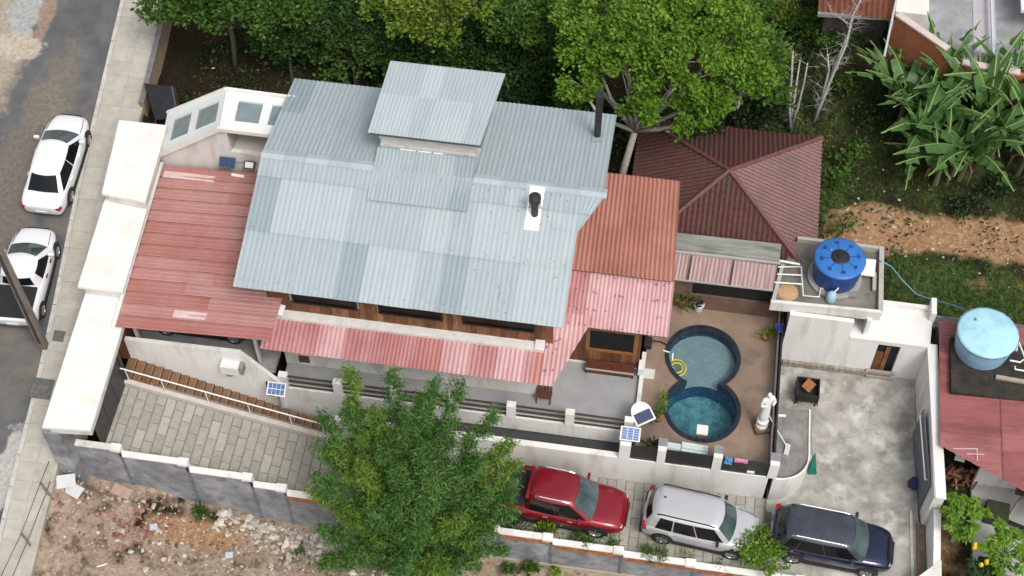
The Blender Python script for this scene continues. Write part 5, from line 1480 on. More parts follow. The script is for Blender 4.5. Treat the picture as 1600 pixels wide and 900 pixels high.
for (u, v, r_, lab) in [(520,45,1.2,'leafy understorey tree between the two tall trees at the top left'),(600,70,1.1,'leafy understorey tree close behind the left end of the raised roof'),(665,80,1.1,'leafy understorey tree below the pale branches of the yellow-green tree'),(740,85,1.1,'leafy understorey tree behind the right end of the raised roof'),
        (865,105,1.1,'leafy understorey tree under the left edge of the big bright tree'),(445,60,.9,'leafy understorey tree right of the tall thin trunk'),(905,160,.9,'leafy understorey tree just left of the rear chimney pipe'),(800,95,1.0,'leafy understorey tree below the mid green tree')]:
    p = at_h(u, v, 2.6)
    t = thing('understorey_tree', lab, 'tree', (p.x,p.y,terr(p.x,p.y)), 'leafy understorey trees behind the house')
    MB().tube([(p.x,p.y,terr(p.x,p.y)-.05),(p.x+.08,p.y,p.z-.6),(p.x,p.y,p.z+.2)], [.07,.05,.02], 7).build('trunk', bark_d, t)
    pts, out = blob_points([(p.x,p.y,p.z,r_,r_,.9),(p.x+.7*r_,p.y+.5,p.z-.3,r_*.7,r_*.7,.7),(p.x-.7*r_,p.y-.3,p.z-.4,r_*.75,r_*.75,.7),(p.x+.1,p.y+.8*r_,p.z+.2,r_*.7,r_*.7,.7)], 95, clump=.2, sub=11, hollow=.4)
    quads_obj('crown', leaves(pts, .19, .115, out, flat=.55), lf_under, t)['kind'] = 'stuff'
# shrubs and light growth between the big tree and the bananas
for i, (u, v, r_, m_, lab) in enumerate([(1212,95,.75,lf_yel,'yellow-green bush behind the multi-stemmed bare tree'),(1255,45,.85,lf_mid,'green bush at the top edge left of the bare leaning tree'),(1222,25,.7,lf_yel,'pale yellow-green bush right of the big tree at the top'),
        (1300,70,.55,lf_mid,'small green bush behind the bare leaning tree'),(1345,48,.6,lf_mid,'scrubby green bush in front of the brown shed'),(1385,75,.5,lf_dark,'dark scrub at the foot of the brown shed wall'),(1315,130,.4,lf_mid,'small weedy bush right of the bare leaning trunk'),(1300,280,.45,lf_mid,'green weed patch along the right eave of the pavilion'),(1330,250,.55,lf_mid,'low green bush right of the pavilion roof corner'),(1318,355,.35,lf_mid,'small bright weed clump beside the blue tank'),(1360,185,.7,lf_dark,'dark green bush left of the banana clump'),(1510,330,.5,lf_dark,'round dark weed on the bare earth below the bananas'),(1555,300,.6,lf_dark,'dark weed clump at the foot of the bananas on the right')]):
    p = at_h(u, v, .45)
    t = thing('bush', lab, 'bush', (p.x,p.y,terr(p.x,p.y)))
    MB().tube([(p.x,p.y,terr(p.x,p.y)-.05),(p.x,p.y,p.z+.2)], [.04,.015], 6).build('stem', bark_d, t)
    pts, out = blob_points([(p.x,p.y,p.z,r_,r_,r_*.7),(p.x+.3,p.y+.3,p.z+.2,r_*.6,r_*.6,r_*.5)], 70, clump=.2, sub=14, hollow=.35)
    quads_obj('crown', leaves(pts, .20, .10, out, flat=.45), m_, t)['kind'] = 'stuff'
# bare pale trees
white_bark = mat('bleached_bark', (.30,.29,.27), (.46,.45,.43), scale=8, rough=.9, bump=.2)
def bare(label, base, stems, twig, seed, group='bare pale trees by the bananas', tl=.5):
    base = Vector(base); base.z = terr(base.x, base.y)-.05
    t = thing('bare_tree', label, 'tree', base, group)
    r_ = np.random.default_rng(seed); tw = MB()
    for pts, r0 in stems:
        pts = [base + Vector((r_.normal()*.05, r_.normal()*.05, 0))] + [Vector(p) for p in pts]
        MB().tube(pts, list(np.linspace(r0, r0*.35, len(pts))), 7).build('trunk', white_bark, t, smooth=True)
        for k in range(twig):
            i = r_.integers(0, len(pts)-1); f_ = r_.random()
            if i == 0: f_ = .5+.5*f_
            s_ = pts[i].lerp(pts[i+1], f_); d_ = Vector((r_.normal(), r_.normal(), .45+abs(r_.normal())*.5)).normalized()*tl*(.5+r_.random())
            m1 = s_ + d_*.5 + Vector((0,0,.05)); e = s_ + d_
            tw.tube([s_, m1, e], [r0*.16, r0*.10, r0*.04], 4, caps=False)
            for q in range(2):
                e2 = m1 + Vector((r_.normal(), r_.normal(), .3+r_.random()*.4))*tl*.35
                tw.tube([m1, e2], [r0*.08, r0*.03], 4, caps=False)
    o = tw.build('twigs', white_bark, t); o['kind'] = 'stuff'
bare('bare white tree with three upright stems behind the pavilion corner', P(1231,206,1.4), [([P(1233,165,3.2),P(1237,115,5.0),P(1239,80,6.0)],.09),([P(1240,160,3.4),P(1250,95,5.6)],.08),([P(1246,170,3.0),P(1256,130,4.6),P(1262,98,5.6)],.07),([P(1222,140,3.8),P(1212,105,4.8)],.05)], 9, 3, tl=.55)
bare('bare pale leaning tree with dense twigs beside the banana clump', P(1272,194,1.3), [([P(1288,150,2.8),P(1302,115,4.0),P(1322,70,5.4),P(1332,25,6.6),P(1345,0,7.2)],.085),([P(1285,155,2.6),P(1295,110,4.0),P(1293,85,5)],.09),([P(1330,40,6.0),P(1300,20,6.6)],.06)], 30, 5, tl=.6)
bare('low bare grey twiggy bush at the left edge of the bananas', P(1392,130,1.8), [([P(1390,105,2.4),P(1385,95,2.9)],.05),([P(1400,108,2.3),P(1425,98,2.8)],.04),([P(1380,115,2.2),P(1360,110,2.5)],.04)], 26, 6, tl=.75)

bare('thin bare grey shrub in front of the brown shed', P(1368,70,1.9), [([P(1366,45,3.2),P(1372,20,4.2)],.04),([P(1358,50,3.0),P(1345,25,3.8)],.035),([P(1378,50,3.0),P(1392,35,3.6)],.03)], 26, 8, tl=.6)
# ---- banana clump: every leaf a part
ban_m = leafmat('banana_leaf', (.042,.11,.028), (.095,.195,.05), scale=1.2, island=.25, trans=.25, rough=.4)
rib_m = mat('banana_midrib', (.16,.24,.07), (.22,.30,.10), scale=5, rough=.5)
old_m = mat('banana_dry', (.16,.10,.05), (.26,.17,.09), scale=6, rough=.9)
BL = []
for q in range(6):
    r_ = np.random.default_rng(40+q); n = 15; Lf = 1.0; droop = .22+.45*r_.random()
    mes = bpy.data.meshes.new('banana_leaf'); vs = []; fs = []; mi = []
    for i in range(n+1):
        s_ = i/n; x = Lf*s_*(1-.12*droop*s_); z = .25*math.sin(s_*1.7)*.4 - droop*s_*s_*.8
        wd = .165*math.sin(math.pi*min(1,.06+.94*s_)**.72)*(1 if 0 < i < n else .15)
        if i == 0: wd = .012
        j1 = 1-.45*r_.random()*(i % 2); j2 = 1-.45*r_.random()*((i+1) % 2)
        vs += [(x-.02*j1, wd*j1, z-.055*wd/.165), (x, .010, z), (x, -.010, z), (x-.02*j2, -wd*j2, z-.055*wd/.165)]
    for i in range(n):
        a = 4*i
        fs.append((a+1,a+2,a+6,a+5)); mi.append(1)
        if r_.random() > .16: fs.append((a,a+1,a+5,a+4)); mi.append(0)
        if r_.random() > .16: fs.append((a+2,a+3,a+7,a+6)); mi.append(0)
    mes.from_pydata(vs, [], fs); mes.materials.append(ban_m); mes.materials.append(rib_m)
    mes.polygons.foreach_set('material_index', mi)
    BL.append(mes)
bg_ = 'banana plants in the clump on the right'
bans = [(1425,245,2.6,'banana plant at the lower left of the clump'),(1462,285,2.4,'banana plant at the front of the clump above the bare earth'),(1500,275,3.0,'banana plant front centre of the clump beside the dry stems'),(1545,255,2.8,'banana plant front right of the clump'),
        (1590,270,2.8,'banana plant at the right picture edge, lower one'),(1405,190,2.8,'banana plant farthest left, beside the twiggy bare bush'),(1455,175,3.2,'tall banana plant in front of the orange brick parapet'),(1510,190,3.0,'tallest banana plant in the middle of the clump'),
        (1560,180,3.3,'banana plant back right of the clump with one yellow leaf'),(1600,190,2.8,'banana plant at the right picture edge, upper one'),(1480,140,2.0,'banana plant at the back of the clump under the brick wall'),(1572,140,2.1,'banana plant at the back below the balcony railing'),(1385,160,2.4,'small banana plant at the far left edge of the clump'),(1440,215,2.6,'banana plant behind the front left plant of the clump'),(1525,225,2.8,'banana plant in the middle of the clump behind the dry stems'),(1590,225,2.8,'banana plant second from the bottom at the right picture edge'),(1530,150,2.1,'banana plant at the back below the pale walkway')]
for bi, (u, v, h, lab) in enumerate(bans):
    p = P(u, v, 1.4); z0 = terr(p.x, p.y); p = P(u, v, z0+.1); z0 = terr(p.x, p.y)
    t = thing('banana_plant', lab, 'banana plant', (p.x,p.y,z0), bg_)
    hs_ = h*.60
    MB().tube([(p.x,p.y,z0-.05),(p.x+rng.normal()*.06,p.y,z0+hs_*.5),(p.x,p.y,z0+hs_)], [.13,.11,.07], 8).build('stem', mat('banana_stem',(.12,.14,.06),(.20,.17,.10),scale=5,rough=.7,stretch=(3,3,.6)), t)
    nl = 13; a0 = rng.random()*6.28
    for k in range(nl):
        o = bpy.data.objects.new('leaf', BL[int(rng.integers(0,6))]); COL.objects.link(o); o.parent = t
        sc = h*(.85+.35*rng.random()) if k < 9 else h*.65
        el = (.15+.75*rng.random()) if k < 6 else (1.05+.25*rng.random())
        o.location = (0,0,hs_-.05+.1*rng.random())
        o.scale = (sc, sc*.86, sc)
        o.rotation_euler = (rng.normal()*.35, -el, a0 + 2*math.pi*k/nl*1.0 + rng.normal()*.25)
        if bi == 8 and k == 0:
            me2 = o.data.copy(); me2.materials[0] = mat('banana_yellow_leaf',(.42,.52,.04),(.5,.6,.06),scale=2,rough=.45); o.data = me2; o['label'] = 'bright yellow-green young leaf'
    if bi in (1,2,3,4):
        for k in range(3):
            a = rng.random()*6.28
            MB().tube([(p.x+.1*math.cos(a),p.y+.1*math.sin(a),z0+hs_*.8),(p.x+.45*math.cos(a),p.y+.45*math.sin(a),z0+hs_*.55),(p.x+.5*math.cos(a),p.y+.5*math.sin(a),z0+.1)], [.02,.05,.02], 5).build('dry_leaf', old_m, t)

# ---- the bamboo clump in front
bb = Vector((-1.7,-12.75,0)); bb.z = terr(bb.x, bb.y)
BM = thing('bamboo_clump', 'big feathery green bamboo clump in front of the boundary wall', 'bamboo', bb)
culm = mat('bamboo_culm', (.12,.15,.04), (.20,.20,.07), scale=4, rough=.6)
tips = [(545,575,7.0),(505,650,6.2),(492,745,5.2),(610,580,7.2),(580,640,6.8),(688,592,7.2),(720,600,7.0),(775,645,6.6),(805,690,6.0),(800,770,5.0),(640,645,7.2),(700,670,7.0),(560,720,6.2),(620,730,6.6),(680,745,6.4),(745,720,6.2),
        (530,800,4.6),(500,830,3.8),(580,800,5.0),(650,820,5.0),(720,810,5.0),(770,830,4.2),(560,870,3.6),(620,890,3.8),(690,890,3.8),(745,880,3.6),(590,690,6.6),(660,700,7.0),(520,705,5.8),(760,770,5.4),(540,640,6.6),(660,620,7.2),(815,722,5.4),(808,748,4.9),(800,800,4.2),(498,700,5.6),(487,770,4.6),(785,860,3.4),(500,880,3.0)]
r9 = np.random.default_rng(21)
while len(tips) < 50:
    a_, q_ = r9.random()*6.28, r9.random()**.5
    u_, v_ = 650+162*q_*math.cos(a_), 742+168*q_*math.sin(a_)
    if v_ < 905: tips.append((u_, v_, 7.3-(v_-570)/330*4.0+r9.normal()*.3))
Vs = [[], []]
for ti, (u, v, z) in enumerate(tips):
    tip = P(u, v, z)
    s_ = bb + Vector((rng.normal()*.5, rng.normal()*.35, 0))
    ctrl = s_.lerp(tip, .35); ctrl.z = tip.z*.80
    pts = [s_*( (1-q)**2) + ctrl*(2*q*(1-q)) + tip*(q*q) for q in np.linspace(0,1,9)]
    MB().tube(pts, list(np.linspace(.035,.008,9)), 5).build('culm', culm, BM, smooth=True)
    n_t = 42
    for k in range(n_t):
        q = .42 + .58*(k+rng.random())/n_t
        c = s_*((1-q)**2) + ctrl*(2*q*(1-q)) + tip*(q*q)
        spread = .78*(1.04-q)**.62 + .06
        a = rng.random()*6.28; rr_ = spread*(.25+.75*rng.random())
        cc = np.array([c.x+rr_*math.cos(a), c.y+rr_*math.sin(a), c.z - .12*rng.random() + .10*rng.random()])
        nl = 46
        pp = cc + rng.normal(size=(nl,3))*np.array([.12,.12,.09])
        out = unit(np.tile(np.array([[math.cos(a), math.sin(a), -.15]]), (nl,1)) + rng.normal(size=(nl,3))*.45)
        Vs[1 if (ti % 4 == 0 and q > .6) else 0].append(leaves(pp, .23, .038, out, updown=-.12, flat=.45))
quads_obj('foliage', np.concatenate(Vs[0]), lf_bam, BM)['kind'] = 'stuff'
quads_obj('foliage', np.concatenate(Vs[1]), lf_bamy, BM)['kind'] = 'stuff'

# ---- shrubs in the parking strip
def shrub(name, label, u, v, r_, h, lm, L=.16, W=.06, dens=120, flat=.35, up=.25, group=None, y=None, zb=None):
    p = P(u, v, h*.5 + (zb or 0)); z0 = zb if zb is not None else zdrive(p.x)+.03
    p = P(u, v, z0+h*.5)
    t = thing(name, label, 'shrub', (p.x,p.y,z0), group)
    MB().tube([(p.x,p.y,z0-.02),(p.x,p.y,z0+h*.6)], [.03,.012], 6).build('stem', bark_d, t)
    pts, out = blob_points([(p.x,p.y,z0+h*.5,r_,r_*.85,h*.5)], dens, clump=.12, sub=26, hollow=.35)
    quads_obj('crown', leaves(pts, L, W, out, updown=up, flat=flat), lm, t)['kind'] = 'stuff'
hg = 'shrubs along the parking wall'
shrub('shrub','bright yellow-green shrub beside the red pickup',853,828,.42,.75,lf_yel,L=.2,W=.09,group=hg)
shrub('shrub','dark feathery shrub under the door of the red pickup',908,842,.52,.65,lf_mid,L=.2,W=.035,dens=170,group=hg)
shrub('shrub','dark feathery shrub between bamboo and yellow-green shrub',808,822,.5,.65,lf_dark,L=.2,W=.035,dens=170,group=hg)
shrub('shrub','small green weed in front of the red pickup nose',963,851,.26,.4,lf_mid,L=.18,W=.05,group=hg)
shrub('shrub','feathery green shrub at the rear wheel of the silver SUV',1024,864,.5,.6,lf_mid,L=.2,W=.035,dens=170,group=hg)
shrub('shrub','thin yellowish weed under the door of the silver SUV',1070,872,.35,.35,lf_yel,L=.16,W=.03,dens=60,group=hg)
shrub('shrub','tiny dark weed below the silver SUV front door',1128,884,.25,.25,lf_dark,L=.16,W=.04,dens=80,group=hg)
shrub('shrub','round leafy green shrub between the silver and the navy SUV',1190,862,.98,1.5,lf_bright,L=.15,W=.09,dens=170,flat=.5,up=.1,group=hg)
lg = 'plants at the foot of the boundary wall'
def lowplant(label, u, v, r_, h, lm, L=.2, W=.08, dens=90):
    p = at_h(u, v, h*.5); z0 = terr(p.x, p.y)
    t = thing('low_plant', label, 'plant', (p.x,p.y,z0), lg)
    pts, out = blob_points([(p.x,p.y,z0+h*.45,r_,r_*.8,h*.5)], dens, clump=.1, sub=20, hollow=.3)
    quads_obj('foliage', leaves(pts, L, W, out, updown=.3, flat=.3), lm, t)['kind'] = 'stuff'
    MB().tube([(p.x,p.y,z0-.03),(p.x,p.y,z0+h*.5)], [.02,.01], 5).build('stem', bark_d, t)
lowplant('dark green grass tuft at the grey wall in the rubble lot',312,800,.38,.5,lf_mid,L=.3,W=.04,dens=140)
lowplant('broad-leaved green plant below the orange brick coping',828,884,.3,.5,lf_mid,L=.24,W=.15)
lowplant('small broad-leaved plant right of the other broad-leaved one',866,896,.22,.35,lf_bright,L=.2,W=.12)
lowplant('low green plant at the right foot of the bamboo',798,893,.35,.4,lf_mid,L=.22,W=.10)
lowplant('pale weed at the left foot of the bamboo',470,862,.3,.35,lf_mid,L=.2,W=.05)

# ---- papaya trees at the bottom right, with yellow fruit
pg = 'papaya trees at the bottom right'
fruit_m = mat('yellow_fruit', (.65,.42,.015), (.75,.55,.04), scale=6, rough=.5)
for (u, v, r_, h, lab, fr_) in ((1508,806,.95,2.1,'papaya tree with yellow fruit growing against the white yard wall',[(1527,852)]),(1572,862,1.15,2.0,'papaya tree with yellow fruit at the very bottom right corner',[(1538,880)]),(1535,905,.8,1.5,'dark papaya sapling at the bottom picture edge',[])):
    p = P(u, v, h-.15); z0 = terr(p.x, p.y)
    t = thing('papaya_tree', lab, 'tree', (p.x,p.y,z0), pg)
    MB().tube([(p.x,p.y,z0-.05),(p.x+.05,p.y,h*.5),(p.x,p.y,h-.3)], [.08,.07,.05], 8).build('trunk', bark_l, t)
    V = []; stalk = MB()
    for k in range(34):
        a = rng.random()*6.28; el = rng.random()*1.0 - .05; rr_ = r_*(.35+.65*rng.random())
        tipp = Vector((p.x+rr_*math.cos(a)*math.cos(el), p.y+rr_*math.sin(a)*math.cos(el), h-.3+.75*rr_*math.sin(el)))
        stalk.tube([(p.x,p.y,h-.35), tipp], [.014,.008], 4, caps=False)
        nl = 22; ang_ = np.linspace(0, 2*math.pi, nl, endpoint=False)
        out = np.stack([np.cos(ang_), np.sin(ang_), -.15*np.ones(nl)], 1)
        C = np.array(tipp) + out*.14 + rng.normal(size=(nl,3))*.04
        V.append(leaves(C, .26, .10, out*1.6, flat=.8))
    tag(stalk.build('leaf_stalks', lf_mid, t), kind='stuff')
    quads_obj('crown', np.concatenate(V), lf_bright if fr_ else lf_dark, t)['kind'] = 'stuff'
    for (fu, fv) in fr_:
        q = P(fu, fv, h-.30)
        for k in range(3):
            MB().lathe((q.x+rng.normal()*.09,q.y+rng.normal()*.09,q.z+rng.normal()*.05-.1), [(.02,-.02),(.075,.05),(.09,.12),(.06,.2),(.015,.24)], 10).build('fruit', fruit_m, t, smooth=True)

# ---- grass and undergrowth (nobody could count it)
def scatter_ground(n, fn, seed):
    r_ = np.random.default_rng(seed)
    x = r_.uniform(-16, 23, n*6); y = r_.uniform(-16, 20, n*6)
    pr = fn(x, y); k = r_.random(n*6) < pr
    x, y = x[k][:n], y[k][:n]
    return x, y, terr_np(x, y)
def nz(x, y): return .5+.25*np.sin(x*1.3+2*np.sin(y*.7))+.25*np.sin(y*1.7+2*np.sin(x*.9+1))
def p_grass(x, y):
    z = zone_np(x, y); inside = (x > 12.2) & (y > .6) & (x < 23) | (x > 4) & (y > 8.2)
    return np.where(inside, np.clip(z[...,1]*1.3 - z[...,0]*1.1, 0, 1)*(.25+.75*nz(x,y)), 0)
x, y, z = scatter_ground(30000, p_grass, 1)
C = np.stack([x, y, z+.06], 1)
o = quads_obj('grass', leaves(C, .22, .035, np.tile([[0,0,.6]], (len(C),1)), updown=.25, flat=.2), leafmat('grass_blade', (.06,.125,.02), (.12,.20,.045), scale=1.1, island=.4), None); tag(o, kind='stuff')
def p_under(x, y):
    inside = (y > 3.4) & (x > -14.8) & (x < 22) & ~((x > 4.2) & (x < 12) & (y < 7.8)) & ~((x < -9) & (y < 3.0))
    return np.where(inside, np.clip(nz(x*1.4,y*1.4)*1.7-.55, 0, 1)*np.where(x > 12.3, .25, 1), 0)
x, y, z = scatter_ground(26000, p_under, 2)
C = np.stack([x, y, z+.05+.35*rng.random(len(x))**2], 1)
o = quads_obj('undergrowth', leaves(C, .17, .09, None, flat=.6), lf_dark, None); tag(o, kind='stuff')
x, y, z = scatter_ground(2500, lambda a, b: p_under(a,b)*(nz(a*2.3,b*2.1) > .62), 3)
C = np.stack([x, y, z+.1+.4*rng.random(len(x))], 1)
o = quads_obj('undergrowth', leaves(C, .2, .11, None, flat=.6), lf_mid, None); tag(o, kind='stuff')
x, y, z = scatter_ground(4000, lambda a, b: np.where((b > 3.4) & (a > -14.8) & (a < 13) & ~((a > 4.2) & (a < 12) & (b < 7.8)) & ~((a < -9) & (b < 3.0)), .6, 0), 4)
C = np.stack([x, y, z+.03], 1)
o = quads_obj('leaf_litter', leaves(C, .14, .07, None, flat=.9), mat('dead_leaf', (.10,.055,.025), (.20,.12,.06), scale=3, rough=.9, island=.4), None); tag(o, kind='stuff')

# ---- rubble of the vacant lot
def stones(name, n, region, size, m, seed, kind='stuff'):
    r_ = np.random.default_rng(seed); mb = MB()
    base = [(0,0,1),(.9,0,.3),(.28,.85,.3),(-.72,.53,.3),(-.72,-.53,.3),(.28,-.85,.3),(.6,.4,-.6),(-.5,.6,-.6),(-.4,-.7,-.6),(.55,-.5,-.6)]
    bf = [(0,1,2),(0,2,3),(0,3,4),(0,4,5),(0,5,1),(1,6,2),(2,7,3),(3,8,4),(4,8,5),(5,9,1),(1,9,6),(2,6,7),(3,7,8),(5,8,9)]
    for k in range(n):
        x, y = region(r_)
        s = size*(.35+1.1*r_.random()**2.2)
        a = r_.random()*6.28; ca, sa = math.cos(a), math.sin(a); sx, sy, sz = s*(.7+.6*r_.random()), s*(.6+.5*r_.random()), s*(.4+.4*r_.random())
        z = terr(x, y)
        vs = []
        for (bx,by,bz) in base:
            q = 1+.25*r_.normal(); X, Y = bx*sx*q, by*sy*q
            vs.append((x+X*ca-Y*sa, y+X*sa+Y*ca, z+bz*sz*q*.8+sz*.2))
        mb.add(vs, bf)
    o = mb.build(name, m); tag(o, kind=kind); return o
def reg_lot(r): return (r.uniform(-15,-1.5), -11.3-abs(r.normal())*1.9)
def reg_wall(r): return (r.uniform(-9.5,-4), -11.25-abs(r.normal())*.55)
def reg_red(r): return (-12.6+r.normal()*1.1, -12.6+r.normal()*.65)
stones('rubble', 750, reg_lot, .085, mat('rubble_stone', (.34,.30,.25), (.52,.48,.42), scale=3, rough=.95, island=.4), 11)
stones('rubble', 260, reg_wall, .14, mat('rubble_pale', (.42,.38,.32), (.55,.51,.45), scale=3, rough=.95, island=.35), 12)
stones('brick_rubble', 300, reg_red, .085, mat('rubble_red', (.22,.10,.08), (.34,.18,.14), scale=3, rough=.95, island=.45), 13)
stones('dirt_clods', 420, lambda r: (r.uniform(-14,-2), -11.4-abs(r.normal())*1.7), .07, mat('clod', (.13,.085,.055), (.22,.15,.10), scale=3, rough=.95, island=.4), 14)
stones('garden_stones', 160, lambda r: (r.uniform(13,22), 5.0+r.normal()*1.0), .06, mat('rubble_pale', (.42,.38,.32)), 15)
stones('garden_stones', 60, lambda r: (r.uniform(-14,-6), r.uniform(4,12)), .06, mat('rubble_stone', (.34,.30,.25)), 16)

# ================================================================== SMALL THINGS
pole_m = mat('pole_concrete', (.15,.125,.10), (.23,.20,.165), scale=3, rough=.95, bump=.15, stretch=(2,2,.5))
p = P(68,541,3.4)
for _ in range(5): p = P(68,541,zstreet(p.y)+.12)
UP = thing('utility_pole', 'brown-grey concrete utility pole rising from the pavement at the left', 'utility pole', p)
mb = MB(); h = 10.0
vs = []
for z_, s_ in ((-.1,.17),(h,.10)):
    vs += [(p.x-s_,p.y-s_*.8,p.z+z_),(p.x+s_,p.y-s_*.8,p.z+z_),(p.x+s_,p.y+s_*.8,p.z+z_),(p.x-s_,p.y+s_*.8,p.z+z_)]
mb.add(vs, [(3,2,1,0),(4,5,6,7),(0,1,5,4),(1,2,6,5),(2,3,7,6),(3,0,4,7)]).build('shaft', pole_m, UP, bevel=.015)
mb = MB(); s_ = .166
mb.box(p.x-.05,p.x+.05,p.y-.155,p.y-.115,p.z+.4,p.z+6).build('recess', mat('pole_recess',(.05,.045,.045),rough=.9), UP)
MB().beam((p.x-.7,p.y,p.z+9.4),(p.x+.7,p.y,p.z+9.4),.09,.12).build('cross_arm', pole_m, UP)
for x_ in (-.6,0,.6): MB().lathe((p.x+x_,p.y,p.z+9.47), [(.04,0),(.06,.05),(.03,.12),(.05,.16)], 8).build('insulator', mat('insulator',(.4,.36,.32),rough=.4), UP)

# wire fence of the vacant lot
WF = thing('wire_fence', 'two dark wires on short leaning wooden stakes at the edge of the lot', 'fence', at_h(70,760,0))
stake = mat('old_stake', (.16,.12,.09), (.26,.21,.16), scale=5, rough=.95)
S1 = at_h(83,780,0); S2 = at_h(52,858,0); S0 = at_h(100,740,0); S3 = at_h(15,935,0)
tops = []
for s_, (du, dv) in ((S1,(-.25,.1)),(S2,(-.2,.1))):
    e = s_ + Vector((du,dv,1.0)); tops.append(e)
    MB().tube([s_-Vector((0,0,.2)), e], [.05,.045], 7).build('stake', stake, WF)
wire_m = mat('dark_wire', (.05,.045,.04), rough=.8)
a0 = P(83,705,2.3); a1 = P(92,712,1.9)
MB().tube([a0, tops[0], tops[1], S3+Vector((-.2,0,1.0))], .014, 5).build('wire', wire_m, WF)
MB().tube([a1, S1.lerp(tops[0],.5), S2.lerp(tops[1],.5), S3+Vector((0,0,.5))], .014, 5).build('wire', wire_m, WF)
q = at_h(38,830,.05)
mb = MB(); pts = [q+Vector((.28*math.cos(t), .30*math.sin(t), .03)) for t in np.linspace(-1.6,2.4,14)]
single(mb.tube(pts, .05, 7), 'curved_pipe', mat('pipe_cream',(.66,.62,.54),rough=.5), 'cream curved piece of pipe lying at the lower wooden stake', 'pipe', q, smooth=True)
for k, (u, v, rx, ry, ang, lab) in enumerate([(103,752,.34,.24,.3,'upper of two pale broken boards leaning at the grey wall corner'),(112,764,.42,.22,-.35,'lower of two pale broken boards near the grey wall corner')]):
    q = at_h(u, v, .12)
    mb = MB().obox(q, Vector((math.cos(ang),math.sin(ang),.0))*rx, Vector((-math.sin(ang),math.cos(ang),.25))*ry, (0,0,.015))
    single(mb, 'broken_board', mat('pale_board',(.50,.52,.53),(.60,.61,.62),scale=3,rough=.8), lab, 'board', q, 'pale broken boards in the lot', bevel=.006)
q = at_h(155,886,.04); single(MB().tube([q+Vector((-.25,-.1,0)), q+Vector((.25,.16,.03))], .03, 6), 'white_stick', white, 'short white stick lying on the rubble near the bottom', 'stick', q)
for (u, v, lab) in ((240,823,'blue-grey plastic scrap in the middle of the rubble'),(358,867,'blue-grey plastic scrap in the rubble near the bamboo')):
    q = at_h(u, v, .08); single(MB().obox(q, (.14,.03,.02), (-.02,.10,.06), (0,-.02,.03)), 'plastic_scrap', mat('scrap_blue',(.42,.45,.50),rough=.5), lab, 'scrap', q, 'plastic scraps in the rubble', bevel=.02)
q = at_h(190,768,.05); single(MB().obox(q, (.38,-.09,0), (.05,.2,.03), (0,0,.04)), 'broken_slab', mat('pink_slab',(.36,.25,.20),(.44,.33,.27),scale=4,rough=.9), 'flat pinkish broken slab at the foot of the grey wall', 'slab', q, bevel=.02)

# solar lamps
pv = mat('solar_cells', (.055,.12,.30), (.10,.19,.42), scale=9, rough=.2, spec=.6)
pvd = mat('solar_dark', (.012,.025,.085), rough=.15, spec=.6)
def solar(label, c, wd, ht, tilt, azi, post_pt, cells=(3,4), frame=white, pm=pv, post_m=mgrey):
    c = Vector(c); t = thing('solar_lamp', label, 'solar lamp', post_pt, 'solar lamps around the house')
    ex = Vector((math.cos(azi), math.sin(azi), 0)); n_ = Vector((math.sin(azi)*math.sin(tilt), -math.cos(azi)*math.sin(tilt), math.cos(tilt))); ey = n_.cross(ex)
    fr_ = MB().obox(c, ex*wd/2, ey*ht/2, n_*.025).build('panel_frame', frame, t, bevel=.006)
    nx_, ny_ = cells
    for i in range(nx_):
        for j in range(ny_):
            cc = c + ex*wd*.88*((i+.5)/nx_-.5) + ey*ht*.86*((j+.5)/ny_-.5) + n_*.028
            MB().obox(cc, ex*wd*.88/nx_*.45, ey*ht*.86/ny_*.44, n_*.003).build('cell', pm, fr_)
    pp = Vector(post_pt); MB().tube([pp, c - n_*.03], .055, 8).build('post', post_m, t)
    return t
c = P(432,608,2.75); solar('small solar lamp on a grey post at the end of the brown stair', c, .72, .52, .5, 0, (c.x-.05,c.y+.12,.9), (4,2))
c = P(985,678,2.95); solar('solar lamp panel above the white wall beside the pool deck', c, .74, .52, .5, 0, (c.x-.0,c.y+.10,1.2), (3,5))
MB()
c = P(355,254,6.35); solar('dark solar panel on the wall above the red carport roof', c, .62, .42, .8, 0, (c.x,.48,6.2), (3,2), frame=mat('frame_blue',(.05,.08,.14),rough=.4), pm=mat('solar_navy',(.03,.06,.14),rough=.2))
c = P(390,258,6.3)
FL = thing('flood_light', 'small square floodlight with white face beside the dark solar panel', 'floodlight', (c.x,c.y+.1,6.0))
MB().obox(c, (.22,0,0), (0,.12,.10), (0,-.04,.05)).build('housing', dgrey, FL, bevel=.015)
MB().obox(c+Vector((0,-.045,.058)), (.16,0,0), (0,.085,.07), (0,-.006,.008)).build('lens', white, FL)
MB().beam(c+Vector((-.6,.1,-.02)), c+Vector((-.23,.1,-.02)), .03, .03).build('bracket', mgrey, FL)
# rounded white lamp head with a dark solar panel
c = P(1004,649,2.75)
RL = thing('solar_lamp', 'rounded white lamp head with dark tilted solar panel at the terrace corner', 'solar lamp', (c.x-.15,c.y+.1,1.9), 'solar lamps around the house')
az_ = .62; ex = Vector((math.cos(az_), math.sin(az_), 0)); n_ = Vector((math.sin(az_)*.35, -math.cos(az_)*.35, .94)).normalized(); ey = n_.cross(ex)
pts = [c + ex*(.40*math.cos(t)) + ey*(.10+.42*math.sin(t)) for t in np.linspace(0, math.pi, 14)] + [c - ex*.40 - ey*.32, c + ex*.40 - ey*.32]
mb = MB(); k_ = len(pts); mb.add([q+n_*.05 for q in pts]+[q-n_*.05 for q in pts], [tuple(range(k_)), tuple(range(2*k_-1,k_-1,-1))]+[(i,k_+i,k_+(i+1)%k_,(i+1)%k_) for i in range(k_)])
hd = mb.build('lamp_head', white, RL)
MB().obox(c - ey*.06 + n_*.055, ex*.34, ey*.20, n_*.006).build('panel', pvd, RL)
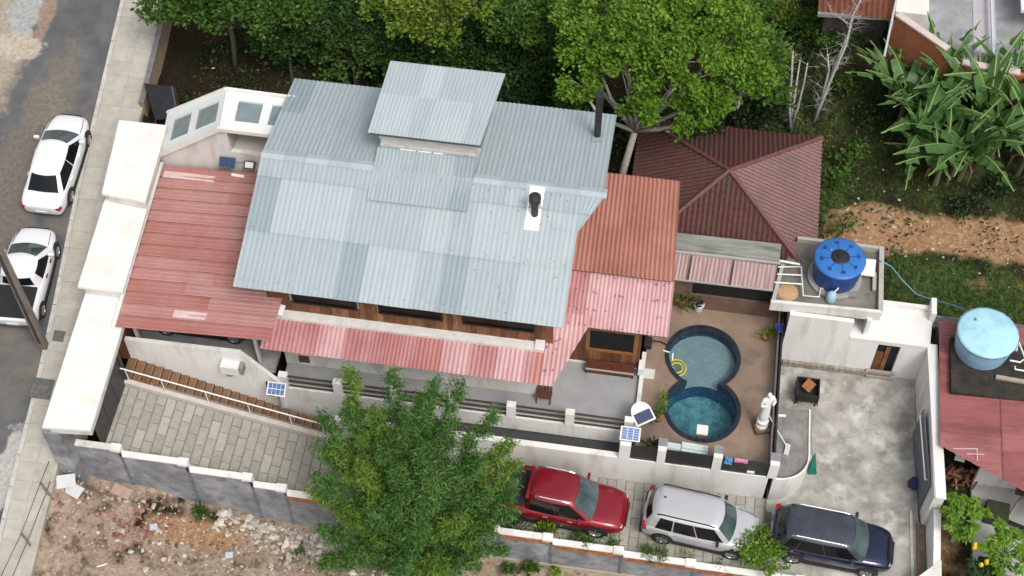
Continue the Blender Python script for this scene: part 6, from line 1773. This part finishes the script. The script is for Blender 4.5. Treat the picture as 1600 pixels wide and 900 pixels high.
MB().tube([(c.x-.15,c.y+.1,1.9), c-n_*.05], .045, 8).build('post', white, RL)

# water tanks
def tank(name, label, c, r, h, side, top, lid, hat=None, band=True, scallop=False):
    t = thing(name, label, 'water tank', c)
    MB().lathe(c, [(r*.92,0),(r*.98,h*.45),(r,h*.95),(r*1.03,h*.97),(r*1.03,h)], 40).build('tank_body', side, t, smooth=False)
    prof = [(r*1.05,h+.005),(r*1.06,h+.06),(r*.98,h+.10),(r*.55,h+.15),(r*.3,h+.17)]
    MB().lathe(c, prof, 40).build('lid', top, t, smooth=True)
    return t
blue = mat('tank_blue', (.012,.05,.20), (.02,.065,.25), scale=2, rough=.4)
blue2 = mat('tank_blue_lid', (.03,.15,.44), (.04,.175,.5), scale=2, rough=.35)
tc = P(1313,442,3.64)
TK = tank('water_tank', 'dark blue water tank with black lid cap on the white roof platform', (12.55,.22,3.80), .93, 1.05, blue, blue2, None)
MB().lathe((12.55,.22,4.96), [(.36,0),(.36,.06),(.30,.10),(.12,.12),(.10,.16),(.03,.17)], 28).build('lid_cap', trim, TK)
for k in range(8):
    a = 2*math.pi*k/8+.2
    d_ = Vector((math.cos(a),math.sin(a),0)); cc = Vector((12.55,.22,0))
    MB().beam(cc+d_*.38+Vector((0,0,5.008)), cc+d_*.62+Vector((0,0,4.985)), .035,.02).build('lid_rib', blue, TK)
    MB().obox(cc+d_*.70+Vector((0,0,4.965)), d_*.06, Vector((-d_.y,d_.x,0))*.08, (0,0,.03)).build('lid_clip', blue, TK)
MB().lathe((12.55,.22,3.64), [(1.04,0),(1.04,.12),(.98,.15)], 36).build('tank_foot', mat('foot_grey',(.30,.29,.28),rough=.9), TK)
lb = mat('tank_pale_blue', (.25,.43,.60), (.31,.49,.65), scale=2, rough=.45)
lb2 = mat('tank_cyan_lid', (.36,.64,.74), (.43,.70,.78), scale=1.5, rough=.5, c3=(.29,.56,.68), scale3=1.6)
zt_ = zn(17.5)+.24; tcx = P(1541,552,zt_+.0)
cxy = P(1539,530,zt_+.62)
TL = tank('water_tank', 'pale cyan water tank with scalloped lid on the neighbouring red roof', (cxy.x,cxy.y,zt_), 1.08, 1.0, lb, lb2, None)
for k in range(24):
    a = 2*math.pi*k/24
    if rng.random() < .35: continue
    d_ = Vector((math.cos(a),math.sin(a),0)); cc = Vector((cxy.x,cxy.y,zt_+1.02))
    MB().obox(cc+d_*1.13, d_*.035, Vector((-d_.y,d_.x,0))*(.05+.05*rng.random()), (0,0,.035)).build('lid_lug', mat('lug_teal',(.10,.30,.40),rough=.5), TL)
PF = thing('pipe_bracket', 'white pipe bracket beside the pale cyan tank at the right edge', 'pipe', (cxy.x+1.2,cxy.y-.6,zt_))
for pts in ([P(1588,548,3.6),P(1592,535,3.6),P(1602,560,3.5),P(1594,566,3.4),P(1578,563,3.4)],[P(1586,572,3.2),P(1586,577,3.1),P(1604,580,3.1)]):
    MB().tube(pts, .035, 7).build('pipe', rail_w, PF)
single(MB().beam(P(1556,589,2.9), P(1602,597,2.9), .16, .10), 'grey_plank', mat('grey_plank',(.30,.25,.22)), 'grey plank below the pale cyan tank', 'plank', P(1575,592,2.85))

# blue hose running from platform to the neighbour's tank
hp = [P(1375,407,4.1),P(1392,416,2.6),P(1410,438,1.7),P(1432,460,1.5),P(1462,470,1.8),P(1490,477,2.6),P(1512,485,3.4),P(1526,500,4.1)]
single(MB().tube(hp, .03, 6), 'blue_hose', mat('hose_blue',(.16,.33,.42),rough=.5), 'pale blue hose sagging from the roof platform to the cyan tank', 'hose', hp[0], smooth=True)
# things on the platform
LF = thing('pipe_rack', 'white pipe frame like a ladder on the roof platform left of the blue tank', 'pipe', P(1232,450,3.64))
zq = 3.85
for pts in ([P(1214,417,zq),P(1252,417,zq),P(1255,462,zq),P(1280,464,zq),P(1282,450,zq),P(1292,453,zq)],[P(1213,428,zq),P(1252,430,zq)],[P(1210,441,zq),P(1253,444,zq)]):
    MB().tube(pts, .03, 7).build('pipe', rail_w, LF)
MB().tube([P(1216,407,4.0),P(1250,413,4.0)], .045, 7).build('pipe', rail_w, LF)
MB().tube([P(1282,382,4.4),P(1290,390,4.9),P(1300,391,5.0)], .028, 6).build('pipe', rail_w, LF)
q = P(1297,470,3.64)
BT = thing('plastic_drum', 'small pale blue plastic drum in front of the blue tank', 'drum', q)
MB().lathe(q, [(.17,0),(.19,.05),(.19,.42),(.12,.52),(.06,.55)], 16).build('drum_body', mat('drum_blue',(.36,.52,.62),rough=.4), BT, smooth=True)
MB().tube([q+Vector((.05,.05,.5)), q+Vector((.15,.1,.62)), q+Vector((.25,.3,.6))], .03, 6).build('spout', rail_w, BT)
q = P(1328,462,3.64); single(MB().obox(q+Vector((0,0,.1)), (.06,.12,0), (.25,-.02,.02), (0,0,.06)), 'pipe_valve', mgrey, 'grey pipe fitting lying right of the pale blue drum', 'fitting', q, bevel=.02)
q = P(1357,418,3.95); single(MB().obox(q, (.26,0,.0), (.02,.38,.03), (0,0,.02)), 'white_board', capwhite, 'white board leaning between the blue tank and the platform rim', 'board', q-Vector((0,0,.1)))
q = P(1366,440,3.75); single(MB().obox(q, (.07,0,.0), (.0,.42,.0), (0,0,.05)), 'tan_plank', mat('tan_plank',(.42,.37,.28),rough=.9), 'tan plank lying along the platform rim below the white board', 'plank', q-Vector((0,0,.05)))
q = P(1231,456,3.66); single(MB().lathe(q-Vector((0,0,.03)), [(.42,0),(.38,.05),(.2,.11),(.02,.13)], 16), 'sand_heap', mat('sand_orange',(.42,.26,.14),(.5,.34,.2),scale=6,rough=.95), 'small heap of orange sand on the left end of the platform', 'sand heap', q)

# ---- pool furniture
q = P(1075,482,1.66)
terra = mat('terracotta', (.24,.085,.045), (.30,.12,.07), scale=6, rough=.8)
def pot_plant(label, u, v, z, r, h, pm_, lm, pr=.5, L=.26, W=.10, dens=60):
    q = P(u, v, z); t = thing('potted_plant', label, 'potted plant', q, 'potted plants on the pool deck')
    MB().lathe(q, [(r*.7,0),(r,h),(r*1.08,h),(r*1.08,h+.04),(r*.9,h+.04)], 18).build('pot', pm_, t)
    pts, out = blob_points([(q.x,q.y,q.z+h+pr*.6,pr,pr,pr*.7)], dens, clump=.12, sub=20, hollow=.3)
    quads_obj('foliage', leaves(pts, L, W, out, updown=.25, flat=.35), lm, t)['kind'] = 'stuff'
pot_plant('leafy plant in a terracotta pot under the pink roof edge', 1067,478,1.66,.24,.34,terra,lf_mid,.42)
pot_plant('small dark plant in a white and blue pot', 1091,484,1.66,.20,.36,mat('pot_white',(.62,.64,.68),rough=.4),lf_dark,.22)
pot_plant('trailing green plant in a terracotta pot beside the deep end', 1028,656,1.66,.19,.26,terra,lf_mid,.30)
pot_plant('yellow-green plant in a pot at the right edge of the deck', 1196,530,1.66,.16,.24,terra,lf_yel,.26)
pot_plant('low dark plant in a pot behind the front guard panel', 1021,704,1.66,.22,.2,terra,lf_dark,.30)
q = P(1033,640,1.66); t = thing('climbing_stem', 'thin yellow-green stem leaning on the left rim of the pool', 'plant', q)
MB().tube([q, q+Vector((.06,.25,.35)), q+Vector((.03,.45,.7))], .02, 5).build('stem', lf_yel, t)
quads_obj('foliage', leaves(np.array([[q.x+.04,q.y+.3,q.z+.4]])+rng.normal(size=(60,3))*np.array([.07,.22,.22]), .16, .06, None), lf_yel, t)['kind'] = 'stuff'
q = P(1012,539,1.66); t = thing('pump_housing', 'small black pump by the left end of the pink roof edge', 'pump', q)
MB().obox(q+Vector((0,0,.15)), (.16,0,0), (0,.22,0), (0,0,.15)).build('pump_case', trim, t, bevel=.05)
MB().tube([q+Vector((.1,.1,.2)), q+Vector((.5,.15,.1)), q+Vector((.75,.05,.1))], .03, 6).build('hose', trim, t)
q = P(1014,584,1.668); single(MB().obox(q, (.22,0,0), (0,.22,0), (0,0,.012)), 'drain_cover', mat('drain_white',(.5,.49,.47),(.58,.57,.55),scale=4,rough=.7), 'pale square drain cover on the deck left of the pool', 'drain cover', q)
# yellow hose in the pool
hc = P(1063,578,1.53); pts = []
for t_ in np.linspace(0, 1, 40):
    a = 2.4 - t_*10.5; r_ = .42 - .24*t_
    pts.append((hc.x-.12+r_*math.cos(a)*.9, hc.y+.05+r_*math.sin(a), 1.525+.004*math.sin(9*t_)))
single(MB().tube(pts, .032, 7), 'yellow_hose', mat('hose_yellow',(.62,.50,.02),rough=.4), 'yellow hose coiled in the shallow end of the pool', 'hose', pts[0], smooth=True)
q = P(1051,556,1.6); single(MB().tube([q+Vector((0,-.18,-.05)), q+Vector((0,.12,.0))], .035, 7), 'pool_brush', rail_w, 'short white handle floating at the left rim of the pool', 'brush', q)
q = P(1043,549,1.72); single(MB().tube([q+Vector((-.18,.02,0)), q+Vector((.08,-.03,.0))], .03, 7), 'white_tap', rail_w, 'small white tap on the left pool rim', 'tap', q)
q = P(1095,688,1.66); t = thing('water_spout', 'brown pool spout with a flat white top at the deep end', 'fountain', q)
MB().box(q.x-.17,q.x+.17,q.y+.05,q.y+.35,1.35,2.0).build('pedestal', mat('spout_brown',(.16,.09,.07),(.22,.13,.10),scale=6,rough=.8), t)
MB().box(q.x-.21,q.x+.21,q.y+.02,q.y+.42,2.001,2.10).build('spout_top', capwhite, t, bevel=.01)
# loungers
lm_ = mat('lounger_white', (.60,.66,.68), (.68,.73,.74), scale=4, rough=.6)
ls = mat('lounger_stripe', (.28,.42,.46), rough=.6)
for k, (u, v, lab) in enumerate(((1042,703,'left one of two pale striped pool mats behind the front guard panel'),(1085,706,'right one of two pale striped pool mats behind the front guard panel'))):
    q = P(u, v, 1.8); t = thing('pool_mat', lab, 'pool mat', (q.x,q.y,1.66), 'pale striped pool mats')
    for j in range(5):
        MB().obox((q.x, q.y-.28+.14*j, 1.76+.03*(j%2)), (.5,-.02,.0), (0,.065,0), (0,0,.06)).build('pad', lm_, t, bevel=.03)
    for j in range(4): MB().obox((q.x, q.y-.21+.14*j, 1.81), (.5,-.02,.0), (0,.010,0), (0,0,.012)).build('stripe', ls, t)
# towels hanging on the guard
def towel(label, x0, x1, m, L1=.32, L2=.22, seed=0):
    r_ = np.random.default_rng(seed); vs = []; fs = []; nx_ = 8; prof_ = [(-7.755,2.66-L1),(-7.76,2.50),(-7.75,2.66),(-7.72,2.685),(-7.685,2.66),(-7.68,2.66-L2)]
    for (y, z) in prof_:
        for i in range(nx_+1):
            vs.append((x0+(x1-x0)*i/nx_, y-.012*math.sin(i*2.1), z+.02*math.sin(i*1.3+seed)*(z < 2.6)))
    for j in range(len(prof_)-1):
        for i in range(nx_): a = j*(nx_+1)+i; fs.append((a,a+1,a+nx_+2,a+nx_+1))
    single(MB().add(vs, fs), 'towel', m, label, 'towel', ((x0+x1)/2,-7.72,2.66), smooth=True)
towel('blue patterned towel hanging over the front guard panel', 9.02, 9.30, mat('towel_blue',(.03,.10,.40),(.15,.50,.60),scale=14,rough=.9,lo=.45,hi=.55), .42, .25, 1)
towel('pink towel hanging over the front guard panel', 9.36, 9.85, mat('towel_pink',(.55,.16,.34),(.68,.32,.48),scale=12,rough=.9), .18, .25, 2)
q = P(1172,741,1.8); single(MB().obox((q.x,-7.79,1.95), (.14,0,0), (0,.03,0), (0,0,.06)), 'white_cloth', white, 'small white cloth caught at the foot of the right guard panel', 'cloth', (q.x,-7.80,1.9), bevel=.02)

# statue of a robed figure on a brown base
q = P(1189,668,1.66)
SC = thing('statue', 'tall white statue of a robed figure on a brown block beside the pool', 'statue', q)
MB().obox(q+Vector((0,0,.09)), (.28,.10,0), (-.10,.28,0), (0,0,.09)).build('base_block', mat('statue_base',(.13,.065,.045),(.2,.11,.08),scale=6,rough=.9), SC, bevel=.02)
sw = mat('statue_white', (.72,.72,.71), (.80,.80,.79), scale=5, rough=.6)
MB().lathe(q+Vector((0,0,.18)), [(.23,0),(.23,.12),(.19,.15),(.19,.30),(.22,.33),(.22,.40)], 24).build('plinth', sw, SC)
zs = q.z + .58
me = bpy.data.meshes.new('figure'); bm = bmesh.new()
J = {'pel':(0,0,.85,.20,.16),'hem':(0,0,.02,.26,.22),'knee':(0,0,.45,.22,.18),'waist':(0,.0,1.05,.155,.13),'chest':(0,0,1.30,.20,.15),'neck':(0,0,1.50,.07,.07),'head':(0,-.03,1.62,.105,.115),'crown':(0,-.01,1.75,.08,.09),
     'sl':(.20,0,1.40,.085,.085),'el':(.30,-.06,1.12,.075,.075),'wl':(.12,-.20,1.15,.055,.055),'sr':(-.20,0,1.40,.085,.085),'er':(-.30,-.06,1.12,.075,.075),'wr':(-.10,-.20,1.20,.055,.055)}
E_ = [('pel','knee'),('knee','hem'),('pel','waist'),('waist','chest'),('chest','neck'),('neck','head'),('head','crown'),('chest','sl'),('sl','el'),('el','wl'),('chest','sr'),('sr','er'),('er','wr')]
bv = {k: bm.verts.new(v[:3]) for k, v in J.items()}
for a, b in E_: bm.edges.new((bv[a], bv[b]))
bm.to_mesh(me); bm.free()
fo = bpy.data.objects.new('figure', me); COL.objects.link(fo); fo.parent = SC; fo.location = (0,0,.58); fo.rotation_euler = (0,0,.5); fo.scale = (.95,.95,1.1)
sk = fo.modifiers.new('skin', 'SKIN'); sk.use_smooth_shade = True
for i, k in enumerate(J):
    me.skin_vertices[0].data[i].radius = J[k][3:5]
    me.skin_vertices[0].data[i].use_root = (k == 'pel')
ss = fo.modifiers.new('sub', 'SUBSURF'); ss.levels = ss.render_levels = 2
me.materials.append(sw)

# pool skimmer leaning on the landing
a = P(1201,648,2.6); b = P(1228,695,1.32)
SKM = thing('pool_skimmer', 'thin white pool skimmer pole lying over the concrete landing', 'skimmer', (b.x,b.y,1.21))
MB().tube([a, a.lerp(b,.5)+Vector((0,0,-.02)), b], .02, 6).build('pole', rail_w, SKM)
MB().obox(b+Vector((.06,-.16,-.05)), (.09,-.02,0), (.04,.24,0), (0,0,.02)).build('net', mat('net_pale',(.55,.57,.57),rough=.8), SKM, bevel=.01)
q = P(1214,660,1.25); single(MB().obox(q+Vector((.1,.3,.03)), (.22,.02,0), (0,.05,0), (0,0,.02)), 'loose_slat', white, 'short white slat lying at the top of the concrete landing', 'slat', q)
# black handcart with orange-brown board
q = P(1258,622,.0)
HC = thing('handcart', 'black handcart with an orange-brown board on it in the yard corner', 'cart', (q.x,q.y,.01))
MB().box(q.x-.42,q.x+.42,q.y-.35,q.y+.42,.35,.45).build('tray_floor', trim, HC)
for (x0_,x1_,y0_,y1_) in ((q.x-.45,q.x-.40,q.y-.4,q.y+.45),(q.x+.40,q.x+.45,q.y-.4,q.y+.45),(q.x-.399,q.x+.399,q.y-.4,q.y-.35),(q.x-.399,q.x+.399,q.y+.40,q.y+.45)):
    MB().box(x0_,x1_,y0_,y1_,.36,.82).build('tray_side', trim, HC)
for x_ in (q.x-.38,q.x+.38): MB().tube([(x_,q.y-.75,.75),(x_,q.y-.35,.5),(x_,q.y+.4,.3)], .025, 6).build('handle', trim, HC)
for x_ in (-.38,.38):
    MB().tube([(q.x+x_-.05,q.y+.2,.2),(q.x+x_+.05,q.y+.2,.2)], .2, 16).build('wheel', tyre_m, HC)
    MB().box(q.x+x_-.03,q.x+x_+.03,q.y-.33,q.y-.27,.0,.35).build('leg', trim, HC)
MB().obox((q.x+.02,q.y+.12,.78), (.14,-.16,.05), (.12,.14,.10), (-.01,-.02,.03)).build('board', mat('rust_board',(.36,.14,.05),(.46,.22,.10),scale=4,rough=.9), HC)
# objects at the gap right of the deck
q = P(1217,514,2.6); t = thing('blue_bucket', 'blue bucket standing on the guard at the right edge of the deck', 'bucket', q)
MB().lathe(q, [(.12,-.12),(.16,.12),(.17,.13)], 16, capt=False).build('bucket_body', mat('bucket_blue',(.015,.05,.25),rough=.4), t)
MB().lathe(q+Vector((0,0,.02)), [(.155,0),(.14,.01)], 16).build('bucket_water', mat('bucket_in',(.02,.04,.12),rough=.2), t)
q = P(1208,618,1.9); single(MB().obox((10.93,q.y,1.3), (.03,0,0), (0,.55,.35), (0,-.02,.05)), 'yellow_board', mat('yellow_board',(.40,.33,.10),(.5,.42,.15),scale=5,rough=.7), 'narrow yellow board leaning in the gap beside the deck', 'board', (10.93,q.y,.6))
# green triangular bin, bag by the gate
q = P(1262,733,.0)
t = thing('green_bin', 'dark green funnel-shaped bin at the outer end of the curved wall', 'bin', (q.x+.15,q.y,.01))
gb = mat('bin_green', (.01,.13,.10), (.02,.17,.13), scale=3, rough=.4)
MB().add([(q.x-.0,q.y-.25,.02),(q.x+.35,q.y-.2,.02),(q.x+.3,q.y+.15,.02),(q.x+.0,q.y+.1,.02),(q.x+.12,q.y+.2,.85),(q.x+.16,q.y+.2,.85),(q.x+.16,q.y+.26,.85),(q.x+.12,q.y+.26,.85)],
         [(3,2,1,0),(4,5,6,7),(0,1,5,4),(1,2,6,5),(2,3,7,6),(3,0,4,7)]).build('bin_body', gb, t, bevel=.02)
MB().tube([(q.x+.1,q.y+.2,.5),(q.x-.02,q.y+1.2,.6),(q.x+.05,q.y+2.1,.55)], .025, 6).build('rope', mgrey, t)
q = P(1428,758,.02); t = thing('bag', 'navy bag with a red corner lying at the grey gate leaf', 'bag', q)
MB().lathe(q, [(.18,0),(.26,.10),(.22,.26),(.08,.34)], 12).build('bag_body', mat('bag_navy',(.02,.025,.09),(.04,.045,.13),scale=7,rough=.8), t, smooth=True)
MB().obox(q+Vector((-.18,-.05,.12)), (.07,.02,0), (-.02,.10,0), (0,0,.10)).build('flap', mat('bag_red',(.22,.02,.03),rough=.8), t, bevel=.03)
# bench and stool under the awning
BE = thing('bench', 'dark red-brown wooden bench below the varnished window', 'bench', (4.4,-4.25,1.81))
redw = mat('red_brown_wood', (.075,.022,.015), (.12,.04,.028), scale=6, rough=.5)
for k in range(3): MB().box(3.5,5.35,-4.36+.13*k,-4.24+.13*k,2.16,2.20).build('seat_slat', redw, BE)
MB().box(3.5,5.35,-4.40,-4.365,2.13,2.205).build('seat_edge', mat('pale_edge',(.45,.38,.30),rough=.6), BE)
MB().box(3.6,5.25,-4.34,-4.31,1.83,2.12).build('front_panel', redw, BE)
for x_ in (3.5,5.28):
    for y_ in (-4.36,-4.06): MB().box(x_,x_+.07,y_,y_+.06,1.81,2.155).build('leg', redw, BE)
SO = thing('wooden_stool', 'small dark red slatted stool under the pink awning corner', 'stool', (2.1,-5.75,1.81))
for k in range(5): MB().box(1.82+.115*k,1.92+.115*k,-6.0,-5.45,2.24,2.28).build('slat', redw, SO)
for x_ in (1.82,2.34):
    MB().beam((x_+.02,-6.0,1.83),(x_+.02,-5.5,2.23),.05,.05).build('leg', redw, SO)
    MB().beam((x_+.02,-5.45,1.83),(x_+.02,-5.95,2.23),.045,.045).build('leg', redw, SO)
q = P(875,560,1.82)
# firewood, antenna, yard clutter at the neighbour
FW = thing('firewood_pile', 'pile of cut reddish firewood behind the white yard wall', 'firewood', at_h(1505,745,.1))
b0 = at_h(1500,750,.15)
for k in range(34):
    c = b0 + Vector((rng.uniform(-.45,.75), rng.uniform(-.35,.55), rng.uniform(-.1,.3))); d_ = Vector((rng.normal(), rng.normal(), rng.normal()*.15)).normalized()*rng.uniform(.12,.32)
    MB().tube([c-d_, c+d_], rng.uniform(.03,.06), 6).build('log', [terra, mat('log_tan',(.30,.19,.12),(.40,.27,.18),scale=6,rough=.9), wood[0]][k%3], FW)
a = b0 + Vector((.3,.25,.4)); MB().tube([a, a+Vector((1.0,-.25,.05))], .10, 9).build('log', terra, FW)
AN = thing('roof_antenna', 'thin white pipe antenna standing on the corner of the neighbouring red roof', 'antenna', P(1527,722,2.4))
for a, b in ((P(1490,701,2.9),P(1527,701,2.9)),(P(1527,701,2.9),P(1527,722,2.6)),(P(1511,709,2.9),P(1538,710,2.9))): MB().tube([a,b], .016, 6).build('rod', mat('rod_grey',(.55,.54,.53),rough=.5), AN)
q = P(1500,716,1.2); single(MB().obox(q, (.18,-.03,0), (.02,.1,.03), (0,0,.04)), 'white_box', white, 'small white box in the dark gap under the neighbouring roof edge', 'box', q, bevel=.015)
q = P(1559,798,.6); single(MB().obox((q.x,q.y,.35), (.42,-.05,0), (.05,.38,0), (0,0,.3)), 'dark_crate', mat('crate_green',(.03,.035,.02),(.05,.055,.03),scale=5,rough=.9), 'dark olive crate on the pale strip below the neighbouring roof', 'crate', (q.x,q.y,.1), bevel=.03)
MW = thing('metal_rack', 'black metal frame and pale bent pipe at the right picture edge', 'frame', P(1590,815,.2))
MB().beam(P(1575,815,.5), P(1610,830,.5), .14,.10).build('bar', trim, MW)
MB().tube([P(1578,805,.4),P(1590,785,.7),P(1602,775,.8)], .07, 8).build('pipe', mgrey, MW)
MB().beam(P(1588,765,.6), P(1605,770,.6), .25,.3).build('box', dgrey, MW)
